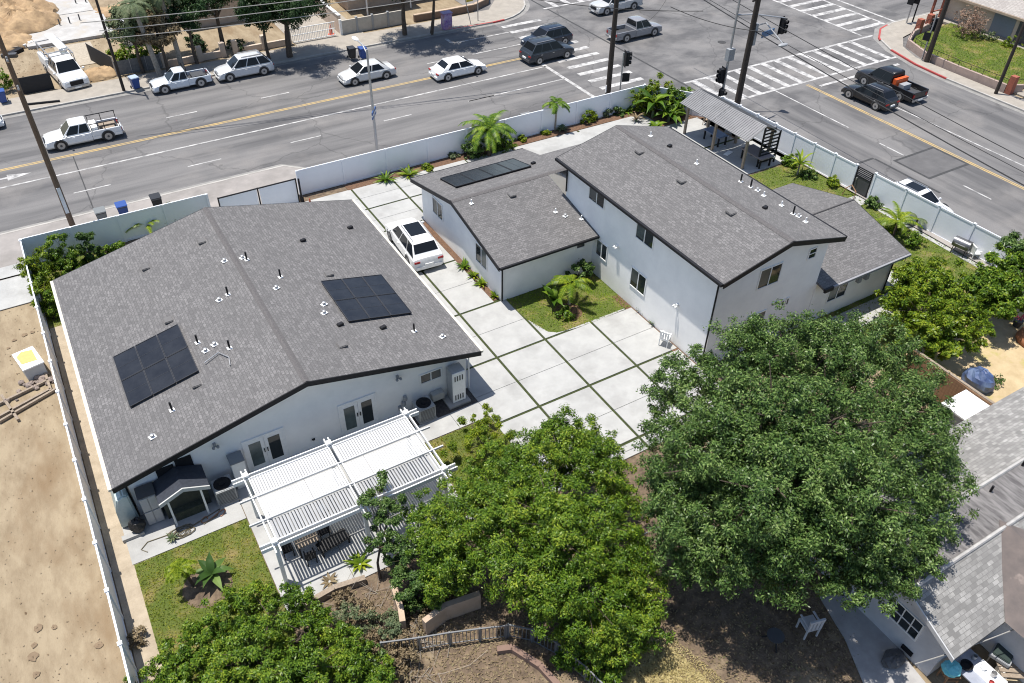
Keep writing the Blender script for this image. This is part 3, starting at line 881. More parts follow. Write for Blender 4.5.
def window(parent, axis, pos, out, a0, a1, z0, z1, split='v', frame=WHITE, pane=DARKGLASS, fw=0.06, sill=False):
    """axis: the wall runs along this axis; pos: the wall plane; out: +1/-1"""
    def bx(mb, a, b, c, d, o0, o1):
        p, q = pos + out * o0, pos + out * o1
        if axis == 'x': mb.box(a, p, c, b, q, d)
        else: mb.box(p, a, c, q, b, d)
    f = MB()
    for a, b, c, d in ((a0, a1, z0, z0 + fw), (a0, a1, z1 - fw, z1), (a0, a0 + fw, z0 + fw, z1 - fw), (a1 - fw, a1, z0 + fw, z1 - fw)):
        bx(f, a, b, c, d, 0.0, 0.045)
    if split == 'v':
        mm = (a0 + a1) / 2; bx(f, mm - fw * .45, mm + fw * .45, z0 + fw, z1 - fw, 0, 0.04)
    if split == 'h':
        mm = (z0 + z1) / 2; bx(f, a0 + fw, a1 - fw, mm - fw * .4, mm + fw * .4, 0, 0.04)
    if split == 'grid':
        for k in (1, 2):
            mm = a0 + (a1 - a0) * k / 3; bx(f, mm - .02, mm + .02, z0 + fw, z1 - fw, 0, 0.04)
        mm = (z0 + z1) / 2; bx(f, a0 + fw, a1 - fw, mm - .02, mm + .02, 0, 0.042)
    fr = f.build('window', frame, parent)
    g = MB(); bx(g, a0 + fw, a1 - fw, z0 + fw, z1 - fw, 0.0, 0.014)
    g.build('pane', pane, fr)
    if split == 'v':                                         # blind behind one half of the sash
        b = MB(); mm = (a0 + a1) / 2
        lo, hi = (mm + fw, a1 - fw) if random.random() < 0.6 else (a0 + fw, mm - fw)
        bx(b, lo, hi, z0 + fw + (z1 - z0) * random.choice((0.0, 0.1, 0.25)), z1 - fw, 0.0, 0.018)
        b.build('blind', random.choice((BLINDA, BLINDB)), fr)
    return fr
BLINDA = mat('grey_window_screen', (0.09, 0.1, 0.1), (0.06, 0.068, 0.07), 1.2, 0.35)
BLINDB = mat('green_grey_glass', (0.1, 0.13, 0.13), (0.05, 0.065, 0.065), 1.5, 0.2)
def vent(parent, p, kind):
    x, y, z = p
    if kind == 'pipe':
        MB().lathe([(0.045, 0), (0.045, 0.5), (0.03, 0.5)], (x, y, z - 0.03), 8).build('vent_pipe', TRIM, parent)
        MB().obox((x, y, z + 0.02), (0.22, 0.22, 0.02), 0.1, 0.0).build('flashing', WHITE, parent)
    elif kind == 'cap':
        MB().obox((x, y, z + 0.03), (0.28, 0.24, 0.025), 0.3).build('flashing', WHITE, parent)
        MB().lathe([(0.05, 0), (0.05, 0.1), (0.09, 0.12), (0.08, 0.17), (0.02, 0.19)], (x, y, z), 10).build('vent_cap', METAL, parent)
    elif kind == 'hump':
        MB().obox((x, y, z + 0.05), (0.4, 0.45, 0.12), 0.0).build('roof_vent', ROOFVENT, parent, bevel=0.03)
    elif kind == 'dark':
        MB().obox((x, y, z + 0.06), (0.3, 0.2, 0.14), 0.2).build('roof_vent', TRIM, parent, bevel=0.02)
    elif kind == 'tall':
        MB().lathe([(0.036, 0), (0.036, 0.3), (0.02, 0.3)], (x, y, z - 0.03), 8).build('vent_pipe', WHITE, parent)
        MB().obox((x, y, z + 0.02), (0.22, 0.22, 0.02), 0.1, 0.0).build('flashing', WHITE, parent)
ROOFVENT = mat('shingle_grey_vent', (0.1, 0.096, 0.095), (0.13, 0.125, 0.122), 5, 0.8)
def solar(parent, corners, cols, rows, lift=0.12):
    """corners: low-left, low-right, high-right, high-left points on the roof plane"""
    P = [Vector(c) for c in corners]
    nrm = (P[1] - P[0]).cross(P[3] - P[0]).normalized()
    if nrm.z < 0: nrm = -nrm
    P = [p + nrm * lift for p in P]
    for i in range(cols):
        for j in range(rows):
            def at(a, b):
                return P[0].lerp(P[1], a).lerp(P[3].lerp(P[2], a), b)
            g = 0.006
            a0, a1, b0, b1 = i / cols + g, (i + 1) / cols - g, j / rows + g, (j + 1) / rows - g
            q = [at(a0, b0), at(a1, b0), at(a1, b1), at(a0, b1)]
            vs = [p - nrm * 0.04 for p in q] + q
            o = MB().add(vs, [(3, 2, 1, 0), (4, 5, 6, 7), (0, 1, 5, 4), (1, 2, 6, 5), (2, 3, 7, 6), (3, 0, 4, 7)])
            ob = o.build('solar_panel', PANEL, parent)
            fr = MB()
            for k in range(4):
                fr.beam(q[k] + nrm * 0.004, q[(k + 1) % 4] + nrm * 0.004, 0.025, 0.03)
            mid = [at((a0 + a1) / 2, b0), at((a0 + a1) / 2, b1)]
            fr.beam(mid[0] + nrm * 0.002, mid[1] + nrm * 0.002, 0.012, 0.008)
            fr.build('frame', flat('panel_frame', (0.08, 0.08, 0.083), 0.35, 0.6), ob)
    for f in (0.03, 0.97):
        p, q = P[0].lerp(P[3], f) - nrm * (lift * .55), P[1].lerp(P[2], f) - nrm * (lift * .55)
        MB().beam(p, q, .05, lift * .85).build('mounting_rail', TRIM, parent)
def french_door(parent, x0, x1, z0, z1, y):
    fr = MB(); w_ = 0.09
    for a in ((x0, z0, x0 + w_, z1), (x1 - w_, z0, x1, z1), (x0 + w_, z1 - w_, x1 - w_, z1)):
        fr.box(a[0], y - 0.06, a[1], a[2], y, a[3])
    d = fr.build('door', WHITE, parent)
    mid = (x0 + x1) / 2
    for a, b in ((x0 + w_, mid - 0.006), (mid + 0.006, x1 - w_)):
        MB().box(a, y - 0.045, z0, b, y, z1 - w_ - 0.005).build('door_leaf', WHITE, d)
        MB().box(a + 0.16, y - 0.052, z0 + 0.3, b - 0.16, y - 0.046, z1 - 0.28).build('pane', BLINDB if a < mid - 0.3 else DARKGLASS, d)
    for s in (-1, 1):
        MB().box(mid + s * 0.07 - 0.02, y - 0.1, z0 + 0.95, mid + s * 0.07 + 0.02, y - 0.046, z0 + 1.15).build('handle', TRIM, d)

# ---- single-storey house on the left
A = thing('house', 'long single-storey house with a broad grey shingle gable roof and two black solar arrays', 'house', (5.58, 33, 0))
ze, zr, xr = 2.75, 4.65, 5.58
sl = (zr - ze) / (xr + 2.65)
uz = lambda x: (ze + (x + 2.65) * sl if x < xr else ze + (13.85 - x) * (zr - ze) / (13.85 - xr)) - 0.14
wallA = MB().extr([(-2.15, 0), (13.38, 0), (13.38, uz(13.38)), (xr, zr - 0.14), (-2.15, uz(-2.15))], 'y', 26.1, 40.7).build('wall', STUCCO, A)
rA = roof_y(A, -2.65, xr, 13.85, ze, zr, 25.45, 41.3, ROOF_Y)
rake(A, 'y', -2.65, xr, 13.85, ze, zr, 25.45 - 0.046, TRIM, 0.26)
rake(A, 'y', -2.65, xr, 13.85, ze, zr, 41.301, TRIM, 0.26)
cp = MB()
for k in range(66):
    y = 25.45 + 0.24 * k
    cp.add([(xr - 0.13, y, zr - 0.017), (xr, y, zr + 0.03), (xr + 0.13, y, zr - 0.017), (xr - 0.13, y + .235, zr - 0.007), (xr, y + .235, zr + 0.042), (xr + 0.13, y + .235, zr - 0.007)],
           [(0, 1, 4, 3), (1, 2, 5, 4), (0, 2, 1), (3, 4, 5)])
cp.build('ridge_cap', CAP, rA)
CREAM = flat('cream_gutter', (0.62, 0.58, 0.48), 0.5)
MB().box(-2.79, 25.45, ze - 0.13, -2.652, 41.3, ze - 0.01).build('gutter', CREAM, A)
MB().box(13.852, 25.45, ze - 0.13, 13.98, 41.3, ze - 0.01).build('gutter', CREAM, A)
MB().tube([(-2.7, 25.7, 2.6), (-2.3, 25.95, 2.3), (-2.22, 26.02, 2.1), (-2.22, 26.02, 0.1)], 0.04, 6).build('downpipe', TRIM, A)
MB().tube([(13.9, 25.7, 2.6), (13.46, 25.98, 2.35), (13.44, 26.0, 0.1)], 0.04, 6).build('downpipe', WHITE, A)
french_door(A, 2.48, 4.34, 0.06, 2.02, 26.1)
french_door(A, 6.83, 8.68, 0.06, 2.02, 26.1)
window(A, 'x', 26.1, -1, 10.9, 12.06, 1.42, 2.04)
MB().box(-1.0, 26.03, 1.5, -0.3, 26.1, 2.25).build('shutter', TRIM, A)
MB().box(-0.22, 26.03, 1.7, 0.45, 26.1, 2.4).build('shutter', TRIM, A)
for x, z in ((9.8, 2.5), (1.45, 2.5)):
    o = MB().box(x - 0.06, 25.98, z - 0.12, x + 0.06, 26.1, z + 0.06); o.blob((x - 0.08, 25.92, z - 0.08), (0.07, 0.09, 0.07), 8, 5); o.blob((x + 0.1, 25.92, z - 0.08), (0.07, 0.09, 0.07), 8, 5)
    o.build('wall_lamp', GREYM, A, smooth=True)
for x, z in ((9.95, 0.75), (10.05, 1.05)):
    MB().lathe([(0.1, -0.1), (0.11, 0), (0.1, 0.1)], (x, 25.98, z), 10).build('meter', GREYM, A)
MB().box(9.7, 26.0, 0.35, 9.85, 26.1, 0.6).build('electrical_box', GREYM, A)
MB().lathe([(0.08, 0), (0.08, 0.03)], (5.5, 26.06, 0.6), 10).build('wall_vent', TRIM, A)
Aw = lambda x: ze + (x + 2.65) * sl
Ae = lambda x: ze + (13.85 - x) * (zr - ze) / (13.85 - xr)
solar(rA, [(-1.08, 29.2, Aw(-1.08)), (-1.08, 32.9, Aw(-1.08)), (1.98, 32.9, Aw(1.98)), (1.98, 29.2, Aw(1.98))][::1], 2, 3)
solar(rA, [(12.0, 29.05, Ae(12.0)), (12.0, 32.7, Ae(12.0)), (8.8, 32.7, Ae(8.8)), (8.8, 29.05, Ae(8.8))], 2, 3)
for x, y, k in ((5.1, 35.9, 'cap'), (4.5, 33.3, 'pipe'), (4.04, 33.2, 'cap'), (3.0, 30.4, 'cap'), (2.4, 31.1, 'pipe'), (0.4, 27.85, 'pipe'), (-0.65, 26.95, 'cap'), (4.6, 38.4, 'hump'), (1.65, 38.5, 'hump'), (1.65, 33.6, 'hump'), (1.65, 28.6, 'hump'), (3.5, 29.7, 'pipe'), (2.55, 30.3, 'cap')):
    vent(rA, (x, y, Aw(x)), k)
for x, y, k in ((6.1, 35.5, 'pipe'), (5.95, 35.7, 'cap'), (7.15, 33.6, 'pipe'), (6.65, 32.65, 'cap'), (8.3, 30.8, 'cap'), (8.05, 30.1, 'cap'), (11.5, 27.7, 'pipe'), (12.6, 26.95, 'cap'), (9.4, 36.9, 'dark'), (12.4, 37.9, 'dark'), (10.2, 28.3, 'dark'), (8.4, 29.0, 'dark'), (9.5, 33.4, 'hump'), (7.9, 27.5, 'hump')):
    vent(rA, (x, y, Ae(x)), k)
MB().tube([(2.3, 29.5, Aw(2.3) + .12), (3.0, 29.7, Aw(3.0) + .1), (3.3, 29.1, Aw(3.3) + .08), (3.2, 28.6, Aw(3.2) + .06)], 0.025, 6).build('conduit', METAL, rA)

# ---- two-storey house with its single-storey wings
Hc = thing('house', 'two-storey pale stucco house with low shingle-roofed wings on both sides', 'house', (28.2, 28, 0))
# west wing
zB, zBr, yBr = 2.75, 4.0, 36.38
sB = (zBr - zB) / (yBr - 30.85)
wz = lambda y: zB + (y - 30.85) * sB - 0.14 if y < yBr else zB + (41.9 - y) * sB - 0.14
MB().extr([(31.35, 0), (41.25, 0), (41.25, wz(41.25)), (yBr, zBr - 0.14), (31.35, wz(31.35))], 'x', 18.4, 24.5).build('wall', STUCCO, Hc)
mb = MB()
mb.extr([(30.85, zB), (30.85, zB - .13), (yBr, zBr - .13), (yBr, zBr)], 'x', 18.0, 24.5)
mb.extr([(yBr, zBr), (yBr, zBr - .13), (41.9, zB - .13), (41.9, zB)], 'x', 18.0, 26.2)
rB = mb.build('roof', ROOF_X, Hc)
rake(Hc, 'x', 30.85, yBr, 41.9, zB, zBr, 18.0 - .046, TRIM, 0.24)
MB().box(18.0, 30.74, zB - .14, 24.45, 30.848, zB - .01).build('gutter', TRIM, Hc)
MB().box(18.0, 41.902, zB - .14, 26.2, 42.0, zB - .01).build('gutter', TRIM, Hc)
MB().tube([(18.5, 30.8, 2.6), (18.42, 31.28, 2.35), (18.42, 31.28, 0.1)], 0.045, 6).build('downpipe', TRIM, Hc)
cp = MB()
for k in range(34):
    x = 18.0 + .24 * k
    cp.add([(x, yBr - .17, zBr - .025), (x, yBr, zBr + .03), (x, yBr + .17, zBr - .025), (x + .235, yBr - .17, zBr - .015), (x + .235, yBr, zBr + .042), (x + .235, yBr + .17, zBr - .015)], [(0, 3, 4, 1), (1, 4, 5, 2), (0, 1, 2), (3, 5, 4)])
cp.build('ridge_cap', CAP, rB)
fB = lambda y: zB + (y - 30.85) * sB if y < yBr else zB + (41.9 - y) * sB
solar(rB, [(19.2, 40.2, fB(40.2)), (24.45, 40.2, fB(40.2)), (24.45, 38.05, fB(38.05)), (19.2, 38.05, fB(38.05))], 4, 1)
for x, y, k in ((18.97, 35.75, 'tall'), (21.5, 35.5, 'hump'), (23.15, 33.35, 'tall'), (23.5, 32.85, 'cap'), (24.25, 32.3, 'tall'), (24.9, 38.6, 'dark')):
    vent(rB, (x, y, fB(y)), k)
window(Hc, 'y', 18.4, -1, 38.35, 39.7, 1.4, 2.55)
window(Hc, 'y', 18.4, -1, 32.9, 34.25, 1.1, 2.4)
window(Hc, 'x', 31.35, -1, 23.3, 23.95, 1.88, 2.25, 'n')
# two-storey block
xe, xC, xw_, zC, zCr = 24.2, 28.18, 32.15, 5.87, 6.88
uC = lambda x: (zC + (x - xe) * (zCr - zC) / (xC - xe) if x < xC else zC + (xw_ - x) * (zCr - zC) / (xw_ - xC)) - 0.14
MB().extr([(24.5, 0), (31.75, 0), (31.75, uC(31.75)), (xC, zCr - .14), (24.5, uC(24.5))], 'y', 21.4, 34.3).build('wall', STUCCO, Hc)
rC = roof_y(Hc, xe - .12, xC, xw_, zC, zCr, 20.85, 34.85, ROOF_Y)
rake(Hc, 'y', xe - .12, xC, xw_, zC, zCr, 20.85 - .046, TRIM, 0.27)
rake(Hc, 'y', xe - .12, xC, xw_, zC, zCr, 34.851, TRIM, 0.27)
MB().box(xe - .26, 20.85, zC - .15, xe - .122, 34.85, zC - .01).build('gutter', TRIM, Hc)
MB().box(xw_ + .002, 20.85, zC - .15, xw_ + .12, 34.85, zC - .01).build('gutter', TRIM, Hc)
MB().tube([(24.1, 21.1, 5.7), (24.42, 21.42, 5.4), (24.42, 21.42, 0.1)], 0.045, 6).build('downpipe', TRIM, Hc)
MB().tube([(24.1, 34.5, 5.7), (24.42, 34.22, 5.4), (24.42, 34.22, 3.9)], 0.045, 6).build('downpipe', TRIM, Hc)
cp = MB()
for k in range(58):
    y = 20.85 + .24 * k
    cp.add([(xC - .17, y, zCr - .025), (xC, y, zCr + .03), (xC + .17, y, zCr - .025), (xC - .17, y + .235, zCr - .015), (xC, y + .235, zCr + .042), (xC + .17, y + .235, zCr - .015)], [(0, 1, 4, 3), (1, 2, 5, 4), (0, 2, 1), (3, 4, 5)])
cp.build('ridge_cap', CAP, rC)
for u, v, k in ((639, 156, 'hump'), (681, 185, 'hump'), (730, 217, 'hump')):
    p = G(u, v, 6.5); vent(rC, (p.x, p.y, uC(p.x) + .14), k)
for u, v, k in ((650, 140, 'tall'), (669, 150, 'dark'), (696, 167, 'tall'), (751, 185, 'pipe'), (758, 188, 'cap'), (764, 194, 'tall'), (741, 180, 'pipe'), (782, 203, 'tall'), (793.5, 212, 'pipe'), (799, 214, 'cap'), (806, 220, 'tall'), (764, 212, 'dark')):
    p = G(u, v, 6.3); vent(rC, (p.x, p.y, uC(min(p.x, 32)) + .14), k)
for a0, a1, z0, z1 in ((30.6, 32.1, 4.5, 5.5), (26.3, 27.78, 4.38, 5.5), (29.93, 31.0, 1.42, 2.5), (26.4, 27.74, 1.3, 2.55)):
    window(Hc, 'y', 24.5, -1, a0, a1, z0, z1, frame=WHITE)
window(Hc, 'x', 21.4, -1, 27.1, 28.6, 4.03, 5.25)
window(Hc, 'x', 21.4, -1, 30.36, 30.94, 4.72, 5.38, 'h')
window(Hc, 'x', 21.4, -1, 26.95, 28.3, 1.2, 2.4)
for x in (29.3, 29.65):
    window(Hc, 'x', 21.4, -1, x, x + .24, 2.1, 2.6, 'n')
for x in (28.6, 28.85): MB().box(x, 21.3, 2.55, x + .1, 21.4, 2.66).build('wall_vent', GREYM, Hc)
for y, z in ((23.86, 2.5), (29.1, 3.05)):
    o = MB().box(24.4, y - .06, z - .1, 24.5, y + .06, z + .05); o.blob((24.3, y - .08, z - .04), (.1, .06, .06), 8, 5); o.blob((24.3, y + .08, z - .04), (.1, .06, .06), 8, 5)
    o.build('wall_lamp', WHITE, Hc, smooth=True)
# street-side lower wing
MB().box(26.9, 34.3, 0, 32.2, 40.4, 2.3).build('wall', STUCCO, Hc)
mb = MB().extr([(34.86, 3.95), (34.86, 3.82), (41.0, 2.37), (41.0, 2.5)], 'x', 26.85, 32.8)
rP = mb.build('roof', ROOF_X, Hc)
mb = MB().extr([(34.86, 3.94), (34.86, 3.7), (41.0, 2.25), (41.0, 2.49)], 'x', 26.8, 26.848); mb.build('fascia', TRIM, Hc)
# east wing
zD, zDr, yD = 2.75, 3.87, 25.25
uD = lambda y: (zD + (y - 20.85) * (zDr - zD) / (yD - 20.85) if y < yD else zD + (29.75 - y) * (zDr - zD) / (29.75 - yD)) - .14
MB().extr([(21.35, 0), (29.25, 0), (29.25, uD(29.25)), (yD, zDr - .14), (21.35, uD(21.35))], 'x', 31.75, 38.05).build('wall', STUCCO, Hc)
rD = roof_x(Hc, 20.85, yD, 29.75, zD, zDr, 31.76, 38.5, ROOF_X)
rake(Hc, 'x', 20.85, yD, 29.75, zD, zDr, 38.501, TRIM, .24)
MB().box(32.4, 20.73, zD - .14, 38.5, 20.848, zD - .01).build('gutter', flat('grey_gutter', (0.25, 0.25, 0.26), .5), Hc)
MB().box(31.76, 20.72, zD - .22, 32.4, 20.845, zD + .0).build('fascia', TRIM, Hc)  # charcoal board added as the deep shade between wing roof and taller wall
MB().tube([(38.2, 20.8, 2.6), (38.0, 21.28, 2.3), (38.0, 21.28, .1)], .045, 6).build('downpipe', TRIM, Hc)
window(Hc, 'x', 21.35, -1, 33.0, 34.5, 1.0, 2.2, frame=WHITE)
o = MB()
for x in (35.1, 35.7): o.box(x, 21.15, 1.7, x + .25, 21.35, 2.05)
o.build('wall_lamp', GREYM, Hc)
MB().tube([(31.8, yD, zDr + .02), (38.5, yD, zDr + .02)], .05, 6).build('ridge_cap', CAP, rD)

# ---- neighbour's old house, lower right
N_ = thing('house', 'old grey stucco house with patched pale shingles, lower right beside the big tree', 'house', (26, 7, 0))
y0, yr2, y1n, x0n = 4.2, 6.45, 11.2, 20.25
p1 = G(935, 519, 3.3); p2 = G(1040, 432, 3.3)
MB().extr([(4.65, 0), (10.7, 0), (10.7, 2.35), (8.3, 3.1), (yr2, 3.15), (4.65, 2.3)], 'x', 20.6, 34).build('wall', GREYSTUCCO, N_)
mb = MB().extr([(y0, 2.3), (y0, 2.18), (yr2, 3.23), (yr2, 3.35)], 'x', x0n, 36); rN = mb.build('roof', OLDROOF, N_)
mb = MB().extr([(yr2, 3.35), (yr2, 3.23), (8.15, 3.2), (8.15, 3.32)], 'x', x0n, 36); mb.build('roof', STREAK, N_)
mb = MB().extr([(8.15, 3.32), (8.15, 3.2), (y1n, 2.25), (y1n, 2.37)], 'x', x0n, 36); mb.build('roof', OLDROOF, N_)
MB().tube([(x0n, yr2, 3.37), (30, yr2, 3.37)], .08, 6).build('ridge_cap', mat('pale_ridge', (.42, .41, .39), (.3, .29, .28), 3, .9), N_)
MB().tube([(x0n, 8.15, 3.34), (34, 8.15, 3.34)], .08, 6).build('ridge_cap', MATS['pale_ridge'], N_)
mb = MB()
for p, q in (((y0, 2.3), (yr2, 3.35)), ((yr2, 3.35), (8.15, 3.32)), ((8.15, 3.32), (y1n, 2.37))):
    mb.extr([(p[0], p[1] - .003), (p[0], p[1] - .2), (q[0], q[1] - .2), (q[0], q[1] - .003)], 'x', x0n - .05, x0n - .001)
mb.build('fascia', flat('pale_grey_paint', (.5, .5, .5), .6), N_)
# the crossing wing
mb = MB()
mb.add([(22.95, 4.18, 2.33), (25.6, 6.75, 3.45), (25.6, -4, 3.45), (22.95, -4, 2.33)], [(0, 3, 2, 1)])
mb.add([(25.6, 6.75, 3.45), (28.3, 4.18, 2.33), (28.3, -4, 2.33), (25.6, -4, 3.45)], [(0, 3, 2, 1)])
mb.build('roof', BROWNROOF, N_)
MB().box(23.4, -3.5, 0, 27.8, 4.6, 2.2).build('wall', GREYSTUCCO, N_)
window(N_, 'y', 20.6, -1, 5.55, 6.75, 1.05, 2.1, 'grid', frame=flat('pale_frame', (.7, .7, .68), .5))
MB().box(20.53, 5.4, 0.25, 20.6, 5.85, 0.45).build('crawl_vent', TRIM, N_)
MB().box(20.53, 8.3, 0.3, 20.6, 8.9, 0.7).build('electrical_box', DGREY, N_)
for u, v in ((990, 492), (1022, 466)):
    p = G(u, v, 3.3); MB().lathe([(.05, 0), (.05, .35), (.02, .35)], (p.x, p.y, 3.3), 8).build('vent_pipe', TRIM, N_)
p = G(951, 519, 3.35); MB().obox((p.x, p.y, 3.4), (.4, .25, .12), .3).build('roof_vent', CREAM, N_)

# ---- house across the cross street, upper right
NE = thing('house', 'tan house with a pale shingle roof behind the green corner lawn', 'house', (85, 40, 0))
MB().box(80.7, 27, 0, 92, 50, 2.5).build('wall', BEIGE, NE)
mb = MB().extr([(80.0, 2.6), (80.0, 2.45), (86.5, 4.3), (86.5, 4.45)], 'y', 26.4, 50.6)
mb.extr([(86.5, 4.45), (86.5, 4.3), (93, 2.45), (93, 2.6)], 'y', 26.4, 50.6)
mb.build('roof', brickmat('pale_tan_shingles', ((.32, .29, .27), (.42, .39, .36), (.26, .24, .22)), .2, .5, 'y'), NE)
MB().box(79.9, 26.4, 2.38, 79.998, 50.6, 2.58).build('fascia', TAN, NE)
MB().box(80.64, 38.6, 0, 80.7, 42.0, 2.3).build('garage_door', DGREY, NE)
MB().box(80.64, 42.4, 0.3, 80.7, 44.6, 2.2).build('window', flat('blue_grey_panel', (.18, .21, .25), .5), NE)

# ---- houses across the long street
def far_house(x0, y0, x1, y1, h, wm, rm, label, over=0.5, rise=1.4):
    t = thing('house', label, 'house', ((x0 + x1) / 2, (y0 + y1) / 2, 0))
    MB().box(x0, y0, 0, x1, y1, h).build('wall', wm, t)
    ym = (y0 + y1) / 2
    roof_x(t, y0 - over, ym, y1 + over, h + .05, h + rise, x0 - over, x1 + over, rm)
    return t
PALER = brickmat('tan_grey_shingles', ((.2, .18, .17), (.28, .26, .24), (.15, .14, .13)), .18, .45, 'x')
h1 = far_house(13.6, 82.5, 27, 94, 2.7, BEIGE, PALER, 'beige house with a grey roof behind the palms across the street')
window(h1, 'x', 82.5, -1, 15.5, 17, 1.0, 2.1); window(h1, 'x', 82.5, -1, 22, 23.5, 1.0, 2.1)
MB().box(19.2, 82.44, 0, 20.2, 82.5, 2.1).build('door', WHITE, h1)
h2 = far_house(29, 80, 44, 92, 2.9, BEIGE, BROWNROOF, 'brown-roofed house at the top edge behind the block wall', 0.6, 1.6)
window(h2, 'x', 80, -1, 31, 32.6, 1.0, 2.1); MB().box(36, 79.94, 0, 37, 80, 2.1).build('door', BRICK, h2)
MB().box(29.5, 78.0, 2.55, 35.5, 79.4, 2.7).build('awning', mat('ochre_awning', (.5, .33, .12), (.42, .28, .1), 2, .8), h2)
for x in (30.2, 34.9): MB().box(x, 78.05, 0, x + .12, 78.17, 2.55).build('post', WHITE, h2)
h3 = far_house(7.9, 80.6, 10.3, 83.4, 2.1, WHITE, flat('white_sheet_roof', (.7, .7, .7), .4), 'small white shed behind the bright hedge across the street', .15, .35)
MB().box(8.5, 80.55, 0, 9.6, 80.6, 1.9).build('door', TRIM, h3)
# ================================================================== fences and walls
def vinyl_fence(label, pts, h, gap=2.4, cap=True, m_=VINYL, group=None, base=0.0, postw=0.13):
    t = thing('fence', label, 'fence', (pts[0][0], pts[0][1], 0), 0, group)
    for i in range(len(pts) - 1):
        a, b = Vector(pts[i]).to_3d(), Vector(pts[i + 1]).to_3d()
        d = b - a; n = max(1, round(d.length / gap)); ang = math.atan2(d.y, d.x)
        for k in range(n + (1 if i == len(pts) - 2 else 0)):
            p = a + d * k / n
            o = MB().obox((p.x, p.y, h / 2 + (.02 if cap else 0)), (postw, postw, h + (.04 if cap else 0)), ang)
            q = o.build('post', m_, t)
            if cap: MB().obox((p.x, p.y, h + .055), (postw + .03, postw + .03, .03), ang).build('post_cap', m_, q)
        for k in range(n):
            p = a + d * k / n; q = a + d * (k + 1) / n
            e = d.normalized() * postw / 2
            z0 = Vector((0, 0, 1))
            mb = MB().beam(p + e + z0 * (h * .5), q - e + z0 * (h * .5), .03, h - .16)
            mb.beam(p + e + z0 * (h - .04), q - e + z0 * (h - .04), .07, .1)
            mb.beam(p + e + z0 * .09, q - e + z0 * .09, .07, .12)
            mb.build('panel', m_, t)
    return t
vinyl_fence('tall white vinyl fence along the long street, left of the gate', [(-3.75, 47.95), (6.75, 47.85)], 1.85, 2.6, False)
gate = thing('gate', 'sliding driveway gate of white panels in a thin dark frame', 'gate', (9.7, 47.02, 0))
for xa, xb in ((7.2, 9.68), (9.76, 12.2)):
    MB().box(xa + .05, 46.99, .1, xb - .05, 47.03, 1.78).build('panel', VINYL, gate)
g = MB()
for x in (7.2, 9.68, 12.16): g.box(x, 46.96, 0.03, x + .07, 47.06, 1.86)
g.box(7.27, 46.97, 1.79, 9.68, 47.05, 1.85); g.box(9.75, 46.97, 1.79, 12.16, 47.05, 1.85); g.box(7.27, 46.97, .04, 9.68, 47.05, .1); g.box(9.75, 46.97, .04, 12.16, 47.05, .1)
g.build('frame', TRIM, gate)
MB().box(12.3, 46.9, 0, 12.5, 47.2, .5).build('motor_box', TRIM, gate)
MB().box(12.28, 46.75, 0, 12.38, 46.85, 1.9).build('post', TRIM, gate)
tag(MB().lathe([(.16, 0), (.16, .03), (.11, .03), (.03, .45), (.02, .45)], (12.75, 46.5, .05), 12).build('traffic_cone', flat('faded_orange', (.45, .12, .06), .6)), 'faded orange traffic cone at the foot of the white fence by the gate', 'cone')
vinyl_fence('long white vinyl fence running along the long street from the gate to the corner', [(12.6, 47.95), (41.0, 47.9)], 1.85, 3.0, False)
vinyl_fence('short diagonal white fence at the street corner behind the pergola', [(41.1, 47.85), (44.9, 43.1)], 1.85, 2.0)
vinyl_fence('white vinyl fence from the pergola to the dark pedestrian gate', [(44.95, 43.0), (45.45, 30.35)], 1.9, 1.8)
vinyl_fence('white vinyl fence beside the parked white car, right of the dark pedestrian gate', [(45.5, 28.85), (46.05, 12.0)], 1.95, 2.45)
vinyl_fence('long white vinyl fence between the bare dirt lot and the left-hand house', [(-3.78, 47.8), (-3.78, 12.0)], 1.85, 2.45)
pg = thing('gate', 'dark metal pedestrian gate in the white fence on the cross street', 'gate', (45.4, 29.6, 0))
mb = MB()
mb.box(45.38, 28.95, .1, 45.44, 29.03, 1.9); mb.box(45.38, 30.15, .1, 45.44, 30.23, 1.9)
for z in (.1, 1.25, 1.84): mb.box(45.38, 29.03, z, 45.44, 30.15, z + .06)
mb.build('frame', TRIM, pg)
MB().box(45.4, 29.04, .16, 45.42, 30.14, 1.25).build('panel', DGREY, pg)
mb = MB()
for k in range(4): mb.box(45.395, 29.04, 1.36 + .12 * k, 45.425, 30.14, 1.42 + .12 * k)
mb.build('slat', TRIM, pg)
MB().box(45.3, 29.98, 1.0, 45.378, 30.06, 1.15).build('handle', METAL, pg)
# fabric hung on the inside of the left fence is part of the pictured panels; dark screen on the dirt-lot side
def iron_rail(label, pts, h, gap=.13, z=0.0, m_=None, top=.05):
    m_ = m_ or flat('grey_iron', (.16, .165, .17), .5)
    t = thing('railing', label, 'railing', (pts[0][0], pts[0][1], z))
    rails = MB(); low = MB(); bal = MB(); posts = MB()
    for i in range(len(pts) - 1):
        a = Vector((pts[i][0], pts[i][1], z)); b = Vector((pts[i + 1][0], pts[i + 1][1], z)); d = b - a
        rails.beam(a + Vector((0, 0, h)), b + Vector((0, 0, h)), top, top); low.beam(a + Vector((0, 0, .12)), b + Vector((0, 0, .12)), .03, .03)
        n = int(d.length / gap)
        for k in range(n):
            p = a + d * (k + .5) / n; bal.box(p.x - .012, p.y - .012, z + .13, p.x + .012, p.y + .012, z + h - .02)
    for p in pts: posts.box(p[0] - .035, p[1] - .035, z, p[0] + .035, p[1] + .035, z + h + .04)
    rails.build('rail', m_, t); low.build('rail', m_, t); bal.build('balusters', m_, t)['kind'] = 'stuff'; posts.build('posts', m_, t)
    return t
q = [G(383, 655), G(420, 650), G(450, 645), G(480, 641), G(506, 638)]
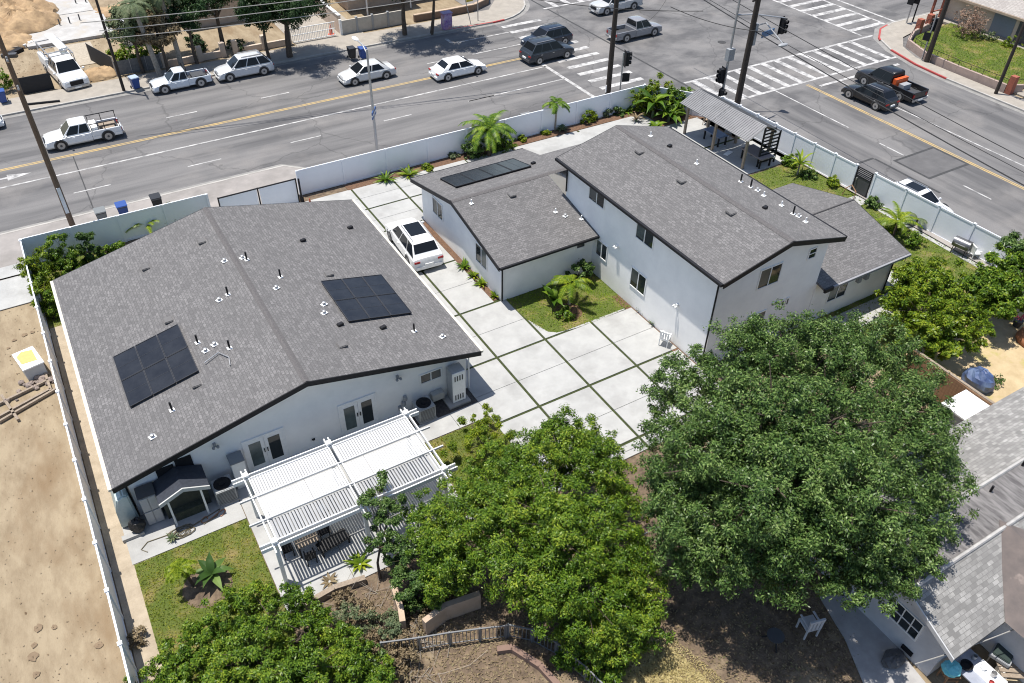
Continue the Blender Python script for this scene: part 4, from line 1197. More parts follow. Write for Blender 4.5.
iron_rail('grey iron railing curving across the bottom garden, below the brush', [(p.x, p.y) for p in q], .85)
q = [G(508, 637), G(532, 642), G(556, 655), G(585, 680), G(605, 700)]
iron_rail('grey iron railing running down to the right below the leafy garden tree', [(p.x, p.y) for p in q], .85)
q = [G(497, 652), G(512, 650), G(540, 668), G(560, 690)]
o = MB()
for a, b in zip(q[:-1], q[1:]): o.beam(a + Vector((0, 0, .12)), b + Vector((0, 0, .12)), .22, .24)
tag(o.build('garden_kerb', flat('brown_block', (.2, .13, .1), .9)), 'brown block edging curving below the iron railing', 'edging')
for pts, h, nm, lab, mm in (([(300, 612), (335, 592), (366, 582)], .35, 'garden_wall', 'low pale block wall in front of the patio', TIMBER),
                            ([(395, 596), (402, 618), (404, 632)], .75, 'garden_wall', 'low tan wall beside the small slender tree', TAN),
                            ([(425, 634), (446, 618), (480, 606)], .9, 'garden_wall', 'yellow-tan wall in the shade of the leafy garden tree', TAN)):
    q = [G(*p) for p in pts]; o = MB()
    for a, b in zip(q[:-1], q[1:]): o.beam(a + Vector((0, 0, h / 2)), b + Vector((0, 0, h / 2)), .22, h)
    tag(o.build(nm, mm), lab, 'wall')
wf = thing('fence', 'brown board fence between the big tree and the dry side yard', 'fence', (33.05, 13.5, 0))
for k in range(5): MB().box(33.0, 7.2 + 2.2 * k - .05, 0, 33.1, 7.2 + 2.2 * k + .05, 1.85).build('post', WOOD, wf)
for k in range(60): pass
mb = MB()
for k in range(58): mb.box(32.93, 7.2 + .152 * k, .08, 32.96, 7.2 + .152 * k + .145, 1.8)
mb.build('boards', WOOD, wf); MB().box(32.96, 7.2, 1.78, 33.1, 16.1, 1.86).build('rail', TIMBER, wf)
t = thing('shed', 'low shed with a flat white roof against the brown board fence', 'shed', (32.2, 11.3, 0))
MB().box(31.2, 10.95, 0, 32.8, 12.6, 1.6).build('wall', GREYSTUCCO, t); MB().box(31.1, 10.85, 1.61, 32.9, 12.75, 1.7).build('roof', WHITE, t)

# ---- walls across the streets
t = thing('wall', 'low beige garden wall with square pillars along the far pavement', 'wall', (12, 74.3, 0))
xs_ = [9.9, 12.9, 14.9, 16.0, 18.6, 20.9]
for a, b in zip(xs_[:-1], xs_[1:]):
    if abs(a - 14.9) < .01: continue
    MB().box(a + .22, 74.2, 0, b - .22, 74.45, .55).build('panel', BEIGE, t)
for x in xs_: MB().box(x - .22, 74.1, 0, x + .22, 74.55, 1.25).build('pillar', BEIGE, t)
t = thing('fence', 'grey chain-link fence with screening below the bright hedge', 'fence', (7, 74.2, 0))
MB().box(5.9, 74.2, .05, 9.6, 74.23, 1.25).build('mesh', mat('grey_fence_screen', (.17, .165, .16), (.1, .1, .1), 4, .8), t)
for x in (5.9, 7.15, 8.4, 9.6): MB().lathe([(.03, 0), (.03, 1.35)], (x, 74.18, 0), 6).build('post', METAL, t)
t = thing('gate', 'white barred driveway gate in front of the beige house across the street', 'gate', (23.5, 74.3, 0))
mb = MB()
for k in range(26): mb.box(21.3 + .16 * k, 74.3, .08, 21.33 + .16 * k, 74.33, 1.3)
for z in (.1, .7, 1.3): mb.box(21.25, 74.28, z, 25.45, 74.35, z + .05)
mb.build('bars', WHITE, t)
t = thing('wall', 'pale block wall with thin pillars beside the white driveway gate', 'wall', (29, 74.2, 0))
for k in range(4):
    MB().box(26.1 + 1.6 * k, 74.25, 0, 27.5 + 1.6 * k, 74.4, 1.3).build('panel', mat('pale_block', (.5, .46, .4), (.4, .37, .32), 1.5, .9), t)
for k in range(5): MB().box(25.9 + 1.6 * k, 74.2, 0, 26.1 + 1.6 * k, 74.45, 1.42).build('pillar', GREYM if k else WHITE, t)
t = thing('wall', 'tan stucco wall running back beside the driveway gate', 'wall', (26, 76, 0))
MB().box(25.95, 74.5, 0, 26.15, 82, 1.7).build('panel', BEIGE, t); MB().box(25.9, 74.5, 1.7, 26.2, 82, 1.78).build('coping', WHITE, t)
tag(MB().add([(24.2, 74.9, .05), (25.6, 74.9, .05), (25.6, 75.3, .1), (24.6, 75.0, .9)], [(0, 1, 2, 3), (3, 2, 1, 0)]).build('barrier', flat('orange_barrier', (.6, .1, .03), .5)) if False else MB().lathe([(.3, 0), (.3, .05), (.2, .05), (.05, .9), (.03, .9)], (25.2, 74.9, 0), 12).build('traffic_cone', flat('bright_orange', (.6, .09, .03), .5)), 'tall bright orange traffic cone inside the white driveway gate', 'cone')
cw_ = [(33.5, 74.3), (37, 74.2), (40.2, 74.3), (42.4, 75.4), (43.5, 77.5), (43.6, 84)]
t = thing('wall', 'low curved brown wall around the far left street corner', 'wall', (37, 74.3, 0)); mb = MB(); tp = MB()
for a, b in zip(cw_[:-1], cw_[1:]):
    mb.beam((a[0], a[1], .3), (b[0], b[1], .3), .25, .6); tp.beam((a[0], a[1], .64), (b[0], b[1], .64), .34, .08)
mb.build('panel', mat('brown_stucco', (.24, .16, .11), (.18, .12, .085), 1.5, .9), t); tp.build('coping', TAN, t)
cw_ = [(71.0, 34.6), (69.75, 35.3), (69.7, 40), (69.9, 43.5), (71.1, 46.3), (73.4, 47.6), (76, 48.2), (78.6, 48.4)]
t = thing('wall', 'low curved tan wall with a thin dark rail around the corner lawn', 'wall', (69.7, 40, 0)); mb = MB(); rl = MB()
for a, b in zip(cw_[:-1], cw_[1:]):
    mb.beam((a[0], a[1], .35), (b[0], b[1], .35), .25, .7)
    rl.beam((a[0], a[1], 1.15), (b[0], b[1], 1.15), .03, .03)
    n = max(2, int(math.dist(a, b) / 1.0))
    for k in range(n): rl.box(a[0] + (b[0] - a[0]) * k / n - .015, a[1] + (b[1] - a[1]) * k / n - .015, .7, a[0] + (b[0] - a[0]) * k / n + .015, a[1] + (b[1] - a[1]) * k / n + .015, 1.15)
mb.build('panel', mat('pinkish_stucco', (.4, .3, .25), (.32, .24, .2), 1.5, .9), t); rl.build('rail', TRIM, t)
for p in ((69.9, 35.0), (74.6, 48.0), (76.6, 48.4)): MB().box(p[0] - .25, p[1] - .25, 0, p[0] + .25, p[1] + .25, 1.5).build('pillar', BRICK, t)
corner = [(70.9, 35.0), (69.9, 36), (69.9, 40), (70.1, 43.3), (71.3, 46.1), (73.5, 47.3), (79.6, 48), (79.6, 35)]
mb = MB(); sheet(mb, corner, .3); struct('lawn', mb, TURF)
grass('lawn_grass', corner, 16000, GRASSG, .32, .11)
mb = MB(); mb.box(79.6, 25, 0, 80.7, 50, .2); mb.box(70.3, 20, 0, 80.7, 34.6, .1); struct('path', mb, WALK)
for i, (x, y) in enumerate(((78.9, 41.0), (79.1, 38.5), (78.8, 36.2), (78.6, 43.4))):
    bush('shrub', ('yellow-green shrub by the garage door of the tan house', 'rounded green shrub right of the garage door of the tan house', 'green shrub at the far right end of the corner lawn', 'pale shrub beside the dead bush on the corner lawn')[i], 'shrub', (x, y, .3), .9, 700, .16, (LEAF_YEL, LEAF_LIME, LEAF_DEEP, LEAF_GREY)[i], 'shrubs along the tan house')
bush('bush', 'large half-dead pinkish brown bush on the corner lawn', 'bush', (77.6, 45.2, .3), 1.9, 2600, .16, leafmat('dead_pink_leaves', ((.1, .06, .045), (.24, .15, .11), (.34, .24, .17), (.06, .05, .04)), .15, .7), None, 1.0, 6)
t = thing('porch_frame', 'red timber porch frame at the top right corner', 'porch', (80, 49.5, 0))
for x, y in ((78.4, 49.6), (80.2, 49.8), (82.5, 50.9)): MB().box(x, y, 0, x + .2, y + .2, 2.3).build('post', BRICK, t)
MB().box(78.3, 49.6, 2.3, 83, 49.85, 2.5).build('rail', BRICK, t); MB().box(78.4, 49.65, 1.0, 82.5, 49.75, 1.1).build('rail', BRICK, t)

# ================================================================== poles, signals, wires
def wood_pole(label, p, h, r, m_, arms=(), group=None):
    t = thing('utility_pole', label, 'utility pole', (p[0], p[1], 0), 0, group)
    MB().tube([(p[0], p[1], 0), (p[0], p[1], h)], r * 1.15, 10, r * .8).build('pole', m_, t, smooth=True)
    for z, dx, dy, L in arms:
        d = Vector((dx, dy, 0)).normalized() * L / 2; c = Vector((p[0], p[1], z))
        a = MB().beam(c - d, c + d, .1, .12).build('crossarm', m_, t)
        for s in (-.9, -.5, .5, .9):
            MB().lathe([(.04, 0), (.06, .06), (.04, .14)], tuple(c + d * s + Vector((0, 0, .06))), 8).build('insulator', GREYM, a)
    return t
pW = G(72, 224) * .97; pM = G(608, 92.5) * .97; pC = G(737.7, 101) * .955; pS = G(722, 94) * .955; pP = G(620, 90) * .97; pL = G(377, 150) * .97
t = wood_pole('brown weathered utility pole beside the left end of the street fence', pW, 12.5, .16, WOODP, ((11.2, 0, 1, 2.4), (9.6, 0, 1, 2.0)))
MB().box(pW.x - .1, pW.y - .2, 1.7, pW.x + .1, pW.y - .15, 3.4).build('marker_strip', flat('pale_strip', (.7, .7, .68), .5), t)
t = wood_pole('dark utility pole rising in front of the crosswalk left of the junction', pM, 12, .2, WOODD, ((10.8, 1, 0, 2.4),))
MB().box(pM.x - .26, pM.y - .05, .9, pM.x - .2, pM.y + .05, 1.5).build('sign_plate', WHITE, t)
t = wood_pole('thick dark utility pole at the corner behind the metal-roofed pergola', pC, 13, .22, WOODD, ((9.0, 1, .3, 1.6), (11.5, 0, 1, 2.4)))
MB().box(pC.x + .2, pC.y - .15, 5.6, pC.x + .45, pC.y + .15, 7.2).build('meter_box', GREYM, t)
q = Vector((3.3, 71.6, 0)); q = G(124.5, 92.4); wood_pole('slim dark utility pole on the far pavement beside the blue bin', q, 9.5, .11, WOODD, ((9.0, 0, 1, 1.6),)); pF = q
q = G(995, 95); wood_pole('slim leaning-looking brown utility pole in front of the corner lawn at right', q, 9.5, .13, WOODD, ((9.1, 1, 0, 1.6),)); pR = q
q = G(926, 63); wood_pole('stout dark utility pole on the pavement at the far right corner', q, 9.5, .2, WOODD, ((9.0, 1, 0, 2.2),)); pN = q

def signal_head(parent, p, rz, ped=False):
    h = .5 if ped else 1.1
    M = Matrix.Translation(p) @ Matrix.Rotation(rz, 4, 'Z')
    b = MB().box(-.19, -.15, -h / 2, .19, .15, h / 2)
    b.v = [tuple(M @ Vector(v)) for v in b.v]
    hd = b.build('signal_head', TRIM, parent)
    bk = MB().box(-.3, .16, -h / 2 - .1, .3, .18, h / 2 + .1); bk.v = [tuple(M @ Vector(v)) for v in bk.v]
    bk.build('backplate', TRIM, hd)
    for k in range(1 if ped else 3):
        z = 0 if ped else .34 - .34 * k
        l = MB().tube([(0, -.14, z), (0, -.17, z)], .12, 12); l.v = [tuple(M @ Vector(v)) for v in l.v]
        l.build('lens', (flat('red_lens', (.12, .015, .01), .3), flat('amber_lens', (.15, .08, .01), .3), flat('green_lens', (.01, .09, .05), .3))[k if not ped else 1], hd)
        v = MB().tube([(0, -.15, z + .02), (0, -.36, z + .02)], .145, 10, cap=False); v.v = [tuple(M @ Vector(w_)) for w_ in v.v]
        v.build('visor', TRIM, hd)
    return hd
t = thing('traffic_signal', 'traffic signal on a short grey post beside the dark pole in front of the crosswalk', 'traffic signal', (pP.x, pP.y, 0))
MB().tube([(pP.x, pP.y, 0), (pP.x, pP.y, 3.9)], .06, 8).build('post', METAL, t)
signal_head(t, (pP.x + .38, pP.y, 3.35), R(70)); signal_head(t, (pP.x + .35, pP.y - .05, 1.9), R(160), True)
t = thing('traffic_signal', 'tall grey signal mast with a lamp arm at the corner by the pergola', 'traffic signal', (pS.x, pS.y, 0))
MB().tube([(pS.x, pS.y, 0), (pS.x, pS.y, 9.2)], .12, 10, .08).build('post', METAL, t)
arm = [Vector((pS.x, pS.y, 6.4)), Vector((pS.x + 4, pS.y - .3, 7.0)), Vector((pS.x + 8.2, pS.y - .6, 7.3))]
signal_head(t, (pS.x - .38, pS.y + .1, 2.8), R(-100)); signal_head(t, (pS.x - .3, pS.y - .3, 1.55), R(20), True)
MB().box(pS.x - .3, pS.y - .25, 4.0, pS.x + .3, pS.y + .15, 4.9).build('control_box', GREYM, t)
a = G(783, 26, 6.6)
MB().tube([(pS.x, pS.y, 7.4), (pS.x + 1.2, pS.y - .6, 7.45), (a.x, a.y, 7.2)], .07, 8, .05).build('mast_arm', METAL, t)
hd = signal_head(t, tuple(a), R(15))
a = G(768, 33, 6.5)
s_ = MB().obox(tuple(a), (1.5, .05, .42), R(10)).build('street_sign', flat('sign_blue', (.07, .16, .3), .4), t)
t2 = thing('street_lamp', 'cobra-head street lamp hanging over the crosswalk at right of the corner mast', 'street lamp', (pC.x, pC.y, 0))
a = G(783, 45, 6.8)
MB().tube([(pC.x, pC.y, 7.0), (pC.x + 1, pC.y - .3, 7.2), (a.x, a.y, a.z + .05)], .05, 8).build('arm', METAL, t2)
MB().blob(tuple(a), (.45, .2, .12), 12, 7).build('lamp_head', GREYM, t2, smooth=True)
t = thing('street_lamp', 'grey street lamp pole on the near pavement behind the white fence', 'street lamp', (pL.x, pL.y, 0))
MB().tube([(pL.x, pL.y, 0), (pL.x, pL.y, 8.0)], .11, 10, .07).build('post', METAL, t)
MB().lathe([(.2, 0), (.2, .5), (.13, .55)], (pL.x, pL.y, 0.1), 10).build('base', METAL, t)
MB().tube([(pL.x, pL.y, 7.7), (pL.x - .05, pL.y + .5, 8.1), (pL.x - .1, pL.y + 1.3, 8.2)], .05, 8).build('arm', METAL, t)
MB().blob((pL.x - .12, pL.y + 1.6, 8.2), (.18, .42, .1), 12, 7).build('lamp_head', WHITE, t, smooth=True)
a = G(373, 100, 3.6)
bn_ = MB().obox((pL.x + .05, pL.y, 3.6), (.06, 1.15, .5), R(-35)).build('street_sign', flat('banner_blue', (.04, .1, .26), .5), t)
MB().obox((pL.x + .05, pL.y, 3.6), (.075, 1.16, .1), R(-35)).build('stripe', WHITE, bn_)
for u, v, lab in ((906, 24, 'grey signal post at the far right kerb corner'), (912, 23, 'dark signal post with stacked lamps beside the grey post at the far right corner'), (921, 61, 'slim signal post in front of the stout pole at the right corner')):
    p = G(u, v); t = thing('traffic_signal', lab, 'traffic signal', tuple(p))
    MB().tube([p, p + Vector((0, 0, 4.2))], .07, 8).build('post', METAL if u != 912 else TRIM, t)
    signal_head(t, (p.x + .3, p.y, 3.2), R(200)); signal_head(t, (p.x - .3, p.y, 2.3), R(110), True)
for u, v, lab in ((478, 15, 'thin sign post on the far left corner pavement'), (448.5, 20, 'leaning thin sign post with a yellow sign at the far left corner')):
    p = G(u, 24 if u < 450 else 22); t = thing('sign_post', lab, 'sign', tuple(p))
    if u > 450:
        MB().tube([p, p + Vector((0, 0, 3))], .05, 8).build('post', METAL, t)
    else:
        p = G(471, 25); MB().tube([p, p + Vector((-.5, .2, 2.6))], .04, 8).build('post', METAL, t)
        MB().obox(tuple(p + Vector((-.1, .0, 2.6))), (.75, .04, .75), .1).build('sign_plate', flat('sign_yellow', (.6, .42, .05), .5), t)
p = G(447, 30); t = thing('utility_cabinet', 'utility cabinet wrapped in purple and white graphics on the far corner pavement', 'cabinet', (p.x, p.y, .12))
MB().box(p.x - .45, p.y - .3, .12, p.x + .45, p.y + .35, 1.6).build('body', mat('purple_wrap', (.22, .08, .32), (.6, .5, .6), 1.8, .5, c3=(.4, .12, .1), s3=1.2), t, bevel=.03)
MB().box(p.x - .5, p.y - .35, 1.6, p.x + .5, p.y + .4, 1.68).build('lid', flat('violet_paint', (.3, .22, .4), .5), t)
MB().box(p.x - .03, p.y - .32, .7, p.x + .03, p.y - .3, .9).build('handle', METAL, t)

WIRE = flat('cable_black', (.012, .012, .013), .6)
WIREG = flat('cable_grey', (.3, .29, .27), .5)
def wire(label, a, b, sag, r=.022, m_=WIRE, group='overhead cables'):
    a = Vector(a); b = Vector(b)
    pts = [a.lerp(b, i / 24) - Vector((0, 0, sag * 4 * (i / 24) * (1 - i / 24))) for i in range(25)]
    o = MB().tube(pts, r, 5).build('cable', m_)
    return tag(o, label, 'cable', group)
lab = 'dark overhead cable sagging along the cross street from the corner pole'
def thru(p0, p1, ext0, ext1):
    d = p1 - p0
    return p0 - d * ext0, p1 + d * ext1
for i, (c1, c2, z1, z2, sg, rr) in enumerate((((768, 15), (1024, 147), 7.3, 6.3, 0.6, .028), ((768, 33), (1024, 172), 6.9, 5.3, .7, .04), ((768, 28), (1024, 160), 7.0, 5.8, .65, .022))):
    a, b = thru(G(*c1, z1), G(*c2, z2), .45, 1.2)
    wire(lab, a, b, sg, rr, group='cables along the cross street')
for c1, c2, z1, z2 in (((129, 17), (246, 3), 8.2, 8.5), ((143, 25), (248, 11), 7.6, 7.9), ((150, 33), (250, 20), 7.2, 7.4)):
    a, b = thru(G(*c1, z1), G(*c2, z2), .4, 2.6)
    wire('pale overhead cable crossing in front of the far houses', a, b, .25, .03, WIREG, 'cables along the far pavement')
for (c1, c2, z1, z2) in (((560, 0), (690, 10), 8, 8), ((690, 12), (757, 30), 8, 7.6)):
    a, b = thru(G(*c1, z1), G(*c2, z2), .3, .1)
    wire('dark overhead cable over the top of the junction', a, b, .3, .028, group='cables over the junction')
a = G(666, 0, 8); b = G(640, 22, 7); wire('thin curved guy wire hanging over the grey pickup', a, b, .5, .015)
wire('pale sagging cable over the outdoor table, lower right corner', G(915, 664, 2.2), G(1060, 610, 2.4), .25, .02, WIREG)

# ================================================================== vehicles
def car(name, label, cat, pos, heading, color, kind='suv', L=4.6, Wd=1.85, H=1.65, glassroof=False, group=None, wheelc=None, cargo=None):
    """x forward; the parts are built about the car's own axes, then placed"""
    t = thing(name, label, cat, (pos[0], pos[1], pos[2] if len(pos) > 2 else 0.0), heading, group)
    paint = flat('paint_%d_%d_%d' % tuple(int(c * 1000) for c in color), color, .3, 0.0, coat=.8 if sum(color) > .5 else .25)
    hw = Wd / 2; h = L / 2
    belt = {'suv': .57, 'sedan': .61, 'pickup': .57}[kind] * H
    hood = belt * (.93 if kind != 'sedan' else .9)
    gc = .2 if kind == 'sedan' else .24
    if kind == 'sedan':
        top = [(-h, .55 * H * .8), (-h + .1, belt * .95), (-h + .75, belt), (h - 1.25, belt), (h - .5, hood * .95), (h - .12, hood * .8), (h, hood * .55)]
        cab = (-h + .5, -h + 1.3, h - 1.98, h - 1.05)
    elif kind == 'suv':
        top = [(-h, belt * .8), (-h + .08, belt * .98), (-h + .5, belt), (h - 1.2, belt), (h - .45, hood * .97), (h - .1, hood * .82), (h, hood * .5)]
        cab = (-h + .12, -h + .78, h - 2.0, h - 1.1)
    else:
        top = [(-h + L * .40, belt), (-h + L * .42, belt), (-h + L * .5, belt), (h - 1.35, belt), (h - .5, hood * .99), (h - .1, hood * .88), (h, hood * .55)]
        cab = (-h + L * .405, -h + L * .425, h - 1.98, h - 1.22)
    ring = lambda x, z, k: [(x, -hw * .86 * k, gc), (x, -hw * k, gc + .14), (x, -hw * k, z * .72), (x, -hw * .965 * k, z * .93), (x, -hw * .84 * k, z), (x, 0, z + .025),
                            (x, hw * .84 * k, z), (x, hw * .965 * k, z * .93), (x, hw * k, z * .72), (x, hw * k, gc + .14), (x, hw * .86 * k, gc)]
    b = MB(); n = 11
    for i, (x, z) in enumerate(top):
        k = .9 if (i == 0 and kind != 'pickup') or i == len(top) - 1 else (.97 if (i == 1 and kind != 'pickup') or i == len(top) - 2 else 1)
        b.v += ring(x, z, k)
    for i in range(len(top) - 1):
        for j in range(n):
            b.f.append((i * n + j, (i + 1) * n + j, (i + 1) * n + (j + 1) % n, i * n + (j + 1) % n))
    b.f.append(tuple(range(n))); b.f.append(tuple((len(top) - 1) * n + j for j in range(n - 1, -1, -1)))
    # greenhouse
    xrb, xrt, xft, xfb = cab
    wb, wt = hw * .93, hw * .71
    zr_ = H; zb = belt - .04
    o = len(b.v)
    b.v += [(xrb, -wb, zb), (xfb, -wb, zb), (xfb, wb, zb), (xrb, wb, zb)]
    b.v += [(xrt - .04, -wt, zr_ - .07), (xft + .05, -wt, zr_ - .07), (xft + .05, wt, zr_ - .07), (xrt - .04, wt, zr_ - .07)]
    b.v += [(xrt + .12, -wt + .12, zr_), (xft - .16, -wt + .12, zr_), (xft - .16, wt - .12, zr_), (xrt + .12, wt - .12, zr_)]
    for k in (0, 4):
        for j in range(4):
            b.f.append((o + k + j, o + k + (j + 1) % 4, o + k + 4 + (j + 1) % 4, o + k + 4 + j))
    b.f.append((o + 8, o + 9, o + 10, o + 11))
    body = b.build('body', paint, t, local=True, bevel=.085 if kind != 'pickup' else .055, segs=3)
    ztop = zr_ - .07; xrt0, xft0 = xrt, xft; xrt -= .04; xft += .05
    def pan(name, p, m_, off):
        P = [Vector(q) for q in p]
        nr = (P[1] - P[0]).cross(P[3] - P[0]).normalized()
        if nr.dot(off) < 0: nr = -nr
        q = [x + nr * .012 for x in P]
        return MB().add([tuple(x - nr * .02) for x in P] + [tuple(x) for x in q], [(3, 2, 1, 0), (4, 5, 6, 7), (0, 1, 5, 4), (1, 2, 6, 5), (2, 3, 7, 6), (3, 0, 4, 7)]).build(name, m_, t, local=True)
    lerp = lambda a, c, f: a + (c - a) * f
    zl = lerp(zb, ztop, .12); zh = lerp(zb, ztop, .93)
    def side(xa0, xa1, xb0, xb1, s):           # bottom from..to, top from..to
        yb = lerp(wb, wt, .12) * s; yt = lerp(wb, wt, .93) * s
        pan('side_window', [(xa0, yb, zl), (xa1, yb, zl), (xb1, yt, zh), (xb0, yt, zh)], CARGLASS, Vector((0, s, 0)))
    fl0, fl1 = lerp(xfb, xft, .12), lerp(xfb, xft, .93); rl0, rl1 = lerp(xrb, xrt, .12), lerp(xrb, xrt, .93)
    cuts = {'suv': (0, .3, .64, 1), 'sedan': (0, .14, .55, 1), 'pickup': (0, .45, 1)}[kind]
    for s in (-1, 1):
        for a, c in zip(cuts[:-1], cuts[1:]):
            if kind == 'sedan' and a == 0: continue
            g = .035
            side(lerp(rl0, fl0, a) + g, lerp(rl0, fl0, c) - g - (.1 if c == 1 else 0), lerp(rl1, fl1, a) + g, lerp(rl1, fl1, c) - g, s)
    yb, yt = lerp(wb, wt, .12) - .08, lerp(wb, wt, .93) - .06
    pan('windscreen', [(fl0, -yb, zl), (fl0, yb, zl), (fl1, yt, zh), (fl1, -yt, zh)], CARGLASS, Vector((1, 0, 0)))
    pan('rear_window', [(lerp(xrb, xrt, .34), -lerp(wb, wt, .34) + .1, lerp(zb, ztop, .34)), (lerp(xrb, xrt, .34), lerp(wb, wt, .34) - .1, lerp(zb, ztop, .34)), (rl1, yt, zh), (rl1, -yt, zh)], CARGLASS, Vector((-1, 0, 0)))
    if glassroof:
        MB().box(xrt + (xft - xrt) * .3, -wt + .2, zr_ - .01, xft - .22, wt - .2, zr_ + .012).build('sunroof', CARGLASS, t, local=True)
    if kind == 'suv':
        for s in (-1, 1): MB().box(xrt + .1, s * (wt - .1) - .02, zr_ + .02, xft - .2, s * (wt - .1) + .02, zr_ + .06).build('roof_rail', METAL, t, local=True)
    xrt, xft = xrt0, xft0
    # bed of a pickup
    if kind == 'pickup':
        xb0, xb1 = -h, -h + L * .40
        bd = MB().box(xb0 + .04, -hw * .98, gc + .1, xb1 - .01, hw * .98, belt * .62)
        bd.box(xb0 + .04, -hw * .985, belt * .62, xb1 - .01, -hw * .86, belt); bd.box(xb0 + .04, hw * .86, belt * .62, xb1 - .01, hw * .985, belt); bd.box(xb1 - .08, -hw * .86, belt * .62, xb1 - .01, hw * .86, belt)
        bd.build('bed', paint, t, local=True, bevel=.02)
        MB().box(xb0 + .12, -hw * .855, belt * .621, xb1 - .09, hw * .855, belt * .64).build('bed_liner', DGREY, t, local=True)
        MB().box(xb0, -hw * .86, belt * .45, xb0 + .06, hw * .86, belt * .99).build('tailgate', paint, t, local=True, bevel=.015)
        MB().box(xb0 - .12, -hw * .9, gc + .1, xb0 - .005, hw * .9, gc + .3).build('rear_bumper', METAL, t, local=True, bevel=.03)
    else:
        MB().box(-h - .06, -hw * .88, gc + .04, -h + .2, hw * .88, gc + .3).build('rear_bumper', DGREY if (kind == 'suv' and not glassroof) else paint, t, local=True, bevel=.05)
    MB().box(h - .2, -hw * .88, gc + .0, h + .06, hw * .88, gc + .26).build('front_bumper', paint if kind != 'pickup' else METAL, t, local=True, bevel=.05)
    MB().box(h - .06, -hw * .5, gc + .28, h + .025, hw * .5, hood * (.8 if kind == 'pickup' else .62)).build('grille', TRIM, t, local=True)
    MB().box(h + .062, -.26, gc + .05, h + .072, .26, gc + .17).build('licence_plate', WHITE, t, local=True)
    xr0 = -h - (.12 if kind == 'pickup' else .06)
    MB().box(xr0 - .012, -.26, gc + .12 + (.14 if kind != 'pickup' else 0), xr0 - .002 + (.06 if kind != 'pickup' else 0), .26, gc + .26 + (.14 if kind != 'pickup' else 0)).build('licence_plate', WHITE, t, local=True)
    HL = glassmat('headlamp_glass', (.6, .62, .63), .1); TL = glassmat('tail_lamp_red', (.3, .012, .012), .15)
    for s in (-1, 1):
        MB().box(h - .22, s * hw * .6 - .17, hood * .62, h - .012, s * hw * .6 + .17, hood * .78).build('headlight', HL, t, local=True, bevel=.03)
        MB().box(-h - .015, s * hw * .74 - (.2 if kind != 'pickup' else .08), belt * (.72 if kind != 'pickup' else .6), -h + .14, s * hw * .74 + .17, belt * .86).build('taillight', TL, t, local=True, bevel=.02)
        mr = MB().blob((xfb - .25, s * (hw + .1), belt + .07), (.09, .13, .09), 8, 6); mr.build('mirror', paint, t, local=True, smooth=True)
        if kind != 'pickup' or True:
            for f in (.3, .66):
                x = lerp(rl0, fl0, f); MB().box(x - .1, s * hw * .99 - .015, belt * .8, x + .08, s * hw * .99 + .025, belt * .84).build('door_handle', paint if sum(color) > .3 else METAL, t, local=True)
    rw = .34 if kind == 'sedan' else (.37 if kind == 'suv' else .39)
    for x in (-h + L * .2, h - L * .185):
        for s in (-1, 1):
            yo = s * (hw - .1)
            w_ = MB().tube([(x, yo - s * .13, rw), (x, yo + s * .115, rw)], rw, 20).build('wheel', BLACK, t, local=True, smooth=True)
            r_ = MB().tube([(x, yo + s * .1, rw), (x, yo + s * .128, rw)], rw * .66, 14)
            r_.build('rim', wheelc or METAL, w_, local=True)
            hb = MB().tube([(x, yo + s * .12, rw), (x, yo + s * .14, rw)], rw * .22, 8); hb.build('hub_cap', DGREY, w_, local=True)
            pts = [(x + math.cos(a) * (rw + .07), yo + s * .105, rw + math.sin(a) * (rw + .07)) for a in np.linspace(-.25, math.pi + .25, 15)]
            ar = MB()
            o = 0
            for (p, q) in zip(pts[:-1], pts[1:]):
                ci = [(x + (e[0] - x) * .86, e[1], rw + (e[2] - rw) * .86) for e in (p, q)]
                ar.add([p, q, ci[1], ci[0]], [(0, 1, 2, 3)] if s < 0 else [(3, 2, 1, 0)])
            ar.build('wheel_arch', DGREY if sum(color) < .9 or kind != 'sedan' else TRIM, t, local=True)
    return t
PI = math.pi
WH, SV, DK, NV, GY = (.78, .78, .77), (.5, .51, .52), (.012, .012, .014), (.016, .024, .042), (.2, .2, .21)
p = G(416, 268); car('parked_car', 'white sport utility car with a black glass roof parked in the driveway', 'car', (16.35, 38.35, .05), PI / 2 - R(4), WH, 'suv', 4.95, 1.95, 1.72, True, wheelc=flat('dark_alloy', (.1, .1, .11), .35, .5))
car('parked_car', 'white car with a black sunroof parked beyond the white fence on the cross street', 'car', (47.3, 26.5, 0), -PI / 2 + R(3), WH, 'suv', 4.5, 1.8, 1.44, True)
t = car('pickup_truck', 'white work pickup with open tool boxes driving past the left utility pole', 'pickup', (1.6, 63.15, 0), PI, WH, 'pickup', 5.2, 1.8, 1.66)
def local_parts(t, items):
    for nm, mb, m_ in items: mb.build(nm, m_, t, local=True)
rk = MB()
for s in (-1, 1):
    for x in (-2.5, -1.5, -.6): rk.beam((x, s * .84, .9), (x, s * .84, 1.5), .05, .05)
    rk.beam((-2.55, s * .84, 1.48), (-.5, s * .84, 1.48), .05, .05)
local_parts(t, [('ladder_rack', rk, TRIM), ('tool_box', MB().box(-1.05, -.7, .66, -.6, .7, 1.15), WHITE), ('load', MB().box(-2.3, -.5, .66, -1.2, .1, .95).box(-2.2, .2, .66, -1.4, .6, .85), TIMBER)])
t = car('pickup_truck', 'small white pickup parked at the far kerb in front of the palm trunks', 'pickup', (10.1, 69.45, 0), PI, (.62, .66, .7), 'pickup', 4.7, 1.72, 1.55)
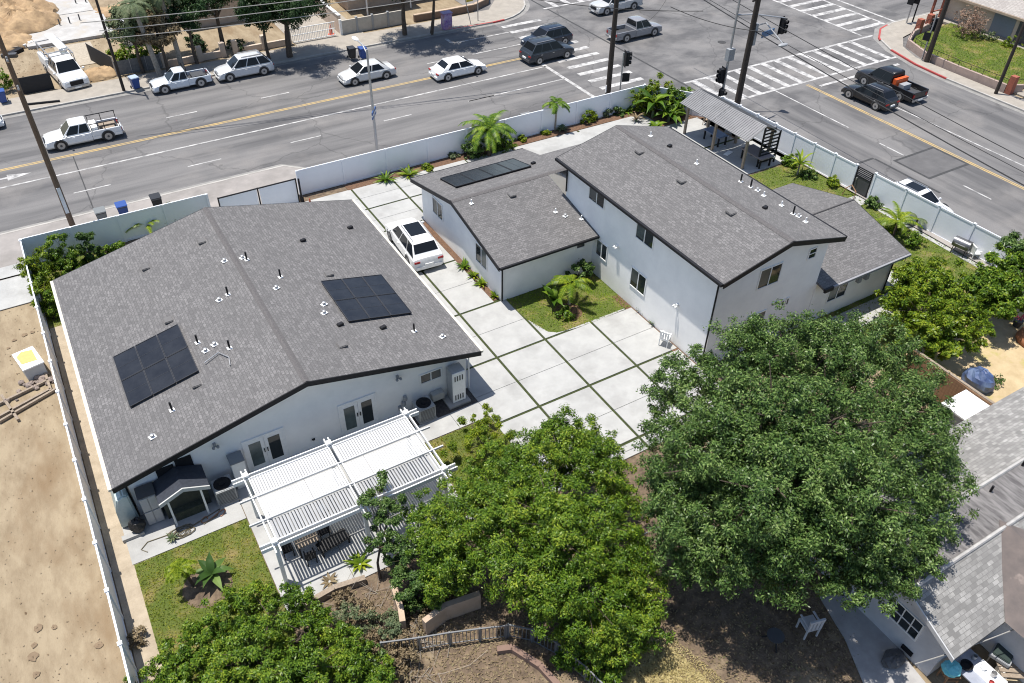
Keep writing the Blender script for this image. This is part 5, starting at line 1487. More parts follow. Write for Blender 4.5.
local_parts(t, [('rack', MB().beam((-.45, -.8, 1.0), (-.45, -.8, 1.75), .06, .06).beam((-.45, .8, 1.0), (-.45, .8, 1.75), .06, .06).beam((-.45, -.8, 1.72), (-.45, .8, 1.72), .06, .06).beam((-2.1, -.75, 1.0), (-2.1, .75, 1.0), .05, .05), TRIM), ('load', MB().box(-1.9, -.55, .6, -.9, .5, .85), DGREY)])
car('parked_car', 'silver people carrier parked at the far kerb by the beige pillars', 'car', (15.35, 69.4, 0), PI, (.55, .56, .57), 'suv', 4.7, 1.8, 1.7)
pa = G(356.5, 85.7); pb = G(386, 79)
car('sedan', 'silver sedan driving left, seen behind the street lamp pole', 'car', ((pa.x + pb.x) / 2, (pa.y + pb.y) / 2 + .85, 0), PI + .01, (.56, .56, .55), 'sedan', 4.65, 1.8, 1.45)
pa = G(448.5, 81); pb = G(476.7, 75)
car('sedan', 'white sedan driving right along the middle of the long street', 'car', ((pa.x + pb.x) / 2, (pa.y + pb.y) / 2 + .85, 0), .01, WH, 'sedan', 4.75, 1.82, 1.45)
car('sport_utility_car', 'dark blue-grey sport utility car waiting at the stop line, nearer of two', 'car', (39.9, 60.2, 0), .03, (.03, .038, .05), 'suv', 4.8, 1.95, 1.8)
car('sport_utility_car', 'dark blue car crossing beyond the waiting dark sport utility car', 'car', (41.6, 62.9, 0), PI + .05, NV, 'suv', 4.7, 1.88, 1.65)
pa = G(626, 42.3); pb = G(654.3, 36)
car('pickup_truck', 'grey pickup with an empty bed crossing the junction', 'pickup', ((pa.x + pb.x) / 2 - .1, (pa.y + pb.y) / 2 + .85, 0), .02, (.24, .24, .25), 'pickup', 5.4, 1.85, 1.75)
pa = G(607.3, 15.7); pb = G(630, 10.2)
car('pickup_truck', 'silver pickup driving left at the top of the junction', 'pickup', ((pa.x + pb.x) / 2 + .2, (pa.y + pb.y) / 2 + .9, 0), PI, (.48, .48, .47), 'pickup', 5.5, 1.9, 1.8)
t = car('pickup_truck', 'long black pickup carrying an orange box, waiting at the right', 'pickup', (61.3, 40.3, 0), PI / 2, DK, 'pickup', 5.9, 2.0, 1.88)
local_parts(t, [('cargo_box', MB().box(-.95, -.75, .72, -.05 - .6, .75, 1.45), flat('orange_tool_box', (.62, .1, .02), .5)), ('load', MB().box(-1.6, -.4, .72, -1.1, .5, 1.15), GREYM)])
car('sport_utility_car', 'small black sport utility car beside the black pickup', 'car', (58.0, 39.6, 0), PI / 2 + .03, DK, 'suv', 4.4, 1.75, 1.58)
t = car('pickup_truck', 'big white crew-cab truck with a pipe rack parked on the dirt lot', 'pickup', (2.2, 75.9, 0), -PI / 2 + R(8.5), WH, 'pickup', 6.6, 2.05, 2.05)
rk = MB()
for x in (-3.1, -1.2, .2, 1.0):
    for s in (-1, 1): rk.beam((x, s * .9, 1.1), (x, s * .85, 2.3), .06, .06)
    rk.beam((x, -.86, 2.28), (x, .86, 2.28), .06, .06)
for s in (-1, 1): rk.beam((-3.2, s * .86, 2.28), (1.2, s * .86, 2.28), .06, .06)
pp = MB()
for k in range(4): pp.tube([(-3.9, .2 + .16 * k, 2.4), (.1, .2 + .16 * k, 2.4)], .08, 8)
local_parts(t, [('pipe_rack', rk, METAL), ('pipes', pp, WHITE), ('tool_box', MB().box(-3.1, -1.04, .8, -.8, -.7, 1.5).box(-3.1, .7, .8, -.8, 1.04, 1.5), WHITE), ('load', MB().box(-2.8, -.6, .8, -1.2, .5, 1.2), TIMBER)])
p = G(-2, 112, .6); car('parked_car', 'white car cut off by the left edge of the photo', 'car', (p.x - 2.2, 68.9, 0), 0, WH, 'sedan', 4.6, 1.8, 1.45)

# ================================================================== smaller things
def wheelie_bin(label, p, col, rz=0.0, z=0.0, lid=None, h=1.05):
    t = thing('wheelie_bin', label, 'bin', (p[0], p[1], z), rz)
    b = MB(); b.v = [(-.24, -.28, .1), (.24, -.28, .1), (.24, .26, .1), (-.24, .26, .1), (-.31, -.36, h - .1), (.31, -.36, h - .1), (.31, .36, h - .1), (-.31, .36, h - .1)]
    b.f = [(3, 2, 1, 0), (4, 5, 6, 7), (0, 1, 5, 4), (1, 2, 6, 5), (2, 3, 7, 6), (3, 0, 4, 7)]
    b.build('body', col, t, local=True, bevel=.03)
    MB().box(-.33, -.42, h - .1, .33, .38, h - .03).build('lid', lid or col, t, local=True, bevel=.03)
    MB().tube([(-.28, .44, h - .08), (.28, .44, h - .08)], .025, 6).build('handle', BLACK, t, local=True)
    for s in (-1, 1): MB().tube([(s * .27, .3, .12), (s * .33, .3, .12)], .12, 12).build('wheel', BLACK, t, local=True)
    return t
GB = flat('grey_bin_plastic', (.17, .18, .18), .5); BB = flat('black_bin_plastic', (.02, .02, .022), .5)
for u, v, m_, lab in ((102, 217, GB, 'grey bin behind the street fence, left of three'), (123, 211, BLUE, 'blue bin behind the street fence, middle of three'), (157, 203, BB, 'black bin behind the street fence, right of three')):
    p = G(u, v, .7); wheelie_bin(lab, p, m_, PI, .12, h=1.12)
p = G(137, 90); wheelie_bin('blue recycling bin with a pale lid by the chain-link fence across the street', p, BLUE, .2, .12, flat('pale_blue_lid', (.35, .42, .52), .5))
p = G(352.5, 60); wheelie_bin('black bin in the shade on the far pavement', p, BB, 0, .12)
p = G(363.5, 60); wheelie_bin('deep blue bin next to the black bin on the far pavement', p, BLUE, 0, .12)
p = G(5, 104); wheelie_bin('blue bin at the left edge of the photo across the street', p, BLUE, 0, .12)

def ac_unit(label, x, y, z=.05, rz=0.0, s=.85):
    t = thing('air_conditioner', label, 'air conditioner', (x, y, z), rz)
    MB().box(-s / 2, -s / 2, .06, s / 2, s / 2, .84).build('casing', mat('condenser_grey', (.36, .37, .37), (.28, .29, .29), 3, .6), t, local=True, bevel=.03)
    fg = MB()
    for k in range(9): fg.box(-s / 2 + .06, -s / 2 - .012, .14 + .075 * k, s / 2 - .06, -s / 2 - .002, .17 + .075 * k)
    fg.build('louvres', DGREY, t, local=True)
    MB().lathe([(.36, .841), (.36, .87), (.33, .88), (.3, .85), (.12, .85), (.12, .9), (.02, .91)], (0, 0, 0), 20).build('fan_grille', TRIM, t, local=True)
    MB().box(-s / 2 - .04, -s / 2 - .04, 0, s / 2 + .04, s / 2 + .04, .06).build('pad', KERB, t, local=True)
    return t
ac_unit('grey air-conditioning condenser on gravel near the right end of the single-storey house', 10.72, 25.42)
ac_unit('grey air-conditioning condenser between the playhouse and the tall white locker', 1.22, 25.3)
t = thing('storage_cabinet', 'tall white louvred utility cabinet on a slab at the house corner', 'cabinet', (12.5, 25.6, 0))
MB().box(11.95, 25.15, .03, 13.1, 26.05, .14).build('pad', KERB, t)
MB().box(12.25, 25.4, .14, 12.95, 26.0, 2.05).build('casing', mat('cabinet_grey', (.4, .41, .41), (.33, .34, .34), 2, .5), t, bevel=.03)
MB().box(12.25, 25.36, .16, 12.93, 25.398, 2.02).build('door', WHITE, t)
lv = MB()
for k in range(4):
    for zz in (.3, 1.5): lv.box(12.36 + .13 * k, 25.35, zz, 12.42 + .13 * k, 25.359, zz + .32)
lv.build('louvres', DGREY, t)
tag(MB().box(11.35, 25.75, .3, 12.0, 26.08, .75).build('pump_unit', flat('pump_beige', (.4, .4, .38), .5), bevel=.03), 'low beige pump unit against the wall between condenser and white cabinet', 'pump')
t = thing('storage_cabinet', 'grey two-door plastic locker at the left end of the house wall', 'cabinet', (-1.6, 25.6, .05))
MB().box(-1.95, 25.35, .05, -1.3, 25.95, 1.75).build('body', flat('locker_grey', (.33, .33, .33), .5), t, bevel=.02)
for a in (-1.94, -1.62):
    MB().box(a, 25.31, .12, a + .3, 25.348, .88).build('door', flat('locker_door', (.4, .4, .4), .5), t, bevel=.01)
    MB().box(a, 25.31, .94, a + .3, 25.348, 1.7).build('door', flat('locker_door', (.4, .4, .4), .5), t, bevel=.01)
MB().box(-1.98, 25.3, 1.75, -1.27, 26.0, 1.82).build('lid', DGREY, t, bevel=.02)
t = thing('storage_cabinet', 'tall white locker with a grey lid left of the first glass door', 'cabinet', (2.05, 25.7, .05))
MB().box(1.78, 25.4, .05, 2.34, 26.0, 1.62).build('body', mat('locker_white', (.72, .72, .71), (.66, .66, .65), 2, .5), t, bevel=.02); MB().box(1.75, 25.36, 1.62, 2.37, 26.02, 1.7).build('lid', flat('locker_lid', (.2, .215, .23), .5), t, bevel=.02)
MB().box(2.1, 25.38, .7, 2.14, 25.398, .9).build('handle', TRIM, t)
# playhouse
t = thing('playhouse', 'dark little playhouse with a pale fascia and two white posts against the house wall', 'playhouse', (-.3, 25.3, .05))
zp, zpe = 2.15, 1.72; xa, xm, xb = -1.3, -.28, .72
mb = MB(); mb.extr([(xa, zpe), (xa, zpe - .06), (xm, zp - .06), (xm, zp)], 'y', 24.72, 26.0); mb.extr([(xm, zp), (xm, zp - .06), (xb, zpe - .06), (xb, zpe)], 'y', 24.72, 26.0)
mb.build('roof', mat('navy_shingles', (.018, .022, .032), (.03, .036, .05), 8, .8), t)
mb = MB(); mb.extr([(xa, zpe - .003), (xa, zpe - .2), (xm, zp - .2), (xm, zp - .003)], 'y', 24.66, 24.718); mb.extr([(xm, zp - .003), (xm, zp - .2), (xb, zpe - .2), (xb, zpe - .003)], 'y', 24.66, 24.718)
mb.build('fascia', flat('pale_wood_paint', (.5, .5, .48), .7), t)
MB().box(xa + .12, 25.3, .05, xb - .12, 25.95, 1.66).build('wall', mat('dark_green_boards', (.03, .034, .026), (.05, .055, .04), 4, .8), t)
for x in (-1.0, .3): MB().box(x, 24.76, .05, x + .08, 24.84, 1.75).build('post', WHITE, t)
MB().box(-.9, 25.0, .05, .28, 25.3, .5).build('bench', mat('olive_hedge', (.07, .075, .05), (.03, .035, .02), 12, .9), t)
# tarpaulin and bag
mb = MB(); prof = [(-2.95, .1), (-2.9, 1.1), (-2.72, 1.75), (-2.45, 1.9), (-2.25, 1.8), (-2.2, .1)]
mb.extr(prof, 'y', 25.7, 27.2); tag(mb.build('tarpaulin', mat('milky_green_plastic', (.36, .45, .43), (.5, .56, .54), 2.5, .3), bevel=.06), 'milky green plastic sheet over a pile at the left corner of the house', 'tarpaulin')
tag(MB().blob((-2.35, 25.3, .42), (.32, .3, .4), 12, 8, .12).build('rubbish_bag', BLACK), 'black rubbish bag on the slab at the left corner of the house', 'bag')
hz = []
for k in range(70):
    a = k * .42; rr = .38 + .12 * math.sin(k * .7); hz.append((-.85 + rr * math.cos(a) * (1.0 + .6 * math.sin(k * .13)), 24.35 + rr * .6 * math.sin(a), .075 + .01 * (k % 5)))
hz = [(-2.3, 24.05, .07), (-2.5, 24.3, .07), (-2.2, 24.55, .07), (-1.5, 24.5, .07)] + hz + [(.2, 24.6, .08), (.8, 24.75, .08), (.6, 24.45, .08), (.0, 24.3, .08)]
tag(MB().tube(hz, .022, 5).build('garden_hose', flat('olive_hose', (.12, .1, .06), .6)), 'coiled olive garden hose on the concrete before the playhouse', 'hose')
tag(MB().tube([(-.1 + .3 * math.cos(a) + .12 * a, 24.5 + .15 * math.sin(a * 1.3), .08) for a in np.linspace(0, 9, 40)], .02, 5).build('garden_hose', flat('orange_hose', (.35, .16, .08), .6)), 'thin orange-brown hose loops right of the olive hose', 'hose')

# patio cover with louvred roof
t = thing('patio_cover', 'white louvred patio cover behind the single-storey house', 'patio cover', (5.5, 21.8, .05))
zp = 2.5
PWH = mat('patio_white', (.52, .52, .515), (.47, .47, .465), 1.5, .45)
PX = (2.05, 5.57, 9.1); PY = (19.98, 23.6)
for x in PX:
    for y in PY:
        q = MB().box(x - .075, y - .075, .05, x + .075, y + .075, zp - .14).build('post', WHITE, t)
        MB().box(x - .11, y - .11, zp + .121, x + .11, y + .11, zp + .22).build('post_cap', WHITE, q)
for y in PY:
    for dy in (-.1, .1): MB().box(1.5, y + dy - .025, zp - .14, 9.65, y + dy + .025, zp + .05).build('beam', WHITE, t)
for y in (21.15, 22.4): MB().box(1.45, y - .03, zp + .03, 9.65, y + .03, zp + .12).build('rafter', PWH, t)
for x in PX:
    for dx in (-.09, .09): MB().box(x + dx - .025, 19.5, zp - .1, x + dx + .025, 24.0, zp + .1 - .02).build('beam', WHITE, t)
def louvres(x0, x1, y0, y1, tilt, n):
    mb = MB()
    for k in range(n):
        x = x0 + (x1 - x0) * (k + .5) / n
        mb.obox((x, (y0 + y1) / 2, zp + .0), ((x1 - x0) / n * .9, y1 - y0, .014), 0, 0, tilt)
    mb.build('louvres', PWH, t)
for x0, x1 in ((2.18, 5.44), (5.7, 8.97)):
    louvres(x0, x1, 22.45, 23.48, R(14), 30); louvres(x0, x1, 21.2, 22.35, R(11), 30); louvres(x0, x1, 20.12, 21.1, R(40), 26)
# furniture under it
def chair(name, label, x, y, z, rz, m_, s=1.0, group=None, seat_m=None):
    t = thing(name, label, 'chair', (x, y, z), rz, group)
    MB().box(-.24 * s, -.24 * s, .42 * s, .24 * s, .24 * s, .46 * s).build('seat', seat_m or m_, t, local=True, bevel=.01)
    bk = MB()
    for k in range(4): bk.box(-.24 * s + .125 * k * s, .2 * s, .46 * s, -.24 * s + (.125 * k + .09) * s, .24 * s, .9 * s)
    bk.box(-.25 * s, .19 * s, .86 * s, .25 * s, .25 * s, .95 * s)
    bk.build('backrest', m_, t, local=True)
    for a in (-.21, .21):
        for b in (-.21, .21): MB().box((a - .022) * s, (b - .022) * s, 0, (a + .022) * s, (b + .022) * s, .42 * s).build('leg', m_, t, local=True)
        MB().box((a - .03) * s, -.24 * s, .62 * s, (a + .03) * s, .22 * s, .65 * s).build('armrest', m_, t, local=True)
    return t
p = G(311, 546, .75) + Vector((-.05, .45, 0)); tb = thing('table', 'tan wooden table in the shade of the patio cover', 'table', (p.x, p.y, .05))
MB().box(p.x - .45, p.y - .35, .74, p.x + .45, p.y + .35, .79).build('tabletop', TIMBER, tb, bevel=.01)
for a in (-.38, .38):
    for b in (-.28, .28): MB().box(p.x + a - .03, p.y + b - .03, .05, p.x + a + .03, p.y + b + .03, .74).build('leg', TRIM, tb)
chair('chair', 'dark chair left of the tan patio table', p.x - .78, p.y + .15, .05, R(90), TRIM, .9); chair('chair', 'dark chair right of the tan patio table', p.x + .78, p.y + .25, .05, R(-90), TRIM, .9)
chair('chair', 'dark chair in front of the tan patio table', p.x - .1, p.y - .62, .05, R(180), TRIM, .85)
p = G(333, 541, .4); bt = thing('bench', 'black bench with a striped shadow on the patio slab', 'bench', (p.x, p.y, .05), R(8))
MB().box(-.65, -.28, .3, .65, .28, .42).build('seat', BLACK, bt, local=True, bevel=.03)
for a in (-.58, .58):
    for b in (-.22, .22): MB().box(a - .03, b - .03, 0, a + .03, b + .03, .3).build('leg', TRIM, bt, local=True)
tag(MB().blob((G(315, 545).x + .9, G(315, 545).y + 1.4, .25), (.2, .2, .2), 10, 7).build('cushion', WHITE), 'small white cushion at the back of the patio slab', 'cushion')

# pergola with the metal roof
t = thing('pergola', 'timber pergola with a grey ribbed metal roof at the street corner', 'pergola', (42, 39, .05))
xw0, xrd, xw1, ze_, zr_ = 40.5, 42.1, 43.75, 2.35, 3.2
for x in (41.0, 43.3):
    for y in (42.5, 39.4, 36.2): MB().box(x - .08, y - .08, .046, x + .08, y + .08, 2.36 if x > 42 else 2.3).build('post', TIMBER, t)
for x in (41.0, 43.3): MB().box(x - .06, 35.9, 2.3 if x < 42 else 2.37, x + .06, 42.9, 2.44 if x < 42 else 2.5).build('beam', TIMBER, t)
RIB = mat('ribbed_metal', (.2, .2, .205), (.16, .16, .165), 1.5, .45, .3)
for y0_, y1_ in ((35.75, 39.38), (39.42, 42.95)):
    mb = MB()
    for a0, z0, a1, z1 in ((xw0, ze_ + .08, xrd, zr_), (xrd, zr_, xw1, ze_ + .08)):
        mb.extr([(a0, z0), (a0, z0 - .03), (a1, z1 - .03), (a1, z1)], 'y', y0_, y1_)
        n = 18
        for k in range(n):
            y = y0_ + (y1_ - y0_) * (k + .3) / n
            mb.extr([(a0, z0 + .03), (a0, z0 - .0), (a1, z1 - .0), (a1, z1 + .03)], 'y', y, y + .05)
    mb.build('roof', RIB, t)
sl_ = MB()
for k in range(10): sl_.box(42.15, 35.82, .3 + .27 * k, 43.7, 35.87, .4 + .27 * k) if .4 + .27 * k < 2.5 else sl_.box(42.15, 35.82, .3 + .27 * k, 43.2, 35.87, .4 + .27 * k)
sl_.build('slats', TRIM, t)
for x in (42.1, 43.7): MB().box(x - .05, 35.8, .05, x + .05, 35.9, 2.5 if x > 43 else 3.1).build('post', TRIM, t)
p = G(716, 133, .75); tb = thing('table', 'blue-topped games table under the pergola roof', 'table', (p.x, p.y, .05), R(90))
MB().box(-.85, -.45, .7, .85, .45, .78).build('tabletop', flat('blue_grey_top', (.12, .17, .27), .3), tb, local=True, bevel=.02)
for a in (-.75, .75):
    for b in (-.36, .36): MB().box(a - .05, b - .05, 0, a + .05, b + .05, .7).build('leg', TRIM, tb, local=True)
p = G(757, 153, .75); tb = thing('table', 'taupe-topped table with a pale edge and dark legs by the slatted screen', 'table', (p.x, p.y, .05), R(90))
MB().box(-1.05, -.6, .7, 1.05, .6, .8).build('tabletop', flat('taupe_cloth', (.25, .21, .2), .9), tb, local=True, bevel=.02)
MB().box(-1.1, -.66, .62, 1.1, -.602, .78).build('edge', WHITE, tb, local=True)
for a in (-.9, .9):
    for b in (-.48, .48): MB().box(a - .05, b - .05, 0, a + .05, b + .05, .7).build('leg', TRIM, tb, local=True)
chair('chair', 'pale chair under the left end of the pergola roof', *(G(706, 125)[:2]), .05, R(30), TAN)
chair('chair', 'grey chair at the back of the games table under the pergola', *(G(727, 138)[:2]), .05, R(120), GREYM)
tag(MB().obox((G(728, 154).x, G(728, 154).y, .07), (.75, .35, .05), .3).build('floor_mat', WHITE), 'small white mat on the shaded court under the pergola', 'mat')
# north bed cabinet
t = thing('utility_cabinet', 'dark grey utility box with a pale lid standing by the street fence', 'cabinet', (30.4, 47.2, 0)); p = G(526, 131)
MB().box(p.x - .5, p.y - .1, .03, p.x + .5, p.y + .5, 1.2).build('body', DGREY, t, bevel=.02); MB().box(p.x - .3, p.y - .14, .5, p.x + .52, p.y + .5, 1.28).build('lid', flat('mid_grey', (.2, .2, .2), .5), t, bevel=.02)
# east lawn things
t = thing('barbecue', 'dark barrel barbecue leaning by the white fence on the lawn', 'barbecue', (45.3, 21.6, 0), R(10))
MB().tube([(-.1, -.5, .75), (-.1, .5, .75)], .33, 14).build('barrel', mat('grill_steel', (.1, .1, .105), (.3, .3, .31), 1.2, .35, .6), t, local=True, smooth=True)
for a in (-.38, .38):
    for b in (-.28, .12): MB().tube([(b, a, .6), (b * 1.4, a, 0)], .025, 6).build('leg', TRIM, t, local=True)
MB().tube([(-.45, -.3, .8), (-.5, 0, .82), (-.45, .3, .8)], .02, 6).build('handle', METAL, t, local=True)
for i, (u, v) in enumerate(((974, 256), (990, 262))):
    p = G(u, v, .2); chair('garden_chair', ('white plastic garden chair beside the barrel barbecue', 'white plastic garden chair half hidden by the hedge, further from the barbecue')[i], p.x, p.y, 0, R(60 + 40 * i), WHITE, 1.0)
for i, (u, v) in enumerate(((664, 345), (678, 338))):
    p = G(u, v); chair('garden_chair', ('white chair under the two-storey house wall, left of the tree', 'white chair by the house wall, touching the big tree')[i], p.x, p.y, .05, R(120 - 60 * i), WHITE, 1.05)
p = G(806, 632); chair('garden_chair', 'pale grey garden chair on the shaded path under the big tree', p.x, p.y, .04, R(165), flat('pale_grey_plastic', (.5, .51, .53), .5), 1.25)
p = G(773, 642); t = thing('low_table', 'dark low round table with a pale rim in the shade under the big tree', 'table', (p.x, p.y, 0))
MB().lathe([(.3, .42), (.32, .44), (.32, .47), (.02, .47)], (0, 0, 0), 18).build('tabletop', DGREY, t, local=True)
for k in range(3): MB().tube([(.1 * math.cos(k * 2.1), .1 * math.sin(k * 2.1), .42), (.42 * math.cos(k * 2.1), .42 * math.sin(k * 2.1), 0)], .03, 6).build('leg', TRIM, t, local=True)
p = G(892, 662); tag(MB().blob((p.x, p.y, .22), (.5, .35, .25), 12, 8, .1).build('rubbish_bag', DGREY), 'dark bag on the path under the grey house wall', 'bag')
p = G(976, 385); tag(MB().blob((p.x, p.y, .3), (.6, .8, .7), 16, 10, .12).build('tarpaulin', mat('blue_tarp', (.03, .055, .15), (.12, .17, .28), 1.8, .5)), 'crumpled blue tarpaulin beside the brown board fence', 'tarpaulin')
p = G(992, 385); bush('shrub', 'low dark shrub at the foot of the blue tarpaulin', 'shrub', (p.x, p.y, 0), .6, 350, .14, LEAF_DEEP)
p = G(1020, 345); tag(MB().blob((p.x + .9, p.y - .2, .2), (1.0, .9, .6), 14, 9, .05).build('tarpaulin', mat('rust_tarp', (.36, .15, .07), (.28, .12, .06), 1.5, .8), smooth=True), 'rust-orange cover over a heap at the right edge', 'tarpaulin')
p = G(1016, 326); t = thing('flower_pot', 'pink and red flowers in a dark pot behind the rust-orange cover', 'plant', (p.x, p.y, 0))
MB().lathe([(.18, 0), (.26, .4), (.24, .4)], (p.x, p.y, 0), 12).build('pot', DGREY, t)
pos, nr, _ = crown_points([(p.x, p.y, .75, .3)], 260, 12, (.16, .3)); leaf_mesh('flowers', pos, nr, RNG.uniform(.06, .12, len(pos)), leafmat('pink_petals', ((.5, .02, .06), (.6, .12, .2), (.4, .01, .03)), .2), t)
# table with clutter, bottom right
p = G(978, 672, .75); t = thing('table', 'grey and white outdoor table crowded with pots, lower right corner', 'table', (p.x, p.y, 0), R(0))
MB().box(-.55, -.75, .7, .55, .75, .75).build('tabletop', mat('pale_blue_grey_top', (.33, .35, .4), (.26, .28, .33), 2, .5), t, local=True)
MB().box(-.1, -.77, .752, .57, .2, .77).build('cloth', WHITE, t, local=True)
for a in (-.48, .48):
    for b in (-.68, .68): MB().box(a - .03, b - .03, 0, a + .03, b + .03, .7).build('leg', METAL, t, local=True)
for dx, dy, r, h_, m_, lab in ((-.2, .35, .22, .14, TRIM, 'black pan on the outdoor table'), (.25, .0, .12, .12, WHITE, 'white pot in the middle of the outdoor table'), (.3, -.35, .1, .2, METAL, 'steel jug at the near end of the outdoor table'), (.0, -.5, .09, .1, PRED, 'red bowl at the near end of the outdoor table'), (.3, .4, .09, .22, GREYM, 'grey canister at the far end of the outdoor table')):
    o = MB().lathe([(r * .8, 0), (r, h_), (r * .93, h_), (r * .75, .02)], (p.x + dx, p.y + dy, .772 if dx > -.1 and dy < .2 else .752), 14).build('pot', m_); tag(o, lab, 'pot')
p = G(950, 674, .5); c = chair('garden_chair', 'wooden chair draped with a turquoise towel beside the crowded outdoor table', p.x, p.y, 0, R(60), WOOD, 1.0)
tag(MB().blob((p.x - .05, p.y + .05, .88), (.36, .3, .16), 12, 8, .14).build('towel', mat('turquoise_towel', (.12, .45, .5), (.2, .55, .6), 4, .9)), 'turquoise towel draped over the wooden chair', 'towel')
p = G(1005, 650, .6); t = thing('barbecue', 'grey trolley with a dark green lid against the grey house, lower right', 'barbecue', (p.x, p.y, 0), R(15))
MB().box(-.6, -.35, .5, .6, .35, .68).build('body', GREYM, t, local=True, bevel=.02); MB().box(-.55, -.3, .681, .1, .3, .76).build('lid', flat('green_black', (.03, .045, .04), .4), t, local=True, bevel=.03)
for a in (-.5, .5):
    for b in (-.28, .28): MB().tube([(a, b, .5), (a, b, 0)], .03, 6).build('leg', METAL, t, local=True)
p = G(1018, 677, .3); t = thing('bench', 'pale wooden bench at the lower right corner', 'bench', (p.x + .3, p.y, 0), R(-35)); 
for k in range(3): MB().box(-.9, -.3 + .2 * k, .42, .9, -.14 + .2 * k, .46).build('slat', TIMBER, t, local=True)
for a in (-.75, .75): MB().box(a - .04, -.3, 0, a + .04, .26, .42).build('leg', WHITE, t, local=True)
mb = MB(); sheet(mb, [G(985, 683), G(1000, 660), G(1040, 655), G(1040, 700), G(985, 700)], .004); struct('path', mb, mat('tan_paving', (.42, .34, .22), (.34, .27, .17), 2, .9))
# west lot clutter
t = thing('pallet', 'white board pack topped with yellow sheeting on the dirt lot', 'boards', (-4.85, 38.1, 0), R(12))
MB().box(-.45, -.75, 0, .45, .75, .75).build('stack', flat('pack_grey', (.45, .45, .44), .6), t, local=True); MB().box(-.5, -.8, .75, .5, .8, .82).build('cover', WHITE, t, local=True)
MB().prism([(-.38, -.3), (.3, -.45), (.36, .5), (-.1, .68), (-.4, .4)], .821, .835).build('sheet', flat('sand_yellow', (.55, .4, .14), .8), t, local=True)
t = thing('timber_frame', 'open timber frame lying on the dirt lot by the fence', 'frame', (-5.3, 36.3, 0))
for a, b in (((-6.6, 36.2), (-4.1, 36.9)), ((-6.7, 34.9), (-4.0, 36.0)), ((-5.9, 34.6), (-6.4, 36.8)), ((-4.1, 38.2), (-3.95, 35.6)), ((-4.4, 38.4), (-4.3, 35.9)), ((-7.4, 35.0), (-4.3, 36.1))):
    MB().beam((a[0], a[1], .1), (b[0], b[1], .1), .12, .12).build('board', TIMBER, t)
for k in range(26):
    x = -6.3 + random.random() * 2.2; y = 36.9 + random.gauss(0, .35) + (x + 5) * .2; r = random.uniform(.07, .2)
    tag(MB().blob((x, y, r * .5), (r, r * random.uniform(.6, 1), r * .7), 7, 5, .2).build('broken_brick', mat('rubble', (.3, .24, .2), (.2, .16, .14), 4, .9)), 'loose broken block in the rubble heap on the dirt lot', 'rubble', 'rubble heap by the timber frame')
for i, (u, v, r) in enumerate(((24, 335, .25), (32, 332, .2), (38, 628, .28), (33, 657, .3), (36, 675, .2), (99, 645, .25), (8, 348, .15), (14, 340, .2), (54, 627, .16), (34, 645, .18))):
    p = G(u, v); mb = MB().lathe([(r * .6, .003), (r * .5, .012), (.01, .015)], (p.x, p.y, 0), 10); mb.v = [(a + RNG.normal() * r * .1, b + RNG.normal() * r * .12, c) for a, b, c in mb.v]
    tag(mb.build('damp_patch', mat('damp_soil', (.15, .105, .065), (.22, .16, .1), 4, .95)), kind='structure')
# dirt-lot things across the street
tag(MB().box(-1.3, 74.0, .02, 2.0 - 1.0, 74.06, 1.35).build('screen', flat('black_screen_cloth', (.02, .02, .022), .8)), 'black screened fence panel on the dirt lot left of the white truck', 'fence')
t = thing('fence', 'black screened fence panel right of the white truck', 'fence', (5.2, 76, 0)); MB().add([(4.6, 78.8, .05), (5.9, 74.6, .05), (5.9, 74.6, 1.5), (4.6, 78.8, 1.5), (4.65, 78.82, .05), (5.95, 74.62, .05), (5.95, 74.62, 1.5), (4.65, 78.82, 1.5)], [(3, 2, 1, 0), (4, 5, 6, 7), (0, 1, 5, 4), (2, 3, 7, 6), (1, 2, 6, 5), (3, 0, 4, 7)]).build('screen', MATS['black_screen_cloth'], t)
for p in ((4.6, 78.8), (5.9, 74.6)): MB().lathe([(.04, 0), (.04, 1.6)], (p[0], p[1], 0), 6).build('post', METAL, t)
for i, (u, v) in enumerate(((47, 26), (60, 25), (70, 23), (80, 20), (76, 3), (86, 2))):
    p = G(u, v, .3); tag(MB().tube([p, p + Vector((0, 0, .55))], .06, 8).build('stub_pipe', DGREY), 'dark stub pipe standing out of the new white slab', 'pipe', 'stub pipes in the white slab')
for i, (u, v) in enumerate(((12, 50), (17, 53), (24, 46), (28, 44), (10, 57))):
    p = G(u, v); tag(MB().obox((p.x, p.y, .15), (1.2, .5, .3), i * .7).build('building_material', (TIMBER, TRIM, WHITE, WHITE, DGREY)[i]), ('grey boards stacked on the dirt lot', 'dark frame pieces on the dirt lot', 'white sheet of board lying on the dirt lot', 'second white board lying by the dirt mound', 'dark grey crate by the left edge of the dirt lot')[i], 'building material')
t = thing('a_frame_barrier', 'low dark timber lying on the far kerb by the left pole', 'timber', (-1, 70.6, 0)); MB().beam((-1.6, 71.5, .2), (1.0, 70.9, .2), .15, .12).build('board', TRIM, t)
# ================================================================== trees and plants
def fill(cl, k=2):
    out = list(cl)
    for i, a in enumerate(cl):
        near = sorted(cl, key=lambda b: (a[0]-b[0])**2 + (a[1]-b[1])**2 + (a[2]-b[2])**2)[1:1 + k]
        for b in near:
            out.append(tuple((a[j] + b[j]) / 2 + (random.uniform(-.25, .25) if j < 3 else 0) for j in range(3)) + ((a[3] + b[3]) / 2 * .85, .85))
    return out
def CL(*rows):
    out = []
    for r in rows:
        p = G(r[0], r[1], r[2]); out.append((p.x, p.y, p.z, r[3], r[4] if len(r) > 4 else .85))
    return out
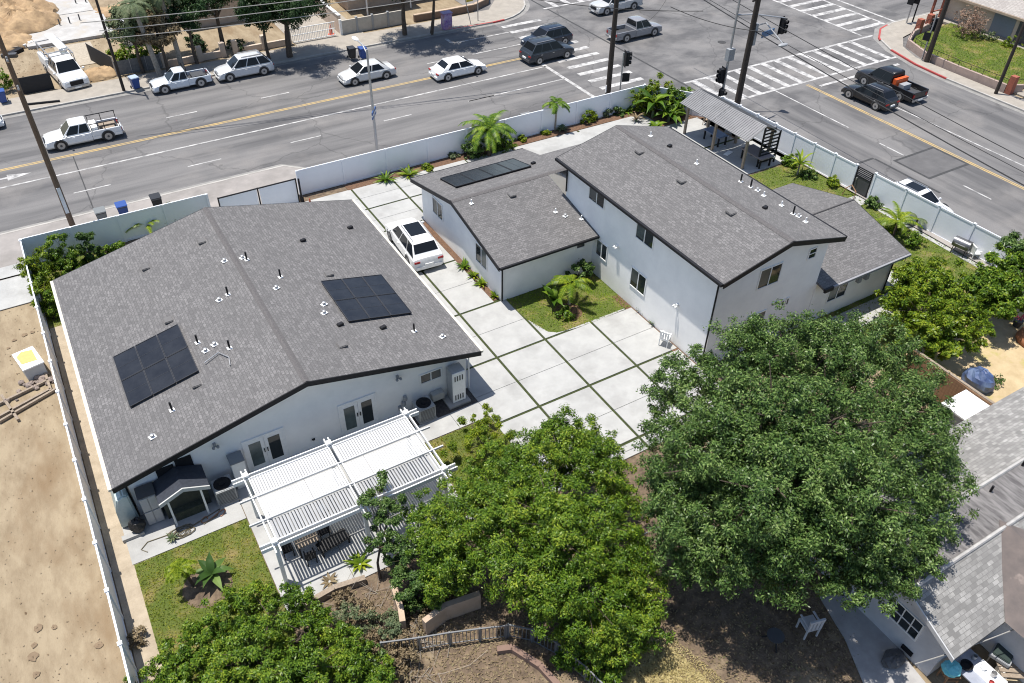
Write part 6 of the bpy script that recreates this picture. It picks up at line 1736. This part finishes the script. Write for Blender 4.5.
# the big tree: lobes over an ellipsoid crown, bare below, kept above the neighbour's roof
big = CL((795, 350, 6.5, 2.1), (735, 365, 6.2, 2.0), (850, 365, 6.2, 2.1), (690, 405, 5.4, 1.8), (770, 420, 7.6, 2.4), (840, 430, 7.4, 2.4), (905, 410, 5.6, 1.9),
         (700, 470, 5.6, 2.1), (770, 490, 7.4, 2.4), (850, 500, 7.0, 2.3), (915, 465, 5.6, 1.8), (905, 530, 5.4, 1.7), (725, 535, 5.0, 2.0), (795, 545, 5.8, 1.9), (870, 550, 5.2, 1.7),
         (690, 520, 4.4, 1.6), (755, 560, 4.6, 1.4), (840, 570, 5.0, 1.2), (665, 440, 4.6, 1.3), (895, 590, 5.0, .9), (940, 490, 5.0, 1.3), (670, 380, 5.0, 1.2), (935, 430, 5.0, 1.3), (760, 345, 5.2, 1.6), (830, 335, 5.4, 1.6), (880, 345, 5.0, 1.5),
         (820, 470, 7.6, 2.0), (740, 450, 7.0, 2.0), (915, 375, 4.6, 1.4), (930, 560, 5.2, .8), (664, 495, 4.2, 1.2), (675, 545, 3.6, 1.2), (695, 570, 3.6, 1.0))
clipn = lambda P: ~((P[:, 0] > 20.0) & (P[:, 1] < 11.4) & (P[:, 2] < 3.7))
tree('broadleaf_tree', 'very large deep green broadleaf tree in front of the two-storey house', 'tree', tuple(G(778, 600)), fill(big, 2), 330000, .13, LEAF_DEEP, trunk=.32, clip=clipn, subr=(.2, .4), sub=6, limbs=16)
mid = CL((577, 430, 3.6, 1.1), (560, 455, 3.8, 1.5), (600, 470, 3.6, 1.3), (530, 470, 3.6, 1.3), (500, 460, 3.0, 1.1), (550, 510, 4.2, 1.7), (600, 520, 3.8, 1.5), (500, 510, 3.6, 1.6), (455, 520, 3.0, 1.4), (450, 560, 2.6, 1.3),
         (510, 565, 3.4, 1.6), (565, 570, 3.6, 1.6), (620, 560, 3.0, 1.3), (640, 605, 2.2, 1.0), (600, 610, 2.6, 1.4), (550, 615, 2.2, 1.1), (425, 540, 2.4, .9), (440, 590, 1.8, .8), (620, 640, 1.7, .9), (535, 430, 2.6, .7), (600, 440, 2.8, .7), (470, 480, 2.8, .8), (650, 630, 1.6, .7), (590, 650, 1.4, .8), (622, 478, 2.4, .9), (632, 525, 2.0, .9), (645, 570, 1.8, .9), (430, 500, 2.2, .6), (410, 520, 2.0, .6))
tree('garden_tree', 'broad bright green leafy tree in the middle of the garden between patio and big tree', 'tree', tuple(G(550, 610)), fill(mid, 3), 220000, .115, LEAF_LIME, trunk=.17, subr=(.2, .4), sub=7, stems=3, limbs=14)
bl = CL((270, 615, 1.6, 1.2), (220, 625, 1.5, 1.1), (310, 635, 1.5, 1.2), (180, 650, 1.3, 1.0), (250, 660, 1.9, 1.5), (320, 670, 1.7, 1.3), (200, 690, 1.4, 1.2), (280, 700, 1.7, 1.4), (350, 650, 1.1, .9), (365, 690, 1.3, 1.0), (150, 680, .9, .8), (240, 605, 1.0, .7), (300, 600, .9, .6), (395, 690, 1.0, .8))
tree('garden_tree', 'sprawling bright green tree at the bottom left beyond the small lawn', 'tree', tuple(G(255, 668)), fill(bl, 2), 120000, .11, LEAF_LIME, trunk=.12, subr=(.16, .32), sub=9, stems=3)
sl_t = CL((380, 485, 3.0, .55), (372, 505, 2.8, .6), (388, 515, 2.7, .6), (378, 530, 2.4, .6), (392, 500, 2.9, .5), (370, 545, 2.0, .4), (395, 540, 2.2, .5))
tree('slender_tree', 'slender young tree with grey-green tip in front of the patio cover', 'tree', tuple(G(380, 578)), sl_t, 9000, .11, LEAF_DEEP, trunk=.05, subr=(.2, .34), sub=12, limbs=7)
dk = CL((410, 560, 1.8, .9), (430, 585, 1.5, .9), (400, 585, 1.2, .7), (395, 555, 1.2, .6), (445, 575, 1.8, .9))
tree('garden_tree', 'dark green shrubby tree between the slender tree and the broad garden tree', 'tree', tuple(G(415, 598)), dk, 20000, .12, LEAF_DEEP, trunk=.06, subr=(.2, .36), sub=10, stems=3)
yl_ = CL((470, 425, 1.2, .6), (490, 428, 1.5, .7), (505, 445, 1.5, .7), (475, 445, 1.2, .7), (450, 450, .7, .5), (486, 412, 1.2, .35))
tree('shrub', 'yellow-green shrub at the corner of the concrete behind the white cabinet', 'shrub', tuple(G(485, 455)), yl_, 12000, .1, LEAF_YEL, trunk=.04, subr=(.18, .32), sub=12, stems=3)
# bright trees along the east lawn
r1 = CL((915, 280, 2.2, 1.2), (905, 310, 2.2, 1.2), (940, 290, 2.4, 1.3), (935, 320, 2.6, 1.4), (960, 310, 2.3, 1.2), (920, 340, 2.0, 1.1), (955, 345, 1.8, 1.0), (975, 330, 1.8, .9), (895, 295, 1.8, .9), (950, 270, 1.9, 1.0), (905, 262, 1.6, .7))
tree('garden_tree', 'bright lime-green tree between the low house wing and the dry side yard', 'tree', tuple(G(930, 345)), fill(r1, 2), 52000, .17, leafmat('glossy_citrus_leaves', ((0.02, 0.05, 0.005), (0.075, 0.14, 0.01), (0.19, 0.26, 0.018), (0.38, 0.41, 0.04)), 0.24, 0.36, .38), trunk=.12, subr=(.2, .36), sub=8, stems=2)
r2 = CL((985, 280, 2.4, 1.2), (1005, 265, 2.6, 1.3), (1010, 295, 2.4, 1.3), (990, 305, 2.0, 1.1), (1025, 285, 2.4, 1.4), (975, 295, 2.0, 1.0), (1030, 260, 2.4, 1.2))
tree('garden_tree', 'mid-green tree at the right edge beside the white garden chairs', 'tree', tuple(G(1000, 318)), fill(r2, 2), 34000, .19, LEAF_LIME, trunk=.12, subr=(.2, .36), sub=8, stems=2)
r3 = CL((1015, 243, 3.0, .8), (1024, 255, 3.0, .9))
tree('garden_tree', 'small dark tree behind the white fence at the right edge', 'tree', tuple(G(1022, 275)), r3, 5000, .18, LEAF_DEEP, trunk=.07)
# hedge of shrubs left of the house
for i, (u, v, z, r, m_, lab) in enumerate(((38, 265, 1.5, 1.0, LEAF_YEL, 'tall yellow-green shrub in the fence corner left of the house'), (62, 250, 1.6, 1.0, LEAF_LIME, 'rounded green shrub between the tall yellow-green shrub and the pole'), (84, 240, 1.7, .6, LEAF_DEEP, 'slim dark upright shrub against the street fence by the pole'), (45, 290, 1.2, .9, LEAF_YEL, 'lower yellow-green shrub nearest the left eave'), (70, 272, .7, .7, LEAF_LIME, 'low green shrub touching the left end of the roof'), (50, 305, .8, .6, LEAF_LIME, 'small shrub at the corner of the left side passage'))):
    c = G(u, v, z)
    tree('shrub', lab, 'shrub', (c.x, c.y - .1, 0), [(c.x, c.y, z, r, 1.1), (c.x + .2, c.y + .1, z * .5, r * .8, 1), (c.x - .2, c.y - .1, z * .7, r * .7, 1), (c.x, c.y, z + r * .7, r * .5, 1.1)], 9000, .125, m_, trunk=.04, subr=(.2, .34), sub=12, stems=2)
for u, v, lab, r in ((105, 252, 'low green clump under the left street fence', .55), (118, 247, 'second low green clump under the street fence, next to the first', .5), (90, 262, 'green clump in front of the slim dark shrub', .5)):
    p = G(u, v + 4); bush('shrub', lab, 'shrub', tuple(p), r, 900, .15, LEAF_LIME)
p = G(150, 233); rosette('palm', 'arching young palm behind the ridge of the left-hand roof', 'palm', tuple(p), 11, 1.7, LEAF_YEL, .11, 1.0, None, .8, .5, .09, BARK, split=5)
p = G(168, 224); bush('shrub', 'olive-green bush beside the arching young palm behind the roof', 'shrub', tuple(p), .85, 1400, .16, LEAF_GREY, h=1.1)
# street fence bed
bedp = [(386, 181, 'r', .75, LEAF_LIME, 'spiky green agave at the left end of the fence bed'), (409, 176, 'r', .8, LEAF_YEL, 'yellow-green spiky plant second in the fence bed'), (427, 170, 'b', .3, LEAF_YEL, 'small yellow-flowered shrub third in the fence bed'), (455, 158, 'b', .35, LEAF_GREY, 'small grey-green shrub left of the large palm in the fence bed'),
        (480, 157, 'b', 1.0, LEAF_DEEP, 'leafy green clump at the foot of the large palm'), (505, 149, 'b', .9, LEAF_LIME, 'rounded green bush right of the large palm'), (522, 141, 'b', .3, LEAF_YEL, 'small yellow plant left of the dark utility box'), (545, 134, 'b', .25, LEAF_YEL, 'tiny yellow plant right of the dark utility box'), (562, 130, 'r', .55, LEAF_GREY, 'grey spiky plant beside the slim palm trunk'),
        (586, 122, 'b', .75, LEAF_YEL, 'bright yellow-green mound in the fence bed'), (604, 116, 'b', .45, LEAF_GREY, 'yellowish small bush right of the bright mound'), (617, 115, 'b', .5, LEAF_DEEP, 'dark bluish agave-like shrub near the corner'), (627, 112, 'r', .7, LEAF_LIME, 'green leafy plant at the start of the corner bed')]
for u, v, k, r, m_, lab in bedp:
    p = G(u, v)
    if k == 'r': rosette('agave', lab, 'plant', tuple(p), 30, r * 1.3, m_, .1, .8, 'plants in the street fence bed', .45)
    else: bush('shrub', lab, 'shrub', tuple(p), r * 1.3, int(4600 * r + 300), .12, m_, 'plants in the street fence bed')
p = G(489, 156); rosette('palm', 'large bushy palm with arching fronds in the fence bed', 'palm', tuple(p), 34, 2.4, LEAF_LIME, .17, 1.0, None, 1.0, 1.9, .14, BARK, split=9)
p = G(555, 130); rosette('palm', 'slim young palm with a bare trunk against the street fence', 'palm', tuple(p), 15, 1.25, LEAF_LIME, .13, .7, None, .9, 2.1, .07, PALEBARK, split=6)
# corner bed: bananas and friends
for i, (u, v, n, L, w_, h, m_, lab) in enumerate(((652, 118, 16, 2.0, .36, 1.1, LEAF_LIME, 'big-leaved banana plant in the corner bed by the pergola'), (668, 122, 14, 1.7, .4, .5, LEAF_LIME, 'broad-leaved green plant right of the banana in the corner bed'), (640, 112, 18, 1.5, .12, .8, LEAF_YEL, 'yellow-flowering tall plant in the corner bed'), (655, 130, 14, 1.0, .3, .1, LEAF_LIME, 'low broad-leaved plant at the front of the corner bed'), (675, 112, 14, 1.8, .34, .9, LEAF_LIME, 'banana plant at the back against the fence corner'), (636, 122, 18, .9, .08, .2, LEAF_DRY, 'reddish spiky plant at the left of the corner bed'))):
    p = G(u, v); rosette('banana_plant' if w_ > .2 else 'garden_plant', lab, 'plant', tuple(p), n, L, m_, w_, .95, 'plants in the corner bed', .7, h, .1, LEAF_GREY)
for u, v, r, m_, lab in ((648, 108, 1.0, LEAF_LIME, 'leafy bush behind the banana in the corner bed'), (658, 108, 1.5, LEAF_YEL, 'yellow-green bush topping the corner bed'), (672, 116, 1.4, LEAF_LIME, 'large bright bush at the right of the corner bed'), (645, 114, 1.2, LEAF_YEL, 'yellow-flowered bush in the middle of the corner bed'), (684, 110, 1.1, LEAF_LIME, 'leafy bush by the post of the pergola'), (632, 105, .8, LEAF_DRY, 'brownish bush at the left of the corner bed')):
    p = G(u, v); bush('shrub', lab, 'shrub', tuple(p), r, int(2200 * r), .17, m_, 'plants in the corner bed', 1.25)
# lawn bed between the wings
p = G(569, 305); rosette('palm', 'young palm with a bare trunk on the lawn between the house wings', 'palm', tuple(p), 13, 1.45, LEAF_YEL, .13, .75, None, .9, 1.4, .08, PALEBARK, split=6)
p = G(553, 306); rosette('banana_plant', 'small broad-leaved banana left of the young palm on the lawn', 'plant', tuple(p), 9, 1.2, LEAF_LIME, .3, 1.1, None, .5, .4, .07, LEAF_GREY)
p = G(565, 317); bush('shrub', 'low pale leafy clump at the foot of the young palm', 'shrub', tuple(p), .65, 900, .16, LEAF_LIME, h=.55)
p = G(581, 283); bush('shrub', 'dark white-flowering bush in the corner of the house wings', 'shrub', tuple(p), .85, 2200, .15, LEAF_DEEP, h=1.5)
mb = MB().lathe([(.8, .03), (.7, .06), (.1, .07)], tuple(G(568, 312))[:2] + (0,), 18); struct('planting_bed', mb, MULCH)
# gravel strip plants along the west wing and C wall
for u, v, r, lab in ((464, 268, .7, 'spiky green plant by the west wing wall, furthest from the corner'), (474, 277, .6, 'second spiky plant by the west wing wall'), (482, 285, .65, 'third spiky plant by the west wing wall'), (495, 297, .5, 'small spiky plant at the corner of the west wing')):
    p = G(u, v); rosette('yucca', lab, 'plant', tuple(p), 22, r, LEAF_YEL if r < .7 else LEAF_LIME, .09, .95, 'spiky plants along the west wing wall', .4)
p = G(461, 258); tag(MB().blob((p.x + .1, p.y, .4), (.12, .1, .35), 10, 7).build('garden_ornament', WHITE), 'small white garden ornament by the spiky plants', 'ornament')
for u, v, lab in ((640, 312, 'small weed in the bed along the two-storey wall'), (653, 325, 'upright narrow cactus in the bed along the two-storey wall')):
    p = G(u, v); rosette('garden_plant', lab, 'plant', tuple(p), 12, .5, LEAF_GREY, .06, 1.2, None, .3)
# small lawn plants
p = G(194, 586); rosette('palm', 'thin-trunked young palm in the soil circle on the small lawn', 'palm', tuple(p), 12, .7, LEAF_YEL, .08, .7, None, .9, 1.25, .06, BARK, split=6, crownshift=(-.25, .1))
p = G(214, 579); rosette('banana_plant', 'dark green broad-leaved plant beside the young palm on the small lawn', 'plant', tuple(p), 10, .95, LEAF_DEEP, .24, .9, None, .6, .35, .07, LEAF_DEEP)
p = G(188, 572); bush('shrub', 'small yellowish weed in the soil circle', 'shrub', tuple(p), .25, 150, .1, LEAF_YEL)
p = G(360, 565); rosette('agave', 'pale spiky plant at the edge of the patio slab', 'plant', tuple(p), 22, .7, LEAF_YEL, .1, .8)
p = G(330, 582); rosette('agave', 'dry spiky plant on the soil below the patio', 'plant', tuple(p), 16, .5, LEAF_DRY, .08, .8)
p = G(176, 548); rosette('garden_plant', 'small potted grass clump before the playhouse posts', 'plant', (p.x, p.y + .45, .08), 22, .35, LEAF_GREY, .05, 1.0)
for u, v, r, n, lab in ((360, 620, .8, 900, 'dry brown brush below the patio, by the slender tree'), (380, 650, .9, 1000, 'dry brown brush left of the railing'), (420, 625, .6, 600, 'dry brush between the garden walls'), (345, 600, .5, 450, 'small dry brush under the low pale wall'), (140, 640, .5, 350, 'dead twiggy shrub at the bottom of the side passage'), (400, 668, .7, 700, 'dry leaf heap below the left end of the railing')):
    p = G(u, v); bush('brush', lab, 'shrub', tuple(p), r, n, .13, LEAF_DRY, 'dry brush in the bottom garden', .7)
for i, (u, v, r, m_, lab) in enumerate(((352, 628, .9, LEAF_GREY, 'grey-green brush left of the tan garden walls'), (385, 632, .8, LEAF_GREY, 'grey-green scrub between the bottom-left tree and the tan wall'), (405, 655, .8, LEAF_DRY, 'brown twiggy scrub touching the left end of the railing'), (370, 662, .8, LEAF_DEEP, 'dark green scrub right of the sprawling bottom-left tree'), (415, 606, .5, LEAF_DEEP, 'small dark scrub at the top of the low tan wall'), (440, 600, .9, LEAF_DEEP, 'dark scrub in front of the yellow-tan wall'))):
    p = G(u, v); bush('brush', lab, 'shrub', tuple(p), r, 1900, .1, m_, 'scrub in the bottom garden', .9, 5)
tw = MB()
for k in range(160):
    p = G(random.uniform(325, 450), random.uniform(590, 680)); a = random.uniform(0, 6.28); L = random.uniform(.3, 1.2)
    tw.tube([p + Vector((0, 0, .04)), p + Vector((math.cos(a) * L, math.sin(a) * L, random.uniform(.05, .5)))], .012, 4, .005)
tag(tw.build('fallen_twigs', PALEBARK), kind='stuff')
ll = []
for (u0, u1, v0, v1, n) in ((330, 480, 590, 683, 2600), (480, 600, 600, 683, 1500), (600, 860, 540, 683, 4200)):
    for k in range(n):
        p = G(random.uniform(u0, u1), random.uniform(v0, v1)); ll.append((p.x, p.y, .02))
ll = np.array(ll); o = leaf_mesh('leaf_litter', ll, RNG.normal(size=ll.shape) * .35 + np.array([0, 0, 1]), RNG.uniform(.06, .15, len(ll)), LEAF_DRY); tag(o, kind='stuff')
q = G(640, 560)
tag(MB().tube([G(628, 548), G(636, 538), G(652, 530)], .03, 6).build('irrigation_pipe', METAL), 'thin grey pipe on the soil between the two large trees', 'pipe')
tag(MB().tube([G(395, 674), G(420, 677), G(445, 673), G(470, 665), G(488, 650)], .025, 6).build('irrigation_pipe', TIMBER), 'pale hose curving on the soil below the iron railing', 'hose')
p = G(575, 665); bush('shrub', 'bright vine climbing the railing that runs down to the right', 'shrub', (p.x, p.y, 0), .9, 2000, .15, LEAF_LIME)
p = G(605, 678); bush('shrub', 'second bright vine on the railing at the bottom edge', 'shrub', (p.x, p.y, 0), .8, 1700, .15, LEAF_LIME)
# east lawn shrubs
for u, v, r, m_, lab in ((789, 165, .7, LEAF_LIME, 'leafy shrub at the end of the slatted screen'), (801, 160, .6, LEAF_YEL, 'tall thin vine shrub on the white fence right of the pergola'), (808, 178, .6, LEAF_DEEP, 'dark low shrub on the lawn strip before the fence'), (832, 186, .55, LEAF_YEL, 'yellowish shrub on the lawn strip near the dark gate'), (873, 207, .6, LEAF_DEEP, 'dark shrub on the lawn just right of the dark gate'), (913, 245, .8, LEAF_LIME, 'green shrub at the roof corner of the low wing'), (893, 232, .6, LEAF_YEL, 'yellow-leaved shrub on the lawn beside the roof edge')):
    p = G(u, v); bush('shrub', lab, 'shrub', tuple(p), r, 1100, .16, m_, h=1.2 if u in (801,) else .8)
p = G(797, 175); rosette('garden_plant', 'yellow-green plant with arching leaves by the lawn strip', 'plant', tuple(p), 14, 1.5, LEAF_YEL, .14, 1.1, None, .7, .8, .06)
p = G(893, 236); rosette('palm', 'yellow young palm on the lawn behind the low wing', 'palm', tuple(p), 14, 1.5, LEAF_YEL, .14, .85, None, .8, 1.0, .08, BARK, split=6)
p = G(915, 226); rosette('palm', 'small palm frond tuft by the white fence', 'palm', tuple(p), 8, 1.1, LEAF_GREY, .1, .8, None, .9, .5, .05, BARK, split=5)
tag(MB().tube([G(842, 195), G(846, 188, .5), G(852, 185, .7), G(856, 192, .5), G(853, 200)], .04, 6).build('garden_hose', WOOD), 'brown looping vine stem beside the dark pedestrian gate', 'vine')
# street trees across the road
def street_tree(lab, base, tops, n, trunk=.16, m_=LEAF_STREET, leaf=.2):
    tree('street_tree', lab, 'tree', tuple(base), tops, n, leaf, m_, trunk=trunk, subr=(.4, .65), sub=5)
b = G(290, 58); street_tree('dark leafy street tree shading the pavement behind the silver people carrier', b, [(b.x + dx, b.y + dy, z, r, .9) for dx, dy, z, r in ((0, .3, 5.4, 2.3), (-1.9, .2, 5.2, 1.9), (1.9, .4, 5.0, 1.9), (.3, -2.0, 4.9, 1.8), (-.3, 1.6, 6.2, 1.9), (1.4, 1.2, 6.2, 1.7), (-2.4, -1.2, 5.4, 1.5), (2.3, -1.2, 4.7, 1.5), (3.0, -.2, 5.4, 1.3), (0, -3.2, 5.6, 1.3))], 36000, .24)
b = G(405, 36); street_tree('dark street tree beside the block wall, left of a pair', b, [(b.x + dx, b.y + dy, z, r, .9) for dx, dy, z, r in ((0, 0, 6.2, 2.2), (-1.8, .3, 6.0, 1.9), (1.4, .2, 6.4, 1.9), (.2, -2.0, 5.8, 1.9), (0, 1.4, 7, 1.8), (-1.8, -1.8, 5.4, 1.5), (.4, -3.6, 6.2, 1.5), (-1.2, -3.0, 6.0, 1.4), (-.2, .3, 4.6, 1.2))], 32000, .2)
b = G(431.7, 34.5); street_tree('dark street tree with a slim trunk near the purple cabinet, right of a pair', b, [(b.x + dx, b.y + dy, z, r, .9) for dx, dy, z, r in ((0, 0, 6.2, 1.9), (-.9, .3, 6.2, 1.7), (1.6, .2, 6.0, 1.6), (.4, -2.0, 5.9, 1.8), (.4, 1.4, 7, 1.6), (1.8, -1.6, 6.2, 1.4), (.6, -3.4, 6.3, 1.5), (2.0, -2.8, 6.4, 1.1))], 28000, .14)
b = G(224, 50); street_tree('pale-trunked tree in the yard of the beige house', b, [(b.x + dx, b.y + dy, z, r, .9) for dx, dy, z, r in ((0, .5, 5.2, 1.6), (-1.4, .8, 5.0, 1.3), (1.4, .4, 5.0, 1.3), (0, -.6, 4.2, 1.0), (.5, 1.5, 6.0, 1.5))], 9000, .18)
for u, v, lab, h, dx in ((161, 78, 'tall palm with a grey trunk behind the chain-link fence, left of two', 6.0, -.6), (183, 70, 'tall palm with a grey trunk behind the small white pickup, right of two', 6.5, -.3)):
    p = G(u, v); rosette('palm', lab, 'palm', tuple(p), 26, 2.3, LEAF_GREY, .16, .6, None, 1.3, h, .2, PALEBARK, (dx, .2), split=7)
for u, v, z, r, m_, lab in ((130, 25, 4.0, 1.8, LEAF_GREY, 'grey-green tree behind the slim pole across the street'), (158, 32, 3.6, 1.4, LEAF_DRY, 'tree with dry orange-brown fronds between the two palms'), (185, 12, 4.5, 1.7, LEAF_STREET, 'dark tree behind the right-hand palm'), (150, 5, 4.5, 1.8, LEAF_GREY, 'dull green tree at the top edge behind the left-hand palm'), (260, 8, 4.5, 1.8, LEAF_STREET, 'dark tree behind the beige house wall, top edge')):
    c = G(u, v, z); tree('yard_tree', lab, 'tree', (c.x, c.y, 0), [(c.x, c.y, z, r, .9), (c.x + .9, c.y + .3, z + .3, r * .7, .9), (c.x - .9, c.y, z - .3, r * .7, .9), (c.x, c.y + 1, z + .9, r * .7, .9)], 6500, .26, m_, trunk=.13, subr=(.35, .6), sub=5)
for i, (u, v, r, lab) in enumerate(((118, 62, 1.0, 'bright hedge shrub left end, over the chain-link fence'), (132, 60, 1.1, 'bright hedge shrub in the middle, over the chain-link fence'), (150, 56, 1.0, 'bright hedge shrub right end, over the chain-link fence'))):
    c = G(u, v - 8, 1.2); bush('hedge_shrub', lab, 'shrub', (c.x, max(c.y, 74.9), 0), r * 1.25, 1700, .22, LEAF_YEL if i != 1 else LEAF_LIME, 'hedge across the street', 1.0)
for u, v, lab in ((200, 50, 'dark shrub in the yard behind the beige pillars'), (238, 52, 'low dark shrub at the foot of the pale-trunked tree'), (195, 46, 'grey-green shrub by the white wall across the street')):
    p = G(u, v); bush('shrub', lab, 'shrub', tuple(p), 1.0, 900, .2, LEAF_STREET)
p = G(4, 80, .8); bush('shrub', 'round green bush at the left edge of the dirt lot', 'shrub', (p.x - .6, p.y, 0), 1.5, 2200, .2, LEAF_LIME)

# clods, pebbles and weeds on the bare lot
cl_ = np.column_stack([RNG.uniform(-16, -4.0, 2200), RNG.uniform(12, 44, 2200), np.full(2200, .0)])
tag(leaf_mesh('soil_clods', cl_, RNG.normal(size=cl_.shape) * .3 + np.array([0, 0, 1]), RNG.lognormal(-3.0, .45, 2200), leafmat('soil_clod', ((.15, .1, .06), (.22, .16, .1), (.32, .25, .17), (.18, .14, .08)), .05, .9), None, .7), kind='stuff')
cl_ = np.column_stack([RNG.uniform(-20, 8, 2600), RNG.uniform(73.7, 90, 2600), np.full(2600, .02)])
tag(leaf_mesh('soil_clods', cl_, RNG.normal(size=cl_.shape) * .3 + np.array([0, 0, 1]), RNG.lognormal(-2.3, .5, 2600), MATS['soil_clod'], None, .7), kind='stuff')
